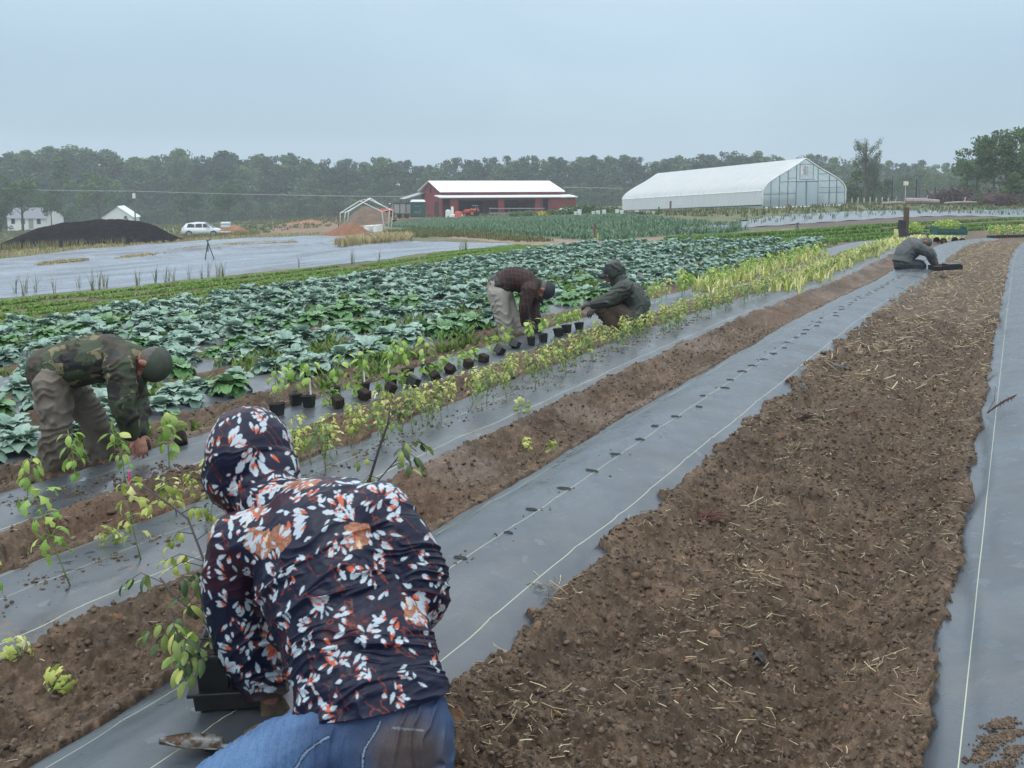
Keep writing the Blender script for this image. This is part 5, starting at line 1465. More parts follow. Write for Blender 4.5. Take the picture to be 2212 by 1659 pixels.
# ------------------------------------------------------------------ people
def limb(mb, pts, radii, side=None, n=14):
    """lofted limb: radii = list of r or (r_side, r_other); rounded ends"""
    pts = [Vector(p) for p in pts]; rr = [(r, r) if not isinstance(r, (tuple, list)) else r for r in radii]
    # densify with a smooth curve
    P2 = []; R2 = []
    m = len(pts)
    for i in range(m - 1):
        p0 = pts[max(0, i - 1)]; p1 = pts[i]; p2 = pts[i + 1]; p3 = pts[min(m - 1, i + 2)]
        for k in range(6):
            t = k / 6
            q = .5 * ((2 * p1) + (p2 - p0) * t + (2 * p0 - 5 * p1 + 4 * p2 - p3) * t * t + (-p0 + 3 * p1 - 3 * p2 + p3) * t ** 3)
            P2.append(q); R2.append((rr[i][0] * (1 - t) + rr[i + 1][0] * t, rr[i][1] * (1 - t) + rr[i + 1][1] * t))
    P2.append(pts[-1]); R2.append(rr[-1])
    d0 = (P2[0] - P2[1]).normalized(); d1 = (P2[-1] - P2[-2]).normalized()
    pre = []; prr = []
    for k in (1.0, .9, .6, .3):
        a = math.acos(k); s = math.sin(a) if k < 1 else .05
        r_ = min(R2[0]); pre.append(P2[0] + d0 * r_ * k); prr.append((R2[0][0] * max(.05, s), R2[0][1] * max(.05, s)))
    post_ = []; por = []
    for k in (.3, .6, .9, 1.0):
        s = math.sin(math.acos(k)) if k < 1 else .05
        r_ = min(R2[-1]); post_.append(P2[-1] + d1 * r_ * k); por.append((R2[-1][0] * max(.05, s), R2[-1][1] * max(.05, s)))
    A = pre + P2 + post_; R = prr + R2 + por
    V = []; up = Vector(side) if side is not None else None
    for i, p in enumerate(A):
        t = (A[min(i + 1, len(A) - 1)] - A[max(i - 1, 0)]).normalized()
        if up is None: up = t.orthogonal()
        a = (up - t * up.dot(t))
        a = a.normalized() if a.length > 1e-4 else t.orthogonal().normalized()
        if side is None: up = a
        b = t.cross(a).normalized()
        for k in range(n):
            an = 2 * PI * k / n; V.append(p + a * math.cos(an) * R[i][0] + b * math.sin(an) * R[i][1])
    Fs = [(i * n + k, i * n + (k + 1) % n, (i + 1) * n + (k + 1) % n, (i + 1) * n + k) for i in range(len(A) - 1) for k in range(n)]
    Fs.append(tuple(range(n - 1, -1, -1))); Fs.append(tuple((len(A) - 1) * n + k for k in range(n)))
    mb.add(V, Fs)


def fuse(mb, voxel, smooth=4, sub=0, cuts=()):
    """merge overlapping shells into one continuous surface -> V, F, normals"""
    me = bpy.data.meshes.new('tmp'); me.from_pydata([tuple(v) for v in mb.v], [], mb.f); me.update()
    o = bpy.data.objects.new('tmp', me); COL.objects.link(o)
    r = o.modifiers.new('r', 'REMESH'); r.mode = 'VOXEL'; r.voxel_size = voxel; r.adaptivity = 0
    if smooth: s = o.modifiers.new('s', 'SMOOTH'); s.iterations = smooth; s.factor = .6
    if sub: s = o.modifiers.new('u', 'SUBSURF'); s.levels = sub; s.render_levels = sub
    dg = bpy.context.evaluated_depsgraph_get(); ev = o.evaluated_get(dg); m2 = bpy.data.meshes.new_from_object(ev)
    bm = bmesh.new(); bm.from_mesh(m2)
    for co, no in cuts:
        bmesh.ops.bisect_plane(bm, geom=bm.verts[:] + bm.edges[:] + bm.faces[:], plane_co=co, plane_no=no, clear_outer=True)
    bm.to_mesh(m2); bm.free(); m2.update()
    n = len(m2.vertices); V = np.empty(n * 3, np.float32); m2.vertices.foreach_get('co', V); V = V.reshape(-1, 3).astype(float)
    NV = np.empty(n * 3, np.float32); m2.vertex_normals.foreach_get('vector', NV); NV = NV.reshape(-1, 3).astype(float)
    Fl = [tuple(p.vertices) for p in m2.polygons]
    bpy.data.objects.remove(o); bpy.data.meshes.remove(me); bpy.data.meshes.remove(m2)
    return V, Fl, NV


def folds(V, NV, axis, freq, amp, seed, mask=None, warp=1.0):
    """cloth folds: ridges that run across `axis` and wander"""
    ax = np.array(Vector(axis).normalized()); o1 = np.array(Vector(axis).orthogonal().normalized()); o2 = np.cross(ax, o1)
    s = V @ ax; a = V @ o1; b = V @ o2
    w_ = fbm(a * 7 + b * 5, s * 6, 3, seed) * warp
    f = np.sin((s * freq + w_ * 2.2) * 6.283)
    r = (1 - np.abs(f)) ** 2 * 1.0
    k = sstep(.38, .62, vnoise(a * 9 + 3, s * 8 + b * 6, seed + 7))
    h = r * k + .6 * fbm(a * 22 + b * 14, s * 20 + b * 9, 3, seed + 3)
    if mask is not None: h = h * mask
    return V + NV * (h * amp)[:, None]


def hand(mb, wr, d, pn, curl=.7, s=1.0, side=1):
    d = Vector(d).normalized(); pn = Vector(pn); pn = (pn - d * pn.dot(d)).normalized(); sd = d.cross(pn).normalized() * side
    limb(mb, [wr, wr + d * .035 * s, wr + d * .085 * s], [(.026 * s, .020 * s), (.037 * s, .018 * s), (.040 * s, .014 * s)], sd)
    for i, (ln, off) in enumerate(((.078, -1.5), (.086, -.5), (.080, .5), (.062, 1.5))):
        p = wr + d * (.086 - .004 * abs(off)) * s + sd * off * .021 * s; q = [p]; dd = (d + sd * off * .06).normalized(); a = 0
        for seg, fr in enumerate((.45, .30, .25)):
            a = curl * (.45 + .25 * seg) * (1 + .1 * i)
            ax_ = dd.cross(pn).normalized(); dd = (Matrix.Rotation(a, 3, ax_) @ dd).normalized(); p = p + dd * ln * fr * s; q.append(p)
        limb(mb, q, [.0095 * s, .009 * s, .0082 * s, .0070 * s], n=8)
    t0 = wr + d * .03 * s - sd * .028 * s; t1 = t0 + (d * .55 - sd * .75 + pn * .35).normalized() * .035 * s; t2 = t1 + (d * .85 - sd * .1 + pn * .6).normalized() * .03 * s
    limb(mb, [t0, t1, t2], [.0125 * s, .0105 * s, .008 * s], n=8)


M_SKIN = mat('sun-reddened skin', (.30, .135, .095), .5, .18, 30, .1)
M_SKIN2 = mat('tanned skin', (.22, .11, .07), .5, .18, 30, .1)
M_EYE = mat('dark eye', (.02, .015, .015), .3)
M_BOOT = mat('muddy boot', (.06, .045, .035), .7, .3, 20, .3)
M_GLOVE = mat('black work glove', (.02, .02, .022), .7, .3, 30, .2)
M_HAIRG = mat('grey hair', (.10, .09, .085), .7, .3, 90, .4)


def orient(up, fwd):
    up = Vector(up).normalized(); fwd = Vector(fwd); fwd = (fwd - up * fwd.dot(up)).normalized(); sd = fwd.cross(up).normalized()
    return Matrix((sd, fwd, up)).transposed()      # columns: side(x), forward(y), up(z)


def head_into(mb, c, M, s=1.0):
    def L(x, y, z): return Vector(c) + M @ Vector((x, y, z)) * s
    mb.ell(c, (.074 * s, .092 * s, .095 * s), M, 20, 14)
    mb.ell(L(0, .018, -.055), (.058 * s, .066 * s, .062 * s), M, 16, 12)          # jaw
    mb.ell(L(0, .062, -.098), (.026 * s, .022 * s, .018 * s), M)                  # chin
    mb.ell(L(0, .078, .012), (.052 * s, .018 * s, .014 * s), M)                   # brow
    limb(mb, [L(0, .088, -.005), L(0, .104, -.03), L(0, .107, -.043)], [.010 * s, .013 * s, .016 * s], n=8)   # nose
    mb.ell(L(0, .088, -.068), (.026 * s, .013 * s, .007 * s), M); mb.ell(L(0, .086, -.079), (.022 * s, .012 * s, .007 * s), M)   # lips
    for q in (-1, 1):
        mb.ell(L(q * .044, .064, -.035), (.022 * s, .022 * s, .022 * s), M)       # cheek
        mb.ell(L(q * .078, -.005, -.022), (.010 * s, .020 * s, .032 * s), M)      # ear
    return L


def cap(root, c, M, m, name='cap', s=1.0, brim=.075, brimdrop=-.25, deep=-.002):
    def L(x, y, z): return Vector(c) + M @ Vector((x, y, z)) * s
    mb = MB(); mb.ell(L(0, -.004, .018), (.088 * s, .108 * s, .104 * s), M, 24, 18)
    V, Fl, NV = fuse(mb, .007, 2, 0, [(L(0, 0, deep), -(M @ Vector((0, .18, 1))))])
    V = V + NV * (.0025 * np.sin((V @ np.array(M @ Vector((1, 0, 0)))) * 90))[:, None]
    o = npmesh(name, V, Fl, m, root)
    sol = o.modifiers.new('t', 'SOLIDIFY'); sol.thickness = .003
    V = []; n = 13
    for j, (yy, dz) in enumerate(((.0, .0), (.5, .0), (1.0, 1.0))):
        for i in range(n):
            a = -1 + 2 * i / (n - 1)
            V.append(L(a * .076 * (1 - .22 * yy), .070 + .024 * (1 - a * a) + (brim * yy) * (1 - .30 * a * a), deep + .008 - .050 * a * a * (.5 + .5 * yy) + brimdrop * brim * yy))
    b = npmesh('brim', V, grid_faces(3, n), m, o); sol = b.modifiers.new('t', 'SOLIDIFY'); sol.thickness = .004
    return o


def figure(label, J, mats_, hd, vox=.007, gloves=None, cuff=.0, jacket_drop=.10, jr=1.0, tr_=1.0, foldamp=.012, capm=None, hood=None, capb=.075, curl=.6, hairm=None, seed=1, jfold=None, brimdrop=-.25):
    """J: joint name -> world point; suffix a = nearer side, b = farther side"""
    base_ = J['ankle_a'].lerp(J['ankle_b'], .5); root = empty('person', (base_.x, base_.y, base_.z - .05), 0, label, 'person')
    inv = Matrix.Translation(root.location).inverted()
    off = -np.array(root.location)
    sd = (J['sh_a'] - J['sh_b']).normalized()
    Mh = orient(hd[0], hd[1])
    # continuous body
    mb = MB()
    head_into(mb, J['head'], Mh)
    limb(mb, [J['neck'], J['neck'].lerp(J['head'], .75)], [.055, .052])
    limb(mb, [J['pelvis'], J['mid'], J['chest'], J['neck'].lerp(J['chest'], .35)], [(.145, .10), (.125, .095), (.15, .105), (.10, .07)], sd)
    for s in 'ab':
        limb(mb, [J['neck'].lerp(J['chest'], .3), J['sh_' + s]], [.06, .052])
        limb(mb, [J['sh_' + s], J['el_' + s], J['wr_' + s]], [.05, .040, .027])
        hand(mb, J['wr_' + s], J['ha_' + s] - J['wr_' + s], J.get('pn_' + s, Vector((0, 0, -1)) - sd * .3), curl, 1.0, 1 if s == 'a' else -1)
        limb(mb, [J['hip_' + s], J['kn_' + s], J['ankle_' + s]], [.08, .055, .042])
        limb(mb, [J['ankle_' + s] - Vector((0, 0, .02)), J['toe_' + s]], [.04, .03])
    V, Fl, NV = fuse(mb, vox * .72, 3)
    body = npmesh('body', V + off, Fl, mats_['skin'], root)
    def Lh(x, y, z): return Vector(J['head']) + Mh @ Vector((x, y, z))
    for q in (-1, 1):
        e = MB(); e.ell(Lh(q * .030, .083, -.014), (.012, .007, .007), Mh, 10, 8); e.build('eye', M_EYE, body, True, inv=inv)
    if hairm:
        e = MB(); e.ell(Lh(0, -.014, .006), (.079, .088, .088), Mh, 20, 14)
        V, Fl, NV = fuse(e, .006, 1, 0, [(Lh(0, .03, 0), Mh @ Vector((0, 1, .3)))]); npmesh('hair', V + NV * (.004 * fbm(V[:, 0] * 200, V[:, 2] * 200, 2, 3))[:, None] + off, Fl, hairm, body)
    # trousers
    mb = MB(); k = tr_
    limb(mb, [J['pelvis'].lerp(J['mid'], .35), J['pelvis'], J['hip_a'].lerp(J['hip_b'], .5)], [(.145 * k, .112 * k), (.168 * k, .13 * k), (.165 * k, .13 * k)], sd)
    for s in 'ab':
        kn, an = J['kn_' + s], J['ankle_' + s]
        limb(mb, [J['hip_' + s], J['hip_' + s].lerp(kn, .5), kn, kn.lerp(an, .5), an + (kn - an).normalized() * .02], [.105 * k, .098 * k, .082 * k, .082 * k, .078 * k])
    V, Fl, NV = fuse(mb, vox, 5)
    ax = (J['kn_a'] - J['hip_a'])
    V = folds(V, NV, ax + Vector((.1, .2, 0)) * ax.length, 7, foldamp * 1.1, seed * 10 + 3)
    npmesh('trousers', V + off, Fl, mats_['trousers'], root)
    # jacket
    mb = MB(); k = jr
    hem = J['pelvis'].lerp(J['mid'], .0 - jacket_drop)
    limb(mb, [hem, J['pelvis'].lerp(J['mid'], .5), J['mid'], J['chest'], J['neck'].lerp(J['chest'], .25)], [(.185 * k, .15 * k), (.172 * k, .135 * k), (.168 * k, .138 * k), (.178 * k, .135 * k), (.11, .08)], sd)
    limb(mb, [J['neck'].lerp(J['chest'], .3), J['neck'].lerp(J['head'], .22)], [.078, .070])
    for s in 'ab':
        wr = J['wr_' + s]; el = J['el_' + s]; sh = J['sh_' + s]
        limb(mb, [J['neck'].lerp(J['chest'], .45), sh], [.09, .082])
        limb(mb, [sh, sh.lerp(el, .5), el, el.lerp(wr, .5), el.lerp(wr, .97 - cuff)], [.082 * k, .076 * k, .066 * k, .060 * k, .052 * k])
    if hood:
        def Hh(x, y, z): return Vector(J['head']) + Mh @ Vector((x, y, z))
        mb.ell(Hh(0, -.03, .02), (.108, .120, .122), Mh, 20, 14)
        mb.ell(Hh(0, -.05, -.06), (.098, .095, .10), Mh, 16, 12)
        limb(mb, [Hh(0, -.05, -.06), J['neck'].lerp(J['chest'], .1)], [.10, .10])
    hemd = (J['pelvis'] - J['mid']).normalized()
    cuts = [(hem + hemd * .03, hemd)]
    V, Fl, NV = fuse(mb, vox, 4, 0, cuts)
    if hood:   # open the hood in front of the face
        c = np.array(Vector(J['head']) + Mh @ Vector((0, .02, -.02))); fw = np.array(Mh @ Vector((0, 1, 0))); ax3 = np.array(Mh @ Vector((0, 0, 1))); axs = np.array(Mh @ Vector((1, 0, 0)))
        r_ = V - c; inn = ((r_ @ fw) > .045) & (np.abs(r_ @ ax3) < .11) & (np.abs(r_ @ axs) < .12)
        idx = set(np.where(inn)[0].tolist()); Fl = [f for f in Fl if not any(i in idx for i in f)]
    ax = J['chest'] - J['pelvis']
    V = folds(V, NV, jfold or (ax + Vector((0, 0, .1))), 5.5, foldamp, seed * 10 + 5)
    attrs = None
    if mats_.get('lattice'):
        a = np.array(ax.normalized()); b = np.array(sd); c2 = np.cross(a, b); attrs = {'lat': np.stack([V @ a, V @ b * .7 + V @ c2 * .7, V @ c2], -1)}
    jk = npmesh('jacket', V + off, Fl, mats_['jacket'], root, attrs=attrs); sol = jk.modifiers.new('t', 'SOLIDIFY'); sol.thickness = .004
    # boots
    for s in 'ab':
        mb = MB(); an = J['ankle_' + s]; to = J['toe_' + s]
        limb(mb, [an, an - Vector((0, 0, .05)), an.lerp(to, .5) - Vector((0, 0, .02)), to], [.056, .055, .05, .042])
        V, Fl, NV = fuse(mb, vox, 2); npmesh('boot', V + off, Fl, mats_.get('boot', M_BOOT), root)
    if gloves:
        for s in gloves:
            mb = MB(); hand(mb, J['wr_' + s], J['ha_' + s] - J['wr_' + s], J.get('pn_' + s, Vector((0, 0, -1)) - sd * .3), curl, 1.16, 1 if s == 'a' else -1)
            limb(mb, [J['wr_' + s].lerp(J['el_' + s], .22), J['wr_' + s]], [.038, .034])
            V, Fl, NV = fuse(mb, vox * .72, 2); npmesh('glove', V + off, Fl, M_GLOVE, root)
    if capm: 
        c_ = cap(root, Vector(J['head']) - root.location, Mh, capm, brim=capb, brimdrop=brimdrop)
    return root, body


def camo_mat():
    m, nt, b = newmat('camouflage cloth'); c = None
    tc = nt.nodes.new('ShaderNodeTexCoord')
    base_ = (.034, .050, .025)
    for i, (colr, sc, th, off) in enumerate((((.038, .027, .018), 8, .53, 3), ((.010, .012, .012), 9, .56, 11), ((.16, .14, .07), 10, .63, 23))):
        mp = nt.nodes.new('ShaderNodeMapping'); mp.inputs['Location'].default_value = (off, off * .7, off * 1.3); mp.inputs['Scale'].default_value = (1, 1, 1.5); nt.links.new(tc.outputs['Object'], mp.inputs[0])
        f = ramp(nt, noise_tex(nt, sc, 2.5, .5, vec=mp.outputs[0], dist=.8), [(0, (0, 0, 0)), (th, (1, 1, 1))], 'CONSTANT')
        c = mix(nt, c if c is not None else base_, colr, f)
    nt.links.new(c, b.inputs['Base Color']); b.inputs['Roughness'].default_value = .7; bump(nt, b, noise_tex(nt, 60, 3), .15, .004); return m


def plaid_mat():
    m, nt, b = newmat('dark plaid flannel'); at = N(nt, 'ShaderNodeAttribute', attribute_name='lat'); s = nt.nodes.new('ShaderNodeSeparateXYZ'); nt.links.new(at.outputs['Vector'], s.inputs[0])
    c = (.026, .015, .016)
    for ax, f, w_, colr in (('X', 22, .14, (.10, .035, .028)), ('Y', 22, .14, (.085, .03, .025)), ('X', 36, .10, (.008, .007, .012)), ('Y', 36, .1, (.008, .007, .012))):
        mu = N(nt, 'ShaderNodeMath', operation='MULTIPLY'); nt.links.new(s.outputs[ax], mu.inputs[0]); mu.inputs[1].default_value = f
        fr = N(nt, 'ShaderNodeMath', operation='FRACT'); nt.links.new(mu.outputs[0], fr.inputs[0])
        lt = N(nt, 'ShaderNodeMath', operation='LESS_THAN'); nt.links.new(fr.outputs[0], lt.inputs[0]); lt.inputs[1].default_value = w_
        c = mix(nt, c, colr, lt.outputs[0])
    nt.links.new(c, b.inputs['Base Color']); b.inputs['Roughness'].default_value = .85; return m


V3 = Vector
M_GTROU = mat('muddy grey-brown work trousers', (.165, .145, .12), .75, .15, 6, .2, dirt=(.07, .05, .035), dirt_amt=.5, dirt_scale=4)
M_LTROU = mat('light grey cargo trousers', (.34, .32, .29), .75, .12, 6, .2, dirt=(.17, .12, .08), dirt_amt=.3, dirt_scale=3)
M_BTROU = mat('dark brown trousers', (.070, .047, .033), .7, .2, 8, .2)
M_OLIVE = mat('dark olive rain jacket', (.026, .034, .027), .45, .2, 8, .15)
M_OCAP = mat('dark olive cap', (.040, .052, .038), .7, .2, 20, .2)
M_NCAP = mat('navy cap', (.018, .022, .034), .7, .2, 20, .2)
M_GJACK = mat('grey wet work jacket', (.075, .085, .09), .6, .15, 8, .2)
M_NTROU = mat('dark navy trousers', (.02, .026, .034), .6, .2, 8)
M_GCAP = mat('grey cap', (.09, .10, .10), .7, .2, 20)

# --- camouflage man at left
fa = G(112, 1040, .06); fb = G(218, 1010, .06); d = depth_of(fa); d2 = depth_of(fb)
print('camo depth', d, d2)
J = dict(head=P(326, 786, d - .02), neck=P(284, 765, d), chest=P(238, 772, d), mid=P(175, 782, d + .02), pelvis=P(122, 800, d + .05),
         sh_a=P(258, 800, d - .20), el_a=P(268, 880, d - .22), wr_a=P(284, 938, d - .12), ha_a=P(306, 985, d - .06),
         sh_b=P(278, 788, d + .20), el_b=P(297, 872, d + .20), wr_b=P(300, 935, d + .10), ha_b=P(304, 978, d + .02),
         hip_a=P(112, 830, d - .08), kn_a=P(122, 925, d - .06), ankle_a=P(110, 1018, d), hip_b=P(140, 830, d2 - .1), kn_b=P(200, 905, d2 - .05), ankle_b=P(222, 988, d2),
         toe_a=P(140, 1036, d - .05), toe_b=P(252, 1000, d2 - .05))
figure('man in a camouflage jacket and olive cap bending over the potted row at the left', J, dict(skin=M_SKIN, trousers=M_GTROU, jacket=camo_mat()), (P(380, 790, d) - P(326, 775, d) + V3((0, 0, .0)), P(300, 850, d) - P(320, 770, d)), vox=.0085, jr=1.04, tr_=1.0, foldamp=.016, jacket_drop=.25, capm=M_OCAP, hairm=M_HAIRG, seed=2, cuff=.04, capb=.085, brimdrop=-.1)

# --- plaid man
fa = G(1096, 736, .06); d = depth_of(fa); print('plaid depth', d)
J = dict(head=P(1176, 627, d), neck=P(1157, 614, d), chest=P(1140, 610, d), mid=P(1108, 603, d), pelvis=P(1079, 617, d),
         sh_a=P(1141, 628, d - .2), el_a=P(1133, 667, d - .2), wr_a=P(1135, 699, d - .1), ha_a=P(1144, 716, d - .05),
         sh_b=P(1152, 626, d + .2), el_b=P(1154, 662, d + .2), wr_b=P(1158, 694, d + .1), ha_b=P(1161, 714, d + .05),
         hip_a=P(1075, 632, d - .08), kn_a=P(1086, 680, d - .06), ankle_a=P(1096, 726, d), hip_b=P(1086, 632, d + .08), kn_b=P(1104, 680, d + .06), ankle_b=P(1122, 722, d + .1),
         toe_a=P(1112, 733, d - .05), toe_b=P(1138, 728, d + .05))
rt_, b_ = figure('man in a dark plaid shirt, light trousers and navy cap bending over the pots', J, dict(skin=M_SKIN2, trousers=M_LTROU, jacket=plaid_mat(), lattice=True), (P(1210, 622, d) - P(1176, 618, d), P(1168, 665, d) - P(1176, 627, d)), vox=.012, jr=1.0, tr_=1.08, foldamp=.016, capm=M_NCAP, hairm=M_HAIRG, gloves='b', seed=3, jacket_drop=-.25, brimdrop=-.1)
mb = MB(); limb(mb, [J['pelvis'].lerp(J['mid'], .02), J['pelvis'].lerp(J['mid'], .14)], [(.185, .145), (.182, .142)], J['sh_a'] - J['sh_b']); 
V, Fl, NV = fuse(mb, .012, 0); npmesh('belt', V - np.array(rt_.location), Fl, M_BLACK, rt_)

# --- squatting man in the dark hood
fa = G(1330, 712, .06); d = depth_of(fa) + .1; print('squat depth', d)
J = dict(head=P(1322, 588, d), neck=P(1338, 610, d), chest=P(1355, 632, d), mid=P(1372, 655, d), pelvis=P(1373, 680, d),
         sh_a=P(1351, 622, d - .2), el_a=P(1318, 649, d - .22), wr_a=P(1284, 657, d - .12), ha_a=P(1264, 659, d - .08),
         sh_b=P(1352, 620, d + .2), el_b=P(1320, 652, d + .18), wr_b=P(1292, 666, d + .1), ha_b=P(1280, 672, d + .06),
         hip_a=P(1366, 690, d - .1), kn_a=P(1308, 657, d - .14), ankle_a=P(1326, 702, d - .12), hip_b=P(1366, 690, d + .1), kn_b=P(1303, 668, d + .12), ankle_b=P(1330, 704, d + .12),
         toe_a=P(1306, 709, d - .14), toe_b=P(1308, 708, d + .12))
figure('man squatting in a dark olive hooded rain jacket and brown trousers', J, dict(skin=M_SKIN, trousers=M_BTROU, jacket=M_OLIVE), (V3((0, 0, 1)) - rgt * .1, -rgt + V3((0, 0, -.25))), vox=.012, jr=1.22, tr_=1.12, foldamp=.018, capm=M_NCAP, hood=True, gloves='ab', seed=4, capb=.09, jacket_drop=.1)

# --- far man kneeling on the centre strip
fa = G(1960, 592, .06); d = depth_of(fa); print('far man depth', d)
J = dict(head=P(2000, 523, d), neck=P(1990, 522, d), chest=P(1974, 532, d), mid=P(1957, 547, d), pelvis=P(1951, 568, d),
         sh_a=P(1981, 533, d - .2), el_a=P(2008, 547, d - .22), wr_a=P(2016, 566, d - .12), ha_a=P(2015, 573, d - .08),
         sh_b=P(1985, 530, d + .2), el_b=P(2008, 545, d + .2), wr_b=P(2018, 562, d + .1), ha_b=P(2022, 570, d + .06),
         hip_a=P(1950, 572, d - .1), kn_a=P(1986, 575, d - .12), ankle_a=P(1955, 589, d - .12), hip_b=P(1952, 574, d + .1), kn_b=P(1990, 575, d + .1), ankle_b=P(1958, 589, d + .1),
         toe_a=P(1944, 592, d - .1), toe_b=P(1946, 592, d + .1))
figure('man in a grey jacket and cap kneeling over a black planting tray', J, dict(skin=M_SKIN, trousers=M_NTROU, jacket=M_GJACK), (P(2030, 520, d) - P(2000, 512, d), P(2004, 550, d) - P(2000, 523, d)), vox=.014, jr=1.5, tr_=1.4, foldamp=.016, capm=M_GCAP, gloves='ab', seed=5, jacket_drop=-.1, brimdrop=-.1, hairm=M_HAIRG)

# --- tractor driver
d = 140
p0 = tr1.matrix_basis @ Vector((-.35, 0, 1.25))
fwd_t = (tr1.matrix_basis.to_3x3() @ Vector((1, 0, 0))).normalized(); sdt = Vector((-fwd_t.y, fwd_t.x, 0)); Z_ = Vector((0, 0, 1))
J = dict(pelvis=p0 + Z_ * .1, mid=p0 + Z_ * .3, chest=p0 + Z_ * .5, neck=p0 + Z_ * .68, head=p0 + Z_ * .84,
         sh_a=p0 + Z_ * .58 + sdt * .2, sh_b=p0 + Z_ * .58 - sdt * .2, el_a=p0 + Z_ * .38 + sdt * .26 + fwd_t * .15, el_b=p0 + Z_ * .38 - sdt * .26 + fwd_t * .15,
         wr_a=p0 + Z_ * .36 + sdt * .16 + fwd_t * .36, wr_b=p0 + Z_ * .36 - sdt * .16 + fwd_t * .36, ha_a=p0 + Z_ * .36 + sdt * .14 + fwd_t * .45, ha_b=p0 + Z_ * .36 - sdt * .14 + fwd_t * .45,
         hip_a=p0 + Z_ * .08 + sdt * .1, hip_b=p0 + Z_ * .08 - sdt * .1, kn_a=p0 + Z_ * .1 + sdt * .16 + fwd_t * .42, kn_b=p0 + Z_ * .1 - sdt * .16 + fwd_t * .42,
         ankle_a=p0 - Z_ * .3 + sdt * .16 + fwd_t * .45, ankle_b=p0 - Z_ * .3 - sdt * .16 + fwd_t * .45, toe_a=p0 - Z_ * .36 + sdt * .16 + fwd_t * .6, toe_b=p0 - Z_ * .36 - sdt * .16 + fwd_t * .6)
figure('person in a blue shirt and white hat seated on the orange tractor', J, dict(skin=M_SKIN2, trousers=M_NTROU, jacket=mat('blue shirt', (.03, .08, .16), .7)), (Z_, fwd_t), vox=.025, foldamp=.004, capm=M_WHITE, seed=6)


# --- foreground woman in the floral rain jacket
def petals(V, NV, seed=3):
    from mathutils.kdtree import KDTree
    rg = np.random.default_rng(seed); n = len(V)
    C = np.tile(np.array([.0075, .0098, .030]), (n, 1))
    # dark red scribbles in the navy
    a = V @ np.array([.7, .2, .4]); b = V @ np.array([-.3, .8, .5]); c3 = V @ np.array([.2, -.5, .8])
    q = np.abs(fbm(a * 22 + 2 * c3, b * 22 - c3 * 9, 4, 11)); ms = (q < .013) & (fbm(a * 6, b * 6 + c3 * 4, 2, 13) > .0)
    C[ms] = np.array([.15, .030, .022]); m2 = fbm(a * 9 + c3 * 5, b * 9, 3, 19) > .14; C[m2 & ~ms] = np.array([.030, .010, .022])
    kd = KDTree(n)
    for i, v in enumerate(V): kd.insert(v, i)
    kd.balance()
    def frame(i, ang):
        nn = Vector(NV[i]); t = nn.orthogonal().normalized(); bb = nn.cross(t)
        return np.array(t * math.cos(ang) + bb * math.sin(ang)), np.array(-t * math.sin(ang) + bb * math.cos(ang))
    def petal(cpos, i, ang, L, W, red, tan=False):
        t, s_ = frame(i, ang)
        ctr = cpos + t * L * .5
        hit = kd.find_range(ctr, L * .62)
        if not hit: return
        ix = np.array([h[1] for h in hit]); r = V[ix] - cpos
        uu = (r @ t) / L; vv = (r @ s_) / W
        wd = np.sqrt(np.clip(np.sin(np.pi * np.clip(uu, 0, 1) ** 1.5), 0, 1)) * (1 + .1 * np.sin(uu * 20))
        inside = (uu > 0) & (uu < 1) & (np.abs(vv) < wd * .5)
        edge = uu + .12 * np.sin(vv * 9)
        kr = (sstep(red + .14, red - .02, edge) if red > 0 else 0 * edge)[:, None]; col = np.array([.50, .10, .045]) * kr + np.array([.43, .51, .58]) * (1 - kr)
        if tan: col = np.where((edge < .45)[:, None], np.array([.42, .19, .10]), np.array([.62, .47, .33]))
        al = np.clip((wd * .5 - np.abs(vv)) * W / .0016 + .5, 0, 1) * ((uu > -.02) & (uu < 1.02)); C[ix] = C[ix] * (1 - al[:, None]) + col * al[:, None]
    for f in range(24):      # coppery full flowers
        i = int(rg.integers(n)); cp = V[i]; hit = kd.find_range(cp, .05)
        ix = np.array([h[1] for h in hit]); r = V[ix] - cp; dd = np.linalg.norm(r, axis=1) / .05
        k = dd < .45 + .5 * (fbm(r[:, 0] * 60 + f, r[:, 2] * 60 + r[:, 1] * 40, 2, 3 + f) + .5)
        tex = fbm(V[ix][:, 0] * 160, V[ix][:, 2] * 160 + V[ix][:, 1] * 120, 2, 9) > .02
        C[ix[k]] = np.where(tex[k][:, None], np.array([.33, .16, .10]), np.array([.25, .10, .06]))
        for p in range(3): petal(cp, i, p * .8 + rg.uniform(0, 6), rg.uniform(.03, .05), rg.uniform(.009, .015), .3, p == 0)
    for f in range(460):
        i = int(rg.integers(n)); cp = V[i]; a0 = rg.uniform(0, 6.28); k = int(rg.integers(2, 7)); arc = rg.uniform(.6, 1.9); L0 = rg.uniform(.015, .032) * (1.5 if f % 5 == 0 else 1.0)
        for p in range(k):
            an = a0 + arc * (p / max(1, k - 1) - .5) + rg.normal(0, .1); t, s_ = frame(i, an)
            st = cp + t * rg.uniform(.008, .034); j = kd.find(st)[1]; t2, s2 = frame(j, 0)
            # keep the direction when the frame changes
            nj = NV[j]; tt = t - nj * (t @ nj); tt /= np.linalg.norm(tt) + 1e-9; aa = math.atan2(tt @ s2, tt @ t2)
            petal(V[j], j, aa, L0 * rg.uniform(.7, 1.15), L0 * rg.uniform(.26, .46), rg.choice([.0, .18, .30, .34, .48, .8], p=[.26, .24, .18, .12, .14, .06]))
    for f in range(420):
        i = int(rg.integers(n)); petal(V[i], i, rg.uniform(0, 6.28), rg.uniform(.012, .028), rg.uniform(.006, .012), rg.choice([0, 0, .3]))
    return C


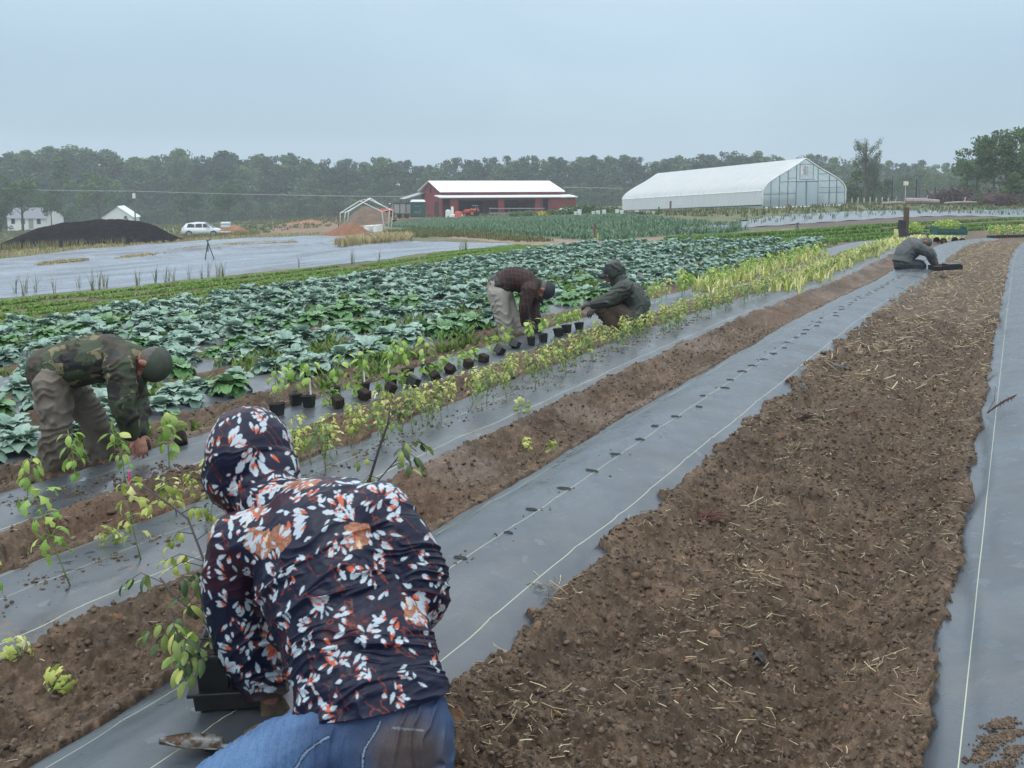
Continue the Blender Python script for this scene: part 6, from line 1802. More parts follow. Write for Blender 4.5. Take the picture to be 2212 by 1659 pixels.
M_FLORAL, ntf, bf = newmat('glossy floral rain cloth')
_a = N(ntf, 'ShaderNodeAttribute', attribute_name='Col'); ntf.links.new(_a.outputs['Color'], bf.inputs['Base Color']); bf.inputs['Roughness'].default_value = .38; bf.inputs['Specular IOR Level'].default_value = .25
M_JEAN, ntj, bj = newmat('blue denim')
_a = N(ntj, 'ShaderNodeAttribute', attribute_name='Col'); _n = ramp(ntj, noise_tex(ntj, 260, 2), [(.3, (.8, .8, .8)), (.7, (1.2, 1.2, 1.2))]); ntj.links.new(mix(ntj, _a.outputs['Color'], _n, 1.0, 'MULTIPLY'), bj.inputs['Base Color']); bj.inputs['Roughness'].default_value = .75

def woman():
    hd_up = (P(560, 890, 2.98) - P(545, 1010, 2.9)).normalized(); hd_f = (P(440, 1050, 3.1) - P(545, 985, 2.9))
    head = P(540, 985, 2.96); neck = P(600, 1095, 2.84); chest = P(680, 1165, 2.72); mid = P(745, 1330, 2.62); pel = P(800, 1530, 2.46)
    shA = P(520, 1175, 2.74); shB = P(820, 1110, 2.66); sd = (shB - shA).normalized()
    elA = P(522, 1370, 2.78); wrA = P(584, 1510, 2.80); haA = P(612, 1585, 2.80)
    elB = P(912, 1288, 2.62); wrB = P(800, 1380, 2.98); haB = P(770, 1420, 3.05)
    hipA = P(740, 1605, 2.42); knA = P(405, 1765, 2.52); anA = P(560, 1850, 2.15); hipB = P(880, 1590, 2.42); knB = P(820, 1700, 2.85); anB = P(915, 1668, 2.38)
    base_ = G(800, 1680); root = empty('person', base_, 0, 'person kneeling in a floral hooded rain jacket and blue jeans', 'person'); off = -np.array(root.location)
    Mh = orient(hd_up, hd_f)
    mb = MB(); head_into(mb, head, Mh); limb(mb, [neck, neck.lerp(head, .7)], [.05, .05])
    limb(mb, [pel, mid, chest, neck], [(.14, .10), (.11, .09), (.14, .10), (.07, .06)], sd)
    for a, b, c, h, s_ in ((shA, elA, wrA, haA, 1), (shB, elB, wrB, haB, -1)):
        limb(mb, [neck.lerp(chest, .5), a], [.06, .05]); limb(mb, [a, b, c], [.045, .036, .026]); hand(mb, c, h - c, V3((0, 0, -1)) + fwd * .4, .8, 1.0, s_)
    for a, b, c in ((hipA, knA, anA), (hipB, knB, anB)): limb(mb, [a, b, c], [.085, .055, .045])
    V, Fl, NV = fuse(mb, .006, 3); npmesh('body', V + off, Fl, M_SKIN, root)
    # jeans
    mb = MB()
    limb(mb, [P(800, 1480, 2.49), P(803, 1540, 2.46), P(812, 1605, 2.44)], [(.165, .12), (.178, .135), (.17, .14)], sd)
    limb(mb, [hipA, hipA.lerp(knA, .45), knA, knA.lerp(anA, .5), anA], [.125, .112, .080, .072, .062])
    mb.ell(P(868, 1600, 2.42), (.115, .13, .125)); mb.ell(P(765, 1600, 2.42), (.115, .13, .12))
    limb(mb, [hipB, hipB.lerp(knB, .5), knB, knB.lerp(anB, .6), anB], [.115, .10, .08, .07, .06])
    V, Fl, NV = fuse(mb, .006, 6, 1)
    ax = knA - hipA
    V = folds(V, NV, ax.normalized() * .8 + V3((0, 0, .35)), 16, .011, 44, None, .5)
    C = np.tile(np.array([.018, .045, .115]), (len(V), 1))
    thigh_pale = sstep(.02, -.10, (V - np.array(hipA)) @ np.array(sd)) ; nz = fbm(V[:, 0] * 9, V[:, 2] * 9 + V[:, 1] * 5, 4, 31)  # paler leftward from the left hip along the thigh
    lt = np.clip(thigh_pale * .9 + nz * .8, 0, 1)[:, None]; C = C * (1 - lt) + np.array([.085, .17, .33]) * lt
    st = P(885, 1635, 2.32); dd = np.linalg.norm((V - np.array(st)) * np.array([1, 1, 1.0]), axis=1); mk = sstep(.13, .02, dd + .10 * fbm(V[:, 0] * 11, V[:, 2] * 11, 3, 33))[:, None] * .75; C = C * (1 - mk) + np.array([.075, .045, .02]) * mk
    # side seams: planes through the thigh
    for (a, b, t_) in ((P(745, 1560, 2.4), P(560, 1720, 2.5), .0022), (P(815, 1560, 2.35), P(765, 1700, 2.4), .002)):
        nrm = np.array((b - a).cross(Vector(a) - Vector((0, 0, CAMZ)))); nrm /= np.linalg.norm(nrm); dq = np.abs((V - np.array(a)) @ nrm + .006 * np.sin(V[:, 2] * 60)); al = (V - np.array(a)) @ np.array((b - a).normalized())
        k = (dq < t_) & (al > -.02); C[k] = np.array([.17, .25, .36]); k = (dq >= t_) & (dq < t_ + .003) & (al > -.02); C[k] *= .35
    for (a, b) in ((P(845, 1572, 2.3), P(915, 1578, 2.3)),):
        nrm = np.array((b - a).cross(Vector(a) - Vector((0, 0, CAMZ)))); nrm /= np.linalg.norm(nrm); dq = np.abs((V - np.array(a)) @ nrm); al = (V - np.array(a)) @ np.array((b - a).normalized())
        k = (dq < .0022) & (al > 0) & (al < (b - a).length); C[k] = np.array([.12, .15, .18])
    npmesh('jeans', V + off, Fl, M_JEAN, root, attrs={'Col': C})
    # jacket with hood in one piece
    mb = MB()
    limb(mb, [P(808, 1545, 2.46), P(790, 1450, 2.50), P(755, 1335, 2.58), P(715, 1235, 2.65), P(685, 1150, 2.70), P(640, 1105, 2.80)],
         [(.196, .150), (.188, .142), (.190, .145), (.205, .145), (.190, .130), (.10, .085)], sd)
    limb(mb, [P(690, 1160, 2.7), shA], [.115, .088]); limb(mb, [P(700, 1150, 2.7), shB], [.115, .085])
    limb(mb, [shA, P(500, 1270, 2.76), elA, P(560, 1450, 2.80), wrA], [.084, .082, .080, .072, .056])
    limb(mb, [shB, P(880, 1200, 2.62), elB, P(870, 1335, 2.80), wrB], [.082, .080, .072, .065, .055])
    mb.ell(P(540, 978, 2.97), (.122, .13, .135), None, 24, 18); mb.ell(P(532, 1020, 2.98), (.125, .125, .115), None, 24, 18)
    mb.ell(P(585, 1035, 2.93), (.085, .09, .11)); limb(mb, [P(555, 1040, 2.95), P(600, 1090, 2.86), P(650, 1125, 2.78)], [.095, .085, .09])
    limb(mb, [P(500, 1050, 3.0), P(520, 1085, 2.95)], [.07, .05])
    hemc = P(800, 1528, 2.46); hn = (P(808, 1600, 2.45) - P(795, 1480, 2.47)).normalized()
    V, Fl, NV = fuse(mb, .0052, 5, 1, [(P(800, 1532, 2.40), (hn + sd * .05).normalized())])
    # folds: across the back, tighter toward the waist; soft on the shoulders and hood
    sp = np.array((P(690, 1160, 2.7) - P(800, 1530, 2.46)).normalized()); k = (V - np.array(P(800, 1530, 2.46))) @ sp
    side_ = (V - np.array(P(745, 1330, 2.6))) @ np.array(sd)
    mask = .30 + .95 * sstep(.52, .20, k)
    ph = k + .55 * side_ ** 2 + .10 * side_
    wv = fbm(side_ * 5, k * 10, 3, 201)
    r1 = (1 - np.abs(np.sin((ph * 7.5 + wv * 1.5) * math.pi))) ** 3 * sstep(.35, .6, vnoise(side_ * 6 + 2, k * 11, 203))
    r2 = (1 - np.abs(np.sin((ph * 15 + wv * 2.6 + .3) * math.pi))) ** 2.5 * sstep(.4, .65, vnoise(side_ * 9 + 7, k * 17, 205))
    r3 = (1 - np.abs(np.sin((ph * 34 + wv * 5 + side_ * 4) * math.pi))) ** 2 * sstep(.45, .7, vnoise(side_ * 14 + 3, k * 26, 209))
    r1 = r1 * (1 - .75 * sstep(.13, .20, side_)); r2 = r2 * (1 - .5 * sstep(.13, .20, side_))
    h = .016 * r1 + .010 * r2 + .0045 * r3 + .012 * fbm(side_ * 14, k * 16 + V[:, 2] * 3, 4, 207, .6)
    V = V + NV * (h * mask)[:, None]
    # hood: seam ridge and small gathers
    hc = np.array(P(540, 985, 2.97)); rr = V - hc; inh = np.linalg.norm(rr, axis=1) < .19
    V = V + NV * ((.006 * (1 - np.abs(np.sin((rr @ np.array(sd) * 14 + .35 + .6 * fbm(V[:, 2] * 8, V[:, 0] * 4, 2, 5)) * 1.0))) ** 6 + .006 * fbm(V[:, 0] * 18, V[:, 2] * 14, 3, 9)) * inh)[:, None]
    C = petals(V, NV)
    mud = sstep(.10, .02, np.linalg.norm(V - np.array(P(595, 1530, 2.76)), axis=1) + .05 * fbm(V[:, 0] * 30, V[:, 2] * 30, 2, 8))[:, None] * .8
    C = C * (1 - mud) + np.array([.07, .05, .035]) * mud
    jk = npmesh('rain_jacket', V + off, Fl, M_FLORAL, root, attrs={'Col': C}); s_ = jk.modifiers.new('t', 'SOLIDIFY'); s_.thickness = .003
    print('woman jacket verts', len(V))
    for an, to in ((anB, P(840, 1690, 2.5)), (anA, P(600, 1900, 2.2))):
        mb = MB(); limb(mb, [an, an.lerp(to, .5), to], [.062, .055, .045]); V, Fl, NV = fuse(mb, .008, 2); npmesh('boot', V + off, Fl, M_GLOVE, root)
    for c, h, s_ in ((wrA, haA, 1), (wrB, haB, -1)):
        mb = MB(); hand(mb, c, h - c, V3((0, 0, -1)) + fwd * .4, .8, 1.15, s_); V, Fl, NV = fuse(mb, .005, 2)
        npmesh('glove', V + NV * (.003 * fbm(V[:, 0] * 90, V[:, 2] * 90, 2, 3))[:, None] + off, Fl, mat('muddy glove', (.09, .065, .04), .8, .4, 40, .4), root)
woman()
# ------------------------------------------------------------------ pots, tools, clods, straw
def strip_xyz(u, v, lift):
    g = G(u, v, lift); return Vector((g.x, g.y, gh(g.x, g.y)))
M_POT = mat('black nursery pot', (.012, .013, .015), .35, .2, 20, .1)
M_ROOT = mat('dark potting soil', (.022, .015, .011), .95, .5, 40, .9, 60, bdist=.01)

def pot_mesh(s=1.0):
    q = MB(); q.box((0, 0, .042 * s), (.066 * s, .066 * s, .084 * s), taper=1.28)
    q.box((0, 0, .082 * s), (.090 * s, .090 * s, .010 * s)); return q
def potted(loc, tiltdir, tilt, key, label, group, ball=False, name='potted_seedling', s=1.0, tagm=None):
    root = empty(name, loc, 0, label, 'potted seedling' if not ball else 'root ball seedling', group)
    if not ball:
        pot_mesh().build('pot', M_POT, root, bevel=.004)
        q = MB(); q.box((0, 0, .0878), (.078, .078, .006)); q.build('soil', M_ROOT, root)
    else:
        rgk = np.random.default_rng(key * 13 + 5); q = MB(); q.box((0, 0, .045), (.070, .070, .085), taper=1.12); V, Fl, NV = fuse(q, .008, 2)
        V = V + NV * (.010 * fbm(V[:, 0] * 60 + key, V[:, 2] * 60 + V[:, 1] * 50, 3, key))[:, None]; npmesh('root_ball', V, Fl, M_ROOT, root)
    st, a = seedling(300 + key, 0, .22 * s); lv = empty
    so_ = st.build('stem', M_STEMG, root, True); lo_ = a.build('leaves', M_PEP, root); so_.location.z = lo_.location.z = .085
    if tagm: q = MB(); q.box((.02, 0, .15), (.014, .001, .13)); q.build('plant_tag', tagm, root)
    ax = Vector((-math.sin(tiltdir), math.cos(tiltdir), 0))
    root.rotation_mode = 'QUATERNION'; root.rotation_quaternion = Matrix.Rotation(tilt, 3, ax).to_quaternion() @ Matrix.Rotation(key * 1.3, 3, 'Z').to_quaternion()
    if tilt > .8: root.location.z += .035
    lo_.scale = (.9, .9, .9)
    return root

back = math.atan2(fwd.y - rgt.y * .9, fwd.x - rgt.x * .9)       # away and to the left
front = [(1252, 715), (1225, 722), (1207, 729), (1174, 740), (1148, 748), (1121, 756), (1086, 769), (1053, 783), (1017, 795), (981, 808), (945, 824), (903, 836), (850, 852), (797, 868), (736, 886)]
for k, (u, v) in enumerate(front):
    p = strip_xyz(u, v, .11); up_ = k < 5
    ball = k in (7, 8, 9, 10, 12, 13, 14)
    potted(p, back + .2 * math.sin(k * 3), .12 if up_ else 1.35, k, ('small upright black pot with a seedling on the strip before the two middle men' if up_ else 'seedling lying on the strip out of its black pot, root ball towards the camera' if ball else 'seedling in a black pot tipped on its side on the strip'),
           'upright potted seedlings' if up_ else 'seedlings lying out of their pots' if ball else 'tipped potted seedlings', ball, s=.85)
M_TAGW = mat('white plant tag', (.8, .8, .78), .5)
M_TAGP = mat('pink plant tag', (.85, .06, .22), .5)
for k, (u, v) in enumerate([(785, 856), (882, 824), (921, 812), (725, 866), (668, 888), (600, 905), (845, 836), (640, 880)]):
    p = strip_xyz(u, v, .11)
    potted(p, back, .10, 30 + k, 'tall pepper seedling upright in a black pot on the left of the potted strip', 'upright pepper seedlings in pots', False, s=1.35, tagm=M_TAGW if k % 2 == 0 else None)
p = strip_xyz(394, 968, .11); potted(p, back, .6, 50, 'black root ball lying in the furrow right of the pepper seedling by the camouflage man', None, True, s=.8)
hp = P(312, 992, depth_of(G(300, 1000)) - .05)
r = potted(Vector((hp.x, hp.y, hp.z)), back, .3, 51, 'root ball with a pink tag held in the hands of the camouflage man', None, True, s=1.0, tagm=M_TAGP)
r.location = P(312, 985, depth_of(G(300, 1000)) - .1)
# peppers already planted by the camouflage man
for k, (u, v, H_, lb) in enumerate(((60, 1090, .27, 'bushy bright green pepper seedling, leftmost of the four by the camouflage man'), (165, 1068, .38, 'tall bright green pepper seedling right before the legs of the camouflage man'), (270, 1040, .33, 'drooping bright green pepper seedling below the hands of the camouflage man'), (366, 1008, .28, 'thin pepper seedling right of the hands of the camouflage man'))):
    g = strip_xyz(u, v, .11); st, a = seedling(800 + k, 0, H_); root = empty('pepper_seedling', g, 0, lb, 'seedling'); root.scale = (.85, .85, .95)
    st.build('stem', M_STEMG, root, True); a.build('leaves', M_PEP, root)
q = MB(); q.tube([(0, 0, 0), (.01, 0, .075)], .006, 5); o = q.build('pink_stake', M_TAGP); o.location = strip_xyz(278, 1044, .11); tag(o, 'small pink plastic marker lying stuck in the strip below the camouflage man', 'marker')

# the tray with two tall pots beside the kneeling person
g = G(512, 1545, .17); dT = depth_of(g); base_t = P(512, 1540, dT)
aT = math.atan2(rgt.y, rgt.x) + .12
o = empty('pot_tray', (base_t.x, base_t.y, gh(base_t.x, base_t.y) + .004), aT, 'black tray holding square black pots beside the left sleeve of the floral jacket', 'plant tray')
tz = o.location.z; q = MB(); q.box((.0, .06, .022), (.19, .17, .04), taper=1.05); q.box((.0, .06, .046), (.222, .205, .010)); q.build('tray', M_POT, o, bevel=.003)
o.scale = (1.12, 1.12, 1.2)
for i in range(2):
    for j in range(2):
        x_, y_ = -.05 + .1 * i, .01 + .1 * j; r = empty('nursery_pot', o.matrix_basis @ Vector((x_, y_, .03)), aT + .02 * i, '%s of the four square black pots standing in the tray by the floral jacket' % (('front left', 'rear left', 'front right', 'rear right')[i * 2 + j]), 'pot')
        q = MB(); q.box((0, 0, .05), (.066, .066, .10), taper=1.3); q.box((0, 0, .098), (.093, .093, .016)); q.build('pot_wall', M_POT, r, bevel=.003)
        q = MB(); q.box((0, 0, .104), (.076, .076, .008)); q.build('potting_soil', M_ROOT, r); r.scale = (1.12, 1.12, 1.2); r.location = o.location + Matrix.Rotation(aT, 3, 'Z') @ Vector((x_ * 1.12, y_ * 1.12, .036))
q = MB(); q.box((0, 0, .04), (.010, .0015, .09)); t_ = q.build('plant_tag', mat('yellow white tag', (.75, .74, .5), .5)); t_.location = o.matrix_basis @ Vector((-.03, .0, .15)); t_.rotation_euler = (.1, .35, aT); tag(t_, 'pale plant tag stuck in the front left pot of the tray', 'plant tag')

# tomato plants with dark woody stems
def vine(name, label, pts, r, leaves, seed, m=M_TOM, ls=.05, ms=M_STEMD):
    rg_ = np.random.default_rng(seed); W = [P(*p) for p in pts]
    if 'shoulder' in label: W = [Vector((W[0].x + .03, W[0].y, gh(W[0].x + .03, W[0].y) - .01))] + W
    root = empty(name, W[0], 0, label, 'tomato plant'); off = W[0]
    st = MB(); n = len(W); st.tube([w - off for w in W], [r * (1 - .6 * i / n) for i in range(n)], 7); a = Acc()
    for k in range(leaves):
        t = .3 + .7 * (k + rg_.uniform(0, 1)) / leaves; f = t * (n - 1); i = min(n - 2, int(f)); p = W[i].lerp(W[i + 1], f - i) - off
        az = rg_.uniform(0, 6.28); L = rg_.uniform(.07, .13); d_ = Vector((math.cos(az), math.sin(az), rg_.uniform(-.2, .5))).normalized()
        q_ = p + d_ * L * .6 + Vector((0, 0, .01)); e = p + d_ * L - Vector((0, 0, rg_.uniform(.0, .04))); st.tube([p, q_, e], [.0016, .0013, .001], 4, caps=False)
        for j in range(5):      # leaflets
            c = (p.lerp(q_, .8) if j < 2 else q_.lerp(e, .6) if j < 4 else e); sgn = -1 if j % 2 else 1
            V, Fq = leaf_patch(ls * rg_.uniform(.6, 1.15), ls * .36, 7, 5, rg_.uniform(.8, 1.8), -.4, .03, seed * 99 + k * 7 + j, .8, 3)
            V = V @ rotmat(az + (sgn * 1.0 if j < 4 else 0), rg_.uniform(-.7, .2), rg_.normal(0, .3)).T + np.array(c); a.add(V, Fq, np.clip(rg_.normal(.35, .25), 0, 1))
    st.build('stem', ms, root, True); a.build('leaves', m, root); return root
vine('tomato_plant', 'dark-stemmed tomato plant leaning left out of the pot tray, upper long branch', [(545, 1475, 2.85), (498, 1412, 2.85), (436, 1335, 2.88), (385, 1295, 2.9), (345, 1248, 2.92)], .005, 8, 61)
vine('tomato_plant', 'lower branch of tomato plant arching left over the bare soil beside the tray', [(540, 1478, 2.8), (498, 1414, 2.78), (431, 1405, 2.78), (384, 1369, 2.78), (367, 1318, 2.8)], .0045, 7, 62)
vine('tomato_plant', 'tall tomato stem rising behind the left sleeve of the floral jacket with pale top', [(520, 1470, 3.0), (478, 1330, 3.0), (453, 1249, 3.05), (431, 1185, 3.1), (406, 1121, 3.15), (367, 1090, 3.2), (308, 1050, 3.25)], .005, 11, 63, M_YEL, .042)
vine('tomato_plant', 'leafy yellow-green tomato plant close to the left sleeve above the pot tray', [(530, 1480, 2.95), (480, 1400, 2.95), (440, 1385, 2.95), (420, 1400, 2.95)], .004, 6, 64, M_PEP, .055)
vine('tomato_plant', 'dark woody tomato stem standing behind the right shoulder of the floral jacket', [(785, 1100, 3.35), (800, 1030, 3.35), (820, 965, 3.35), (838, 915, 3.35), (842, 880, 3.35)], .006, 4, 65, M_TOM, .036)
vine('tomato_plant', 'side shoots of tomato with dark drooping leaves right behind the floral shoulder', [(790, 1060, 3.4), (815, 1040, 3.4), (850, 1000, 3.4), (880, 960, 3.4), (900, 975, 3.4)], .003, 5, 66, M_TOM, .05)

# trowel
M_TRO, nt9, b9 = newmat('muddy steel'); b9.inputs['Metallic'].default_value = .6; b9.inputs['Roughness'].default_value = .45
nt9.links.new(ramp(nt9, noise_tex(nt9, 30, 4), [(.45, (.20, .21, .21)), (.55, (.085, .055, .035))]), b9.inputs['Base Color'])
gT = G(345, 1618, .21); d_ = depth_of(gT)
tr = empty('hand_trowel', P(345, 1618, d_), 0, 'muddy garden trowel lying on the fabric by the left knee of the floral person', 'trowel'); off = tr.location.copy()
A = P(345, 1616, d_); B = P(480, 1628, d_ + .02); ax = (B - A); L_ = ax.length; ax.normalize(); bx_ = ax.cross(Vector((0, 0, 1))).normalized()
V = []; ns = 14
for i in range(ns):
    t = i / (ns - 1); w_ = .038 * min(1, (t * 2.2) ** .75) * (1 - .15 * t)
    for j in range(7):
        s = -1 + 2 * j / 6; p = A + ax * L_ * t + bx_ * s * w_ + Vector((0, 0, .012 + .014 * s * s + .006 * t)); V.append(p - off)
bl = npmesh('blade', V, grid_faces(ns, 7), M_TRO, tr); bl.modifiers.new('t', 'SOLIDIFY').thickness = .003
q = MB(); q.tube([B + Vector((0, 0, .015)) - off, P(500, 1622, d_ + .02) + Vector((0, 0, .01)) - off, P(510, 1604, d_ + .03) - off, P(535, 1590, d_ + .04) - off], [.010, .009, .008, .010], 9); q.build('neck', M_TRO, tr, True)
q = MB(); q.tube([P(530, 1592, d_ + .04) - off, P(560, 1580, d_ + .06) - off, P(610, 1562, d_ + .1) - off], [.014, .019, .017], 12); q.build('handle', mat('muddy handle', (.09, .06, .035), .85, .4, 40, .5), tr, True)

# planting slits in the centre strip
def slit(X, Y, n=0, w=.042):
    rg_ = np.random.default_rng(n); V = []; k = 18
    for ring, (sc, dz) in enumerate(((1.0, .0015), (.86, .007), (.70, .001))):
        for i in range(k):
            a = 2 * PI * i / k; x = X + math.cos(a) * w * sc * (1 + .08 * rg_.normal()); y = Y + math.sin(a) * w * .30 * sc; 
            t = x - BEDS[1][1] - float(curve(y)); z = float(fabric_z(np.array([x]), np.array([y]), np.array([t]), np.array([CROWN['C']]), np.array([1]))[0]); V.append((x, y, z + dz))
    V.append((X, Y, V[-1][2] - .0005)); Fs = [(r * k + i, r * k + (i + 1) % k, (r + 1) * k + (i + 1) % k, (r + 1) * k + i) for r in range(2) for i in range(k)] + [(2 * k + i, 2 * k + (i + 1) % k, 3 * k) for i in range(k)]
    npmesh('planting_hole', V, Fs, [M_HOLE_L, M_HOLE], STRIPS['C'], mi=[0] * (2 * k) + [1] * k)
M_HOLE = mat('soil in the slit', (.075, .05, .036), .9, .4, 60, .6); M_HOLE_L = mat('torn fabric lip', (.022, .026, .032), .5)
y = G(1010, 1220, .17).y; n_ = 0; slit_pts = []
print('first slit y', y, G(1010, 1220, .17).x, 'second', G(1097, 1158, .17).y)
while y < 30 and n_ < 70:
    slit(BEDS[1][1] + float(curve(y)) + rgs.normal(0, .022), y, n_, .022 + .016 * rgs.random()); 
    for i_ in range(int(rgs.integers(2, 16))): slit_pts.append((BEDS[1][1] + float(curve(y)) + rgs.normal(0, .05), y + rgs.normal(0, .05), 0))
    y += .335 + rgs.normal(0, .02); n_ += 1

# loose clods on soil and plastic
def clods(pts, rs, name, label, m, seed):
    rg_ = np.random.default_rng(seed); bm = bmesh.new(); bmesh.ops.create_icosphere(bm, subdivisions=1, radius=1)
    sv_ = np.array([v.co[:] for v in bm.verts]); sf_ = np.array([[v.index for v in f.verts] for f in bm.faces]); bm.free()
    vars_ = []; n = len(pts); vf = []
    for i in range(14):      # angular broken lumps: hulls of a few random points
        pr_ = rg_.normal(0, 1, (13, 3)); pr_ /= np.linalg.norm(pr_, axis=1)[:, None]; pr_ *= rg_.uniform(.55, 1.15, 13)[:, None] * np.array([1.15, .9, .75])
        bm = bmesh.new(); vs = [bm.verts.new(p) for p in pr_]; rh = bmesh.ops.convex_hull(bm, input=vs); bm.verts.index_update()
        used = [v for v in bm.verts if v.link_faces]; ix = {v.index: j for j, v in enumerate(used)}
        vars_.append(np.array([v.co[:] for v in used])); vf.append(np.array([[ix[v.index] for v in f.verts] for f in bm.faces])); bm.free()
    VV = []; FF = []; TT = []; o_ = 0
    for i in range(n):
        R = np.array(Matrix.Rotation(rg_.uniform(0, 6.28), 3, 'Z') @ Matrix.Rotation(rg_.uniform(-.6, .6), 3, 'X')); v_ = vars_[i % 14]
        VV.append((v_ @ R.T) * rs[i] + pts[i]); FF.append(vf[i % 14] + o_); o_ += len(v_); TT.append(np.full(len(v_), rg_.uniform()))
    o = npmesh(name, np.concatenate(VV), np.concatenate(FF), m, smooth=False, attrs={'tone': np.concatenate(TT)}); return tag(o, label, 'clods', kind='stuff')
M_CLOD, ntc_, bc_ = newmat('soil clod'); _a = N(ntc_, 'ShaderNodeAttribute', attribute_name='tone')
_c = ramp(ntc_, _a.outputs['Fac'], [(0, (.05, .036, .026)), (.45, (.096, .066, .045)), (.93, (.15, .105, .072)), (.985, (.19, .105, .06)), (1, (.22, .19, .17))])
ntc_.links.new(mix(ntc_, _c, ramp(ntc_, noise_tex(ntc_, 90, 4, .7), [(.3, (.6, .6, .6)), (.7, (1.4, 1.4, 1.4))]), 1.0, 'MULTIPLY'), bc_.inputs['Base Color']); bc_.inputs['Roughness'].default_value = .85; bump(ntc_, bc_, noise_tex(ntc_, 160, 4), .6, .004)
rgc = np.random.default_rng(91)
def soil_pts(n, x0, x1, y0, y1, ypow=1.6, on_soil=True):
    y = y0 + (y1 - y0) * rgc.uniform(0, 1, n) ** ypow; x = rgc.uniform(x0, x1, n) + curve(y)
    z, f_, o_ = ground_height(x, y); m = (o_ > .0) if on_soil else (o_ < -.02)
    z = np.where(m, z, z + .022); return np.stack([x, y, z], -1)[m], o_[m]
pA, oA = soil_pts(62000, -1.6, 0.0, 1.2, 13, 1.7); rA = .003 + .013 * rgc.uniform(0, 1, len(pA)) ** 3.5
clods(pA + np.array([0, 0, 1]) * (rA * .1)[:, None], rA, 'soil_clods', 'loose brown clods over the wide bare furrow on the right', M_CLOD, 1)
pE, oE = soil_pts(520, -1.6, 0.0, 1.2, 10, 1.5); rE = .013 + .02 * rgc.uniform(0, 1, len(pE)) ** 2
clods(pE, rE, 'large_clods', 'larger broken clods lying in the wide right-hand furrow', M_CLOD, 9)
pF, oF = soil_pts(420, -5.6, -2.0, 1.2, 9, 1.3); rF = .013 + .02 * rgc.uniform(0, 1, len(pF)) ** 2
clods(pF, rF, 'large_clods', 'larger broken clods in the narrow left furrows', M_CLOD, 10)
pB, oB = soil_pts(40000, -5.6, -2.0, 1.2, 12, 1.3); rB = .0035 + .014 * rgc.uniform(0, 1, len(pB)) ** 3.5
clods(pB + np.array([0, 0, 1]) * (rB * .1)[:, None], rB, 'soil_clods', 'loose brown clods in the narrow furrows between the left strips', M_CLOD, 2)
# crumbs on the plastic: mostly on the muddy strips
pC, oC = soil_pts(5200, -5.0, -2.9, 1.5, 13, 1.2, False); k = vnoise(pC[:, 0] * 4, pC[:, 1] * 2.2, 93) > .56; pC = pC[k]; rC = .002 + .008 * rgc.uniform(0, 1, len(pC)) ** 3
clods(pC, rC, 'soil_crumbs', 'dark soil crumbs scattered over the muddy seedling strip', M_CLOD, 3)
pD, oD = soil_pts(900, -2.3, .5, 1.5, 14, 1.2, False); k = vnoise(pD[:, 0] * 4, pD[:, 1] * 1.5, 95) > .66; pD = pD[k]; rD = .002 + .007 * rgc.uniform(0, 1, len(pD)) ** 4
clods(pD, rD, 'soil_crumbs', 'few dark soil crumbs on the clean centre strip', M_CLOD, 4)
sp_ = np.array(slit_pts); sp_[:, 2] = ground_height(sp_[:, 0], sp_[:, 1])[0] + .022
clods(sp_, .002 + .007 * rgc.uniform(0, 1, len(sp_)) ** 2, 'slit_crumbs', 'soil crumbs beside the planting slits of the centre strip', M_CLOD, 14)
# mud splash on the right strip near the camera
pts = []
for (u, v, a_, b_) in ((2165, 1560, 34, 10), (2150, 1590, 46, 14), (2120, 1615, 30, 12), (2190, 1625, 20, 10), (2155, 1650, 46, 12), (2190, 1585, 26, 8)):
    for i in range(230):
        g = G(u + rgc.normal(0, a_ * .45), v + rgc.normal(0, b_ * .5), .18); pts.append((g.x, g.y, gh(g.x, g.y) + .001))
clods(np.array(pts), .003 + .007 * rgc.uniform(0, 1, len(pts)) ** 2, 'mud_splash', 'brown mud crumbs splashed on the right strip at the bottom corner', M_CLOD, 5)
# crumbs round each planted seedling
pts = []
for y_ in np.arange(1.9, 12, .27):
    for i in range(42):
        x = -3.36 + rgc.normal(0, .07); y = y_ + rgc.normal(0, .05); pts.append((x, y, 0))
for (u, v) in ((60, 1090), (165, 1068), (270, 1040), (366, 1015), (380, 1015)):
    g = G(u, v, .11)
    for i in range(120): x = g.x + rgc.normal(0, .09); y = g.y + rgc.normal(0, .06); pts.append((x, y, 0))
pts = np.array(pts); _z, _, _o = ground_height(pts[:, 0], pts[:, 1]); pts[:, 2] = _z + np.where(_o < 0, .022, 0)
clods(np.array(pts), .003 + .012 * rgc.uniform(0, 1, len(pts)) ** 2.5, 'planting_soil', 'dark soil heaped round the planted seedlings on the muddy strips', M_CLOD, 6)

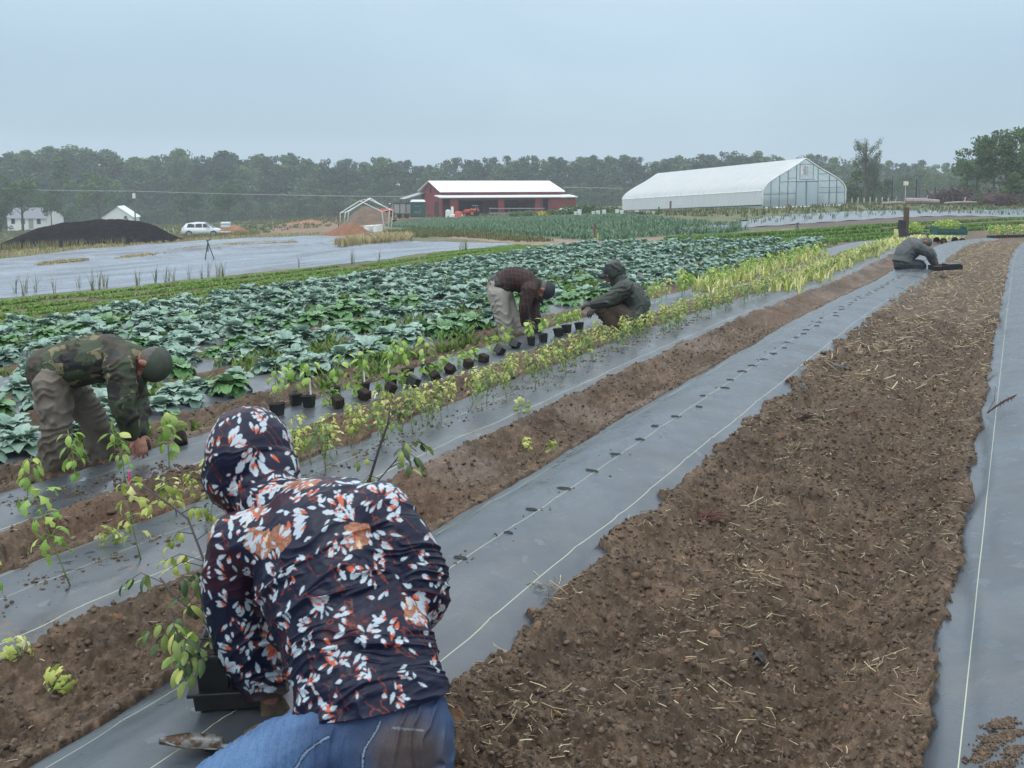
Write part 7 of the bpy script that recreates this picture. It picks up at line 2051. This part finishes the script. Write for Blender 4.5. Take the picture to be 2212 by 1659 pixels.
# straw
M_STRAW, nts, bs = newmat('pale straw'); _a = N(nts, 'ShaderNodeAttribute', attribute_name='tone'); nts.links.new(ramp(nts, _a.outputs['Fac'], [(0, (.13, .095, .06)), (.5, (.33, .255, .15)), (1, (.62, .54, .36))]), bs.inputs['Base Color']); bs.inputs['Roughness'].default_value = .6
def straws(P0, L, r, name, label, seed, tilt=.18, bend=.3):
    rg_ = np.random.default_rng(seed); n = len(P0); az = rg_.uniform(0, 6.28, n); tl = rg_.normal(0, tilt, n); bd = rg_.normal(0, bend, n)
    V = np.empty((n, 3, 3, 3)); 
    for j, t in enumerate((-.5, 0, .5)):
        a2 = az + bd * (t > 0) ; d_ = np.stack([np.cos(a2) * np.cos(tl), np.sin(a2) * np.cos(tl), np.sin(tl) * (1 if t > 0 else 1)], -1)
        c = P0 + d_ * (L * t)[:, None] + np.array([0, 0, 1]) * (r + np.abs(np.sin(tl)) * L * .35)[:, None]
        s = np.stack([-np.sin(az), np.cos(az), 0 * az], -1)
        for k in range(3):
            a = 2.094 * k; V[:, j, k] = c + s * (math.cos(a) * r)[:, None] + np.array([0, 0, 1]) * (math.sin(a) * r)[:, None]
    idx = np.arange(n)[:, None] * 9; Fq = []
    for j in range(2):
        for k in range(3): Fq.append(idx + np.array([[j * 3 + k, j * 3 + (k + 1) % 3, (j + 1) * 3 + (k + 1) % 3, (j + 1) * 3 + k]]))
    o = npmesh(name, V.reshape(-1, 3), np.concatenate(Fq), M_STRAW, smooth=False, attrs={'tone': np.repeat(np.clip(rg_.normal(.5, .3, n), 0, 1), 9)}); return tag(o, label, 'straw', kind='stuff')
pS, _ = soil_pts(7500, -1.6, 0.0, 1.3, 12, 1.35); k = vnoise(pS[:, 0] * 2.2, pS[:, 1] * 1.6, 97) > .40; pS = pS[k]
straws(pS + np.array([0, 0, .005]), .018 + .05 * rgc.uniform(0, 1, len(pS)) ** 2, .0008 + .0015 * rgc.uniform(0, 1, len(pS)) ** 2, 'straw_bits', 'short pale straw bits strewn over the wide right-hand furrow', 11)
pS, _ = soil_pts(5500, -1.7, 0.3, 8, 40, .9); straws(pS + np.array([0, 0, .01]), .05 + .11 * rgc.uniform(0, 1, len(pS)) ** 2, .0025 + .003 * rgc.uniform(0, 1, len(pS)), 'straw_litter', 'dense straw litter over the far stretch of the right-hand furrow', 12, .3)
pS, _ = soil_pts(1500, -5.8, -2.2, 1.5, 20, 1.2); straws(pS + np.array([0, 0, .005]), .015 + .05 * rgc.uniform(0, 1, len(pS)) ** 2, .0008 + .0013 * rgc.uniform(0, 1, len(pS)), 'straw_bits', 'sparse straw bits in the narrow furrows left of the centre strip', 13)
for k, (u, v, n_, lb) in enumerate(((1195, 1330, 60, 'straw clump at the edge of the centre strip near the floral jacket'), (1610, 1255, 70, 'round pale straw clump in the middle of the right-hand furrow'), (1760, 905, 60, 'straw clump on the edge of the centre strip upper right'), (1720, 985, 40, 'flat straw clump in the furrow beside the small red root clump'), (1880, 1430, 50, 'loose straw clump in the lower right of the furrow'), (1140, 1545, 30, 'small straw clump in the furrow bottom'), (1660, 1110, 45, 'straw clump in the furrow right of the red root clump'))):
    c = G(u, v, .04); pp = np.array([(c.x + rgc.normal(0, .05), c.y + rgc.normal(0, .05), 0) for _ in range(int(n_ * .6))]); pp[:, 2], _, _ = ground_height(pp[:, 0], pp[:, 1]); pp[:, 2] += .01 + .015 * rgc.random(len(pp))
    o = straws(pp, .03 + .06 * rgc.uniform(0, 1, len(pp)), .001 + .0014 * rgc.uniform(0, 1, len(pp)), 'straw_clump', lb, 20 + k, .45, .8); o['category'] = 'straw clump'
# reddish root clumps
M_RROOT = mat('reddish roots', (.13, .055, .045), .8, .4, 30); M_DROOT = mat('dark roots', (.03, .016, .016), .8, .4, 30)
def roots(u, v, n, L, m, label, seed, lift=.04):
    rg_ = random.Random(seed); c = G(u, v, lift); z = gh(c.x, c.y); q = MB()
    for i in range(n):
        a = rg_.gauss(.6, .7); l = L * rg_.uniform(.4, 1); p = Vector((rg_.gauss(0, .015), rg_.gauss(0, .015), .01)); q.tube([p, p + Vector((math.cos(a) * l * .4, math.sin(a) * l * .4, .03 * rg_.random() + .01)), p + Vector((math.cos(a + .4) * l, math.sin(a + .4) * l, rg_.uniform(-.0, .03)))], [.0025, .002, .001], 4, caps=False)
    o = q.build('root_clump', m); o.location = (c.x, c.y, z); return tag(o, label, 'root clump')
roots(1515, 1125, 34, .16, M_RROOT, 'tangle of reddish roots lying in the furrow beside the centre strip', 5)
roots(1730, 910, 26, .14, M_DROOT, 'small dark red root clump farther up the right-hand furrow', 6)
roots(1830, 920, 8, .22, M_RROOT, 'thin reddish root stretched right of the small dark root clump', 7)
q = MB(); W = [P(2130, 898, 5.6), P(2150, 885, 5.6), P(2172, 868, 5.62), P(2198, 858, 5.65)]; o_ = W[0]
gT = G(2135, 898, .14); d_ = depth_of(gT); W = [P(2132, 896, d_), P(2150, 882, d_), P(2172, 868, d_ + .03), P(2196, 856, d_ + .06)]
q.tube([w - W[0] for w in W], [.004, .006, .007, .003], 6)
for i in range(26): b_ = W[1].lerp(W[3], rgc.random()) - W[0]; q.tube([b_, b_ + Vector((rgc.normal(0, .012), rgc.normal(0, .012), rgc.normal(-.004, .012)))], [.003, .001], 3)
q.tube([W[0] - W[0], P(2148, 868, d_) - W[0], P(2150, 838, d_) - W[0]], [.002, .002, .001], 4)
o = q.build('twig', mat('brown twig', (.07, .03, .022), .8, .3, 30)); o.location = W[0] + Vector((0, 0, .01)); tag(o, 'brown seeded twig sticking over the right-hand strip', 'twig')
# scraps of black plastic
for k, (u, v, lb) in enumerate(((1815, 795, 'long black plastic scrap at the edge of the centre strip, upper right'), (1635, 1420, 'black plastic scrap lying in the lower middle of the furrow'), (1690, 1005, 'small black scrap in the furrow right of the reddish roots'))):
    c = G(u, v, .06); q = MB(); s = (.20, .11, .05)[k]; V = []
    for i in range(7):
        for j in (-1, 1): V.append((s * (i / 6 - .5), j * s * .14, .02 + .012 * math.sin(i * 1.9 + j)))
    q.add(V, [tuple(f) for f in grid_faces(7, 2)]); o = q.build('plastic_scrap', M_POT, smooth=True); o.location = (c.x, c.y, gh(c.x, c.y) + .012); o.rotation_euler = (.35, .2, .9 + k); o.modifiers.new('t', 'SOLIDIFY').thickness = .002; tag(o, lb, 'plastic scrap')
# fallen yellow leaves in the left furrows
for k, (u, v, lb) in enumerate(((150, 1478, 'yellow leaf sprig on the bare soil at the left bottom'), (30, 1450, 'pale yellow leaves lying on soil at the left edge'), (235, 1230, 'pale dry seedling lying flat on the muddy strip'), (1150, 965, 'pale yellow leaf sprig in the furrow left of the centre strip'), (1130, 905, 'small yellow leaf lying in the furrow above the pale sprig'), (1180, 985, 'yellow torn leaf beside the pale sprig'))):
    c = G(u, v, .03); st, a = seedling(900 + k, 1, .09); root = empty('fallen_leaf', (c.x, c.y, gh(c.x, c.y) + .02), 0, lb, 'fallen leaf'); root.rotation_euler = (1.35, .2, k * 1.7); root.scale = (.8, .8, .8); st.build('stem', M_STEMG, root, True); a.build('leaves', M_YEL, root)

# ---- far end: cart, pot heap, trays
def leafball(c, n, rx, ry, rz, s_, seed, m, name, label, cat, group=None):
    rg_ = np.random.default_rng(seed); d = rg_.normal(0, 1, (n, 3)); d /= np.linalg.norm(d, axis=1)[:, None]; d *= rg_.uniform(.3, 1, n)[:, None] ** .5
    C_ = d * np.array([rx, ry, rz]); a_ = rg_.normal(0, 1, (n, 3)); a_ /= np.linalg.norm(a_, axis=1)[:, None]; b_ = np.cross(a_, rg_.normal(0, 1, (n, 3))); b_ /= np.linalg.norm(b_, axis=1)[:, None]
    V = np.stack([C_ - a_ * s_, C_ - b_ * s_ * .5, C_ + a_ * s_, C_ + b_ * s_ * .5], 1).reshape(-1, 3)
    o = npmesh(name, V, np.arange(n * 4).reshape(-1, 4), m, attrs={'tone': np.repeat(rg_.uniform(0, 1, n), 4)}, smooth=False); o.location = c; o.rotation_euler = (0, 0, FACE); return tag(o, label, cat, group) if label else o
gc = G(2045, 529); dc = depth_of(gc); k_ = dc / 2215
cart = empty('garden_cart', P(2048, 527, dc), FACE, 'green metal garden cart loaded with bright seedlings behind the kneeling grey man', 'cart')
M_CGREEN = mat('dark teal cart metal', (.02, .10, .09), .5)
q = MB(); q.box((0, 0, 22 * k_), (66 * k_, .6, .06)); q.build('deck', M_CGREEN, cart)
for s in (-1, 1): q = MB(); q.box((0, s * .3, 28 * k_), (66 * k_, .03, .10)); q.build('side_rail', M_CGREEN, cart)
for x_ in (-30, 30): q = MB(); q.box((x_ * k_, 0, 30 * k_), (.04, .6, 16 * k_)); q.build('end_rack', M_CGREEN, cart)
for x_, s in ((22, -1), (22, 1), (-18, -1), (-18, 1)):
    q = MB(); q.cyl((x_ * k_, s * .26, 7 * k_), (x_ * k_, s * .32, 7 * k_), 7 * k_, 18); w_ = q.build('wheel', M_BLACK, cart); q = MB(); q.cyl((x_ * k_, s * .33, 7 * k_), (x_ * k_, s * .345, 7 * k_), 3.5 * k_, 12); q.build('rim', mat('rusty rim', (.15, .07, .04), .8), w_)
q = MB(); q.box((2 * k_, 0, 28 * k_), (50 * k_, .5, 9 * k_)); o = q.build('seedling_flat', M_POT, bevel=.02); o.matrix_basis = cart.matrix_basis.copy(); tag(o, 'black seedling flats stacked on the green garden cart', 'seedling flat')
leafball(cart.location + Vector((0, 0, 42 * k_)) - rgt * 4 * k_, 500, 30 * k_, .4, 11 * k_, .05, 1, M_PEP, 'cart_seedlings', 'bright seedlings standing in the flats on the garden cart', 'seedlings')
d3_ = depth_of(G(1930, 535)); g2 = G(1978, 527); d2_ = depth_of(g2)
q = MB(); q.box((0, 0, .18), (.75, .5, .36)); o = q.build('black_tote', M_BLACK, bevel=.03); o.location = P(1978, 524, d2_); o.rotation_euler = (0, 0, FACE); tag(o, 'black tote under bright seedlings left of the garden cart', 'tote')
leafball(P(1977, 492, d2_), 380, 18 * k_, .35, 13 * k_, .05, 2, M_PEP, 'tote_seedlings', 'bright seedlings growing out of the black tote left of the cart', 'seedlings')
leafball(P(2040, 534, d2_ - 1), 160, 11 * k_, .2, 9 * k_, .05, 3, M_PEP, 'loose_seedlings', 'small bright seedlings right of the head of the kneeling grey man', 'seedlings')
pp_ = P(1956, 518, d3_ + 1.5); q = MB(); q.box((0, 0, 31 * k_ * 1.03), (8 * k_, 8 * k_, 62 * k_ * 1.05)); o = q.build('wooden_post', mat('dark weathered post', (.10, .07, .045), .85, .3, 6)); o.location = pp_; o.rotation_euler = (0, 0, FACE); tag(o, 'square weathered post standing above the heap of black pots', 'post')
q = MB()
for j in range(5): q.tube([(j * 3.4 * k_, 0, 0), (j * 3.4 * k_ - 1 * k_, .02, 18 * k_), (j * 2.8 * k_ + 1 * k_, 0, 34 * k_)], [2.6 * k_, 2.4 * k_, 2.0 * k_], 8)
o = q.build('fabric_roll', mat('rolled dark fabric', (.035, .038, .045), .6, .3, 10)); o.location = P(1941, 513, d3_ + .8); o.rotation_euler = (0, 0, FACE); tag(o, 'upright rolls of dark fabric leaning on the weathered post', 'fabric roll')
q = MB(); q.tube([(0, 0, 0), (.02, 0, 12 * k_), (.01, 0, 22 * k_)], [.05, .07, .06], 8); o = q.build('yellow_jug', mat('pale yellow plastic', (.62, .60, .25), .5)); o.location = P(1934, 520, d3_ + .3); tag(o, 'pale yellow container beside the dark fabric rolls', 'container')
rg_ = random.Random(8)
for i in range(46):
    u_ = rg_.uniform(1908, 1952); vb_ = 536 - rg_.uniform(0, 1) * 20 * max(0, 1 - abs(u_ - 1932) / 26)
    q = MB(); q.tube([(0, 0, 0), (0, 0, .15)], [.055, .075], 8); o = q.build('empty_pot', M_POT if i % 6 else M_GREYM); o.location = P(u_, vb_, d3_ - .1 + rg_.uniform(-.2, .2)); o.rotation_euler = (rg_.uniform(-1.6, 1.6), rg_.uniform(-1.6, 1.6), 0); tag(o, 'empty black pot in the heap left behind the kneeling grey man', 'pot', 'empty pots in the heap')
for i in range(7):
    u_ = 2140 + i * 13; g_ = G(u_, 514 - i * .4); o = empty('seedling_tray', g_, FACE, 'black tray of yellow-green seedlings at the far end of the centre strip', 'seedling tray', 'seedling trays at the far end')
    dd_ = depth_of(g_); kk_ = dd_ / 2215; q = MB(); q.box((0, 0, .06), (11 * kk_, .3, .12)); q.build('tray', M_POT, o)
    lb_ = leafball((0, 0, .12 + 11 * kk_), 130, 7 * kk_, .2, 12 * kk_, .06, 50 + i, M_YEL if i % 2 else M_PEP, 'seedlings', None, None); lb_.rotation_euler = (0, 0, 0); lb_.parent = o
# flat before the kneeling grey man
gf = G(2042, 588, .15); df = depth_of(gf); kf = df / 2215
o = empty('planting_tray', P(2042, 583, df), FACE, 'open black planting tray before the knees of the grey man', 'planting tray')
q = MB(); q.box((0, 0, .03), (58 * kf, .34, .04)); 
for s in (-1, 1): q.box((0, s * .17, 6 * kf), (58 * kf, .02, 10 * kf)); q.box((s * 29 * kf, 0, 6 * kf), (.02, .32, 10 * kf))
q.build('tray', M_POT, o)
q = MB(); q.box((14 * kf, 0, 9 * kf), (27 * kf, .30, 9 * kf)); q.build('inner_tray', M_POT, o, bevel=.01)
q = MB(); q.box((-15 * kf, 0, 6 * kf), (26 * kf, .28, 5 * kf)); q.build('soil_blocks', mat('reddish soil blocks', (.14, .06, .05), .9, .4, 30), o, bevel=.01)
o.rotation_euler = (0, -.06, FACE)

# settle small far things exactly on the ground
for o_ in bpy.data.objects:
    if o_.parent is None and o_.name.split('.')[0] in ('bush', 'white_marker', 'fence_post', 'wooden_post', 'green_stake', 'white_tank', 'white_bucket') and o_.location.length > 60:
        o_.location.z = bz(o_.location.x, o_.location.y) - .05
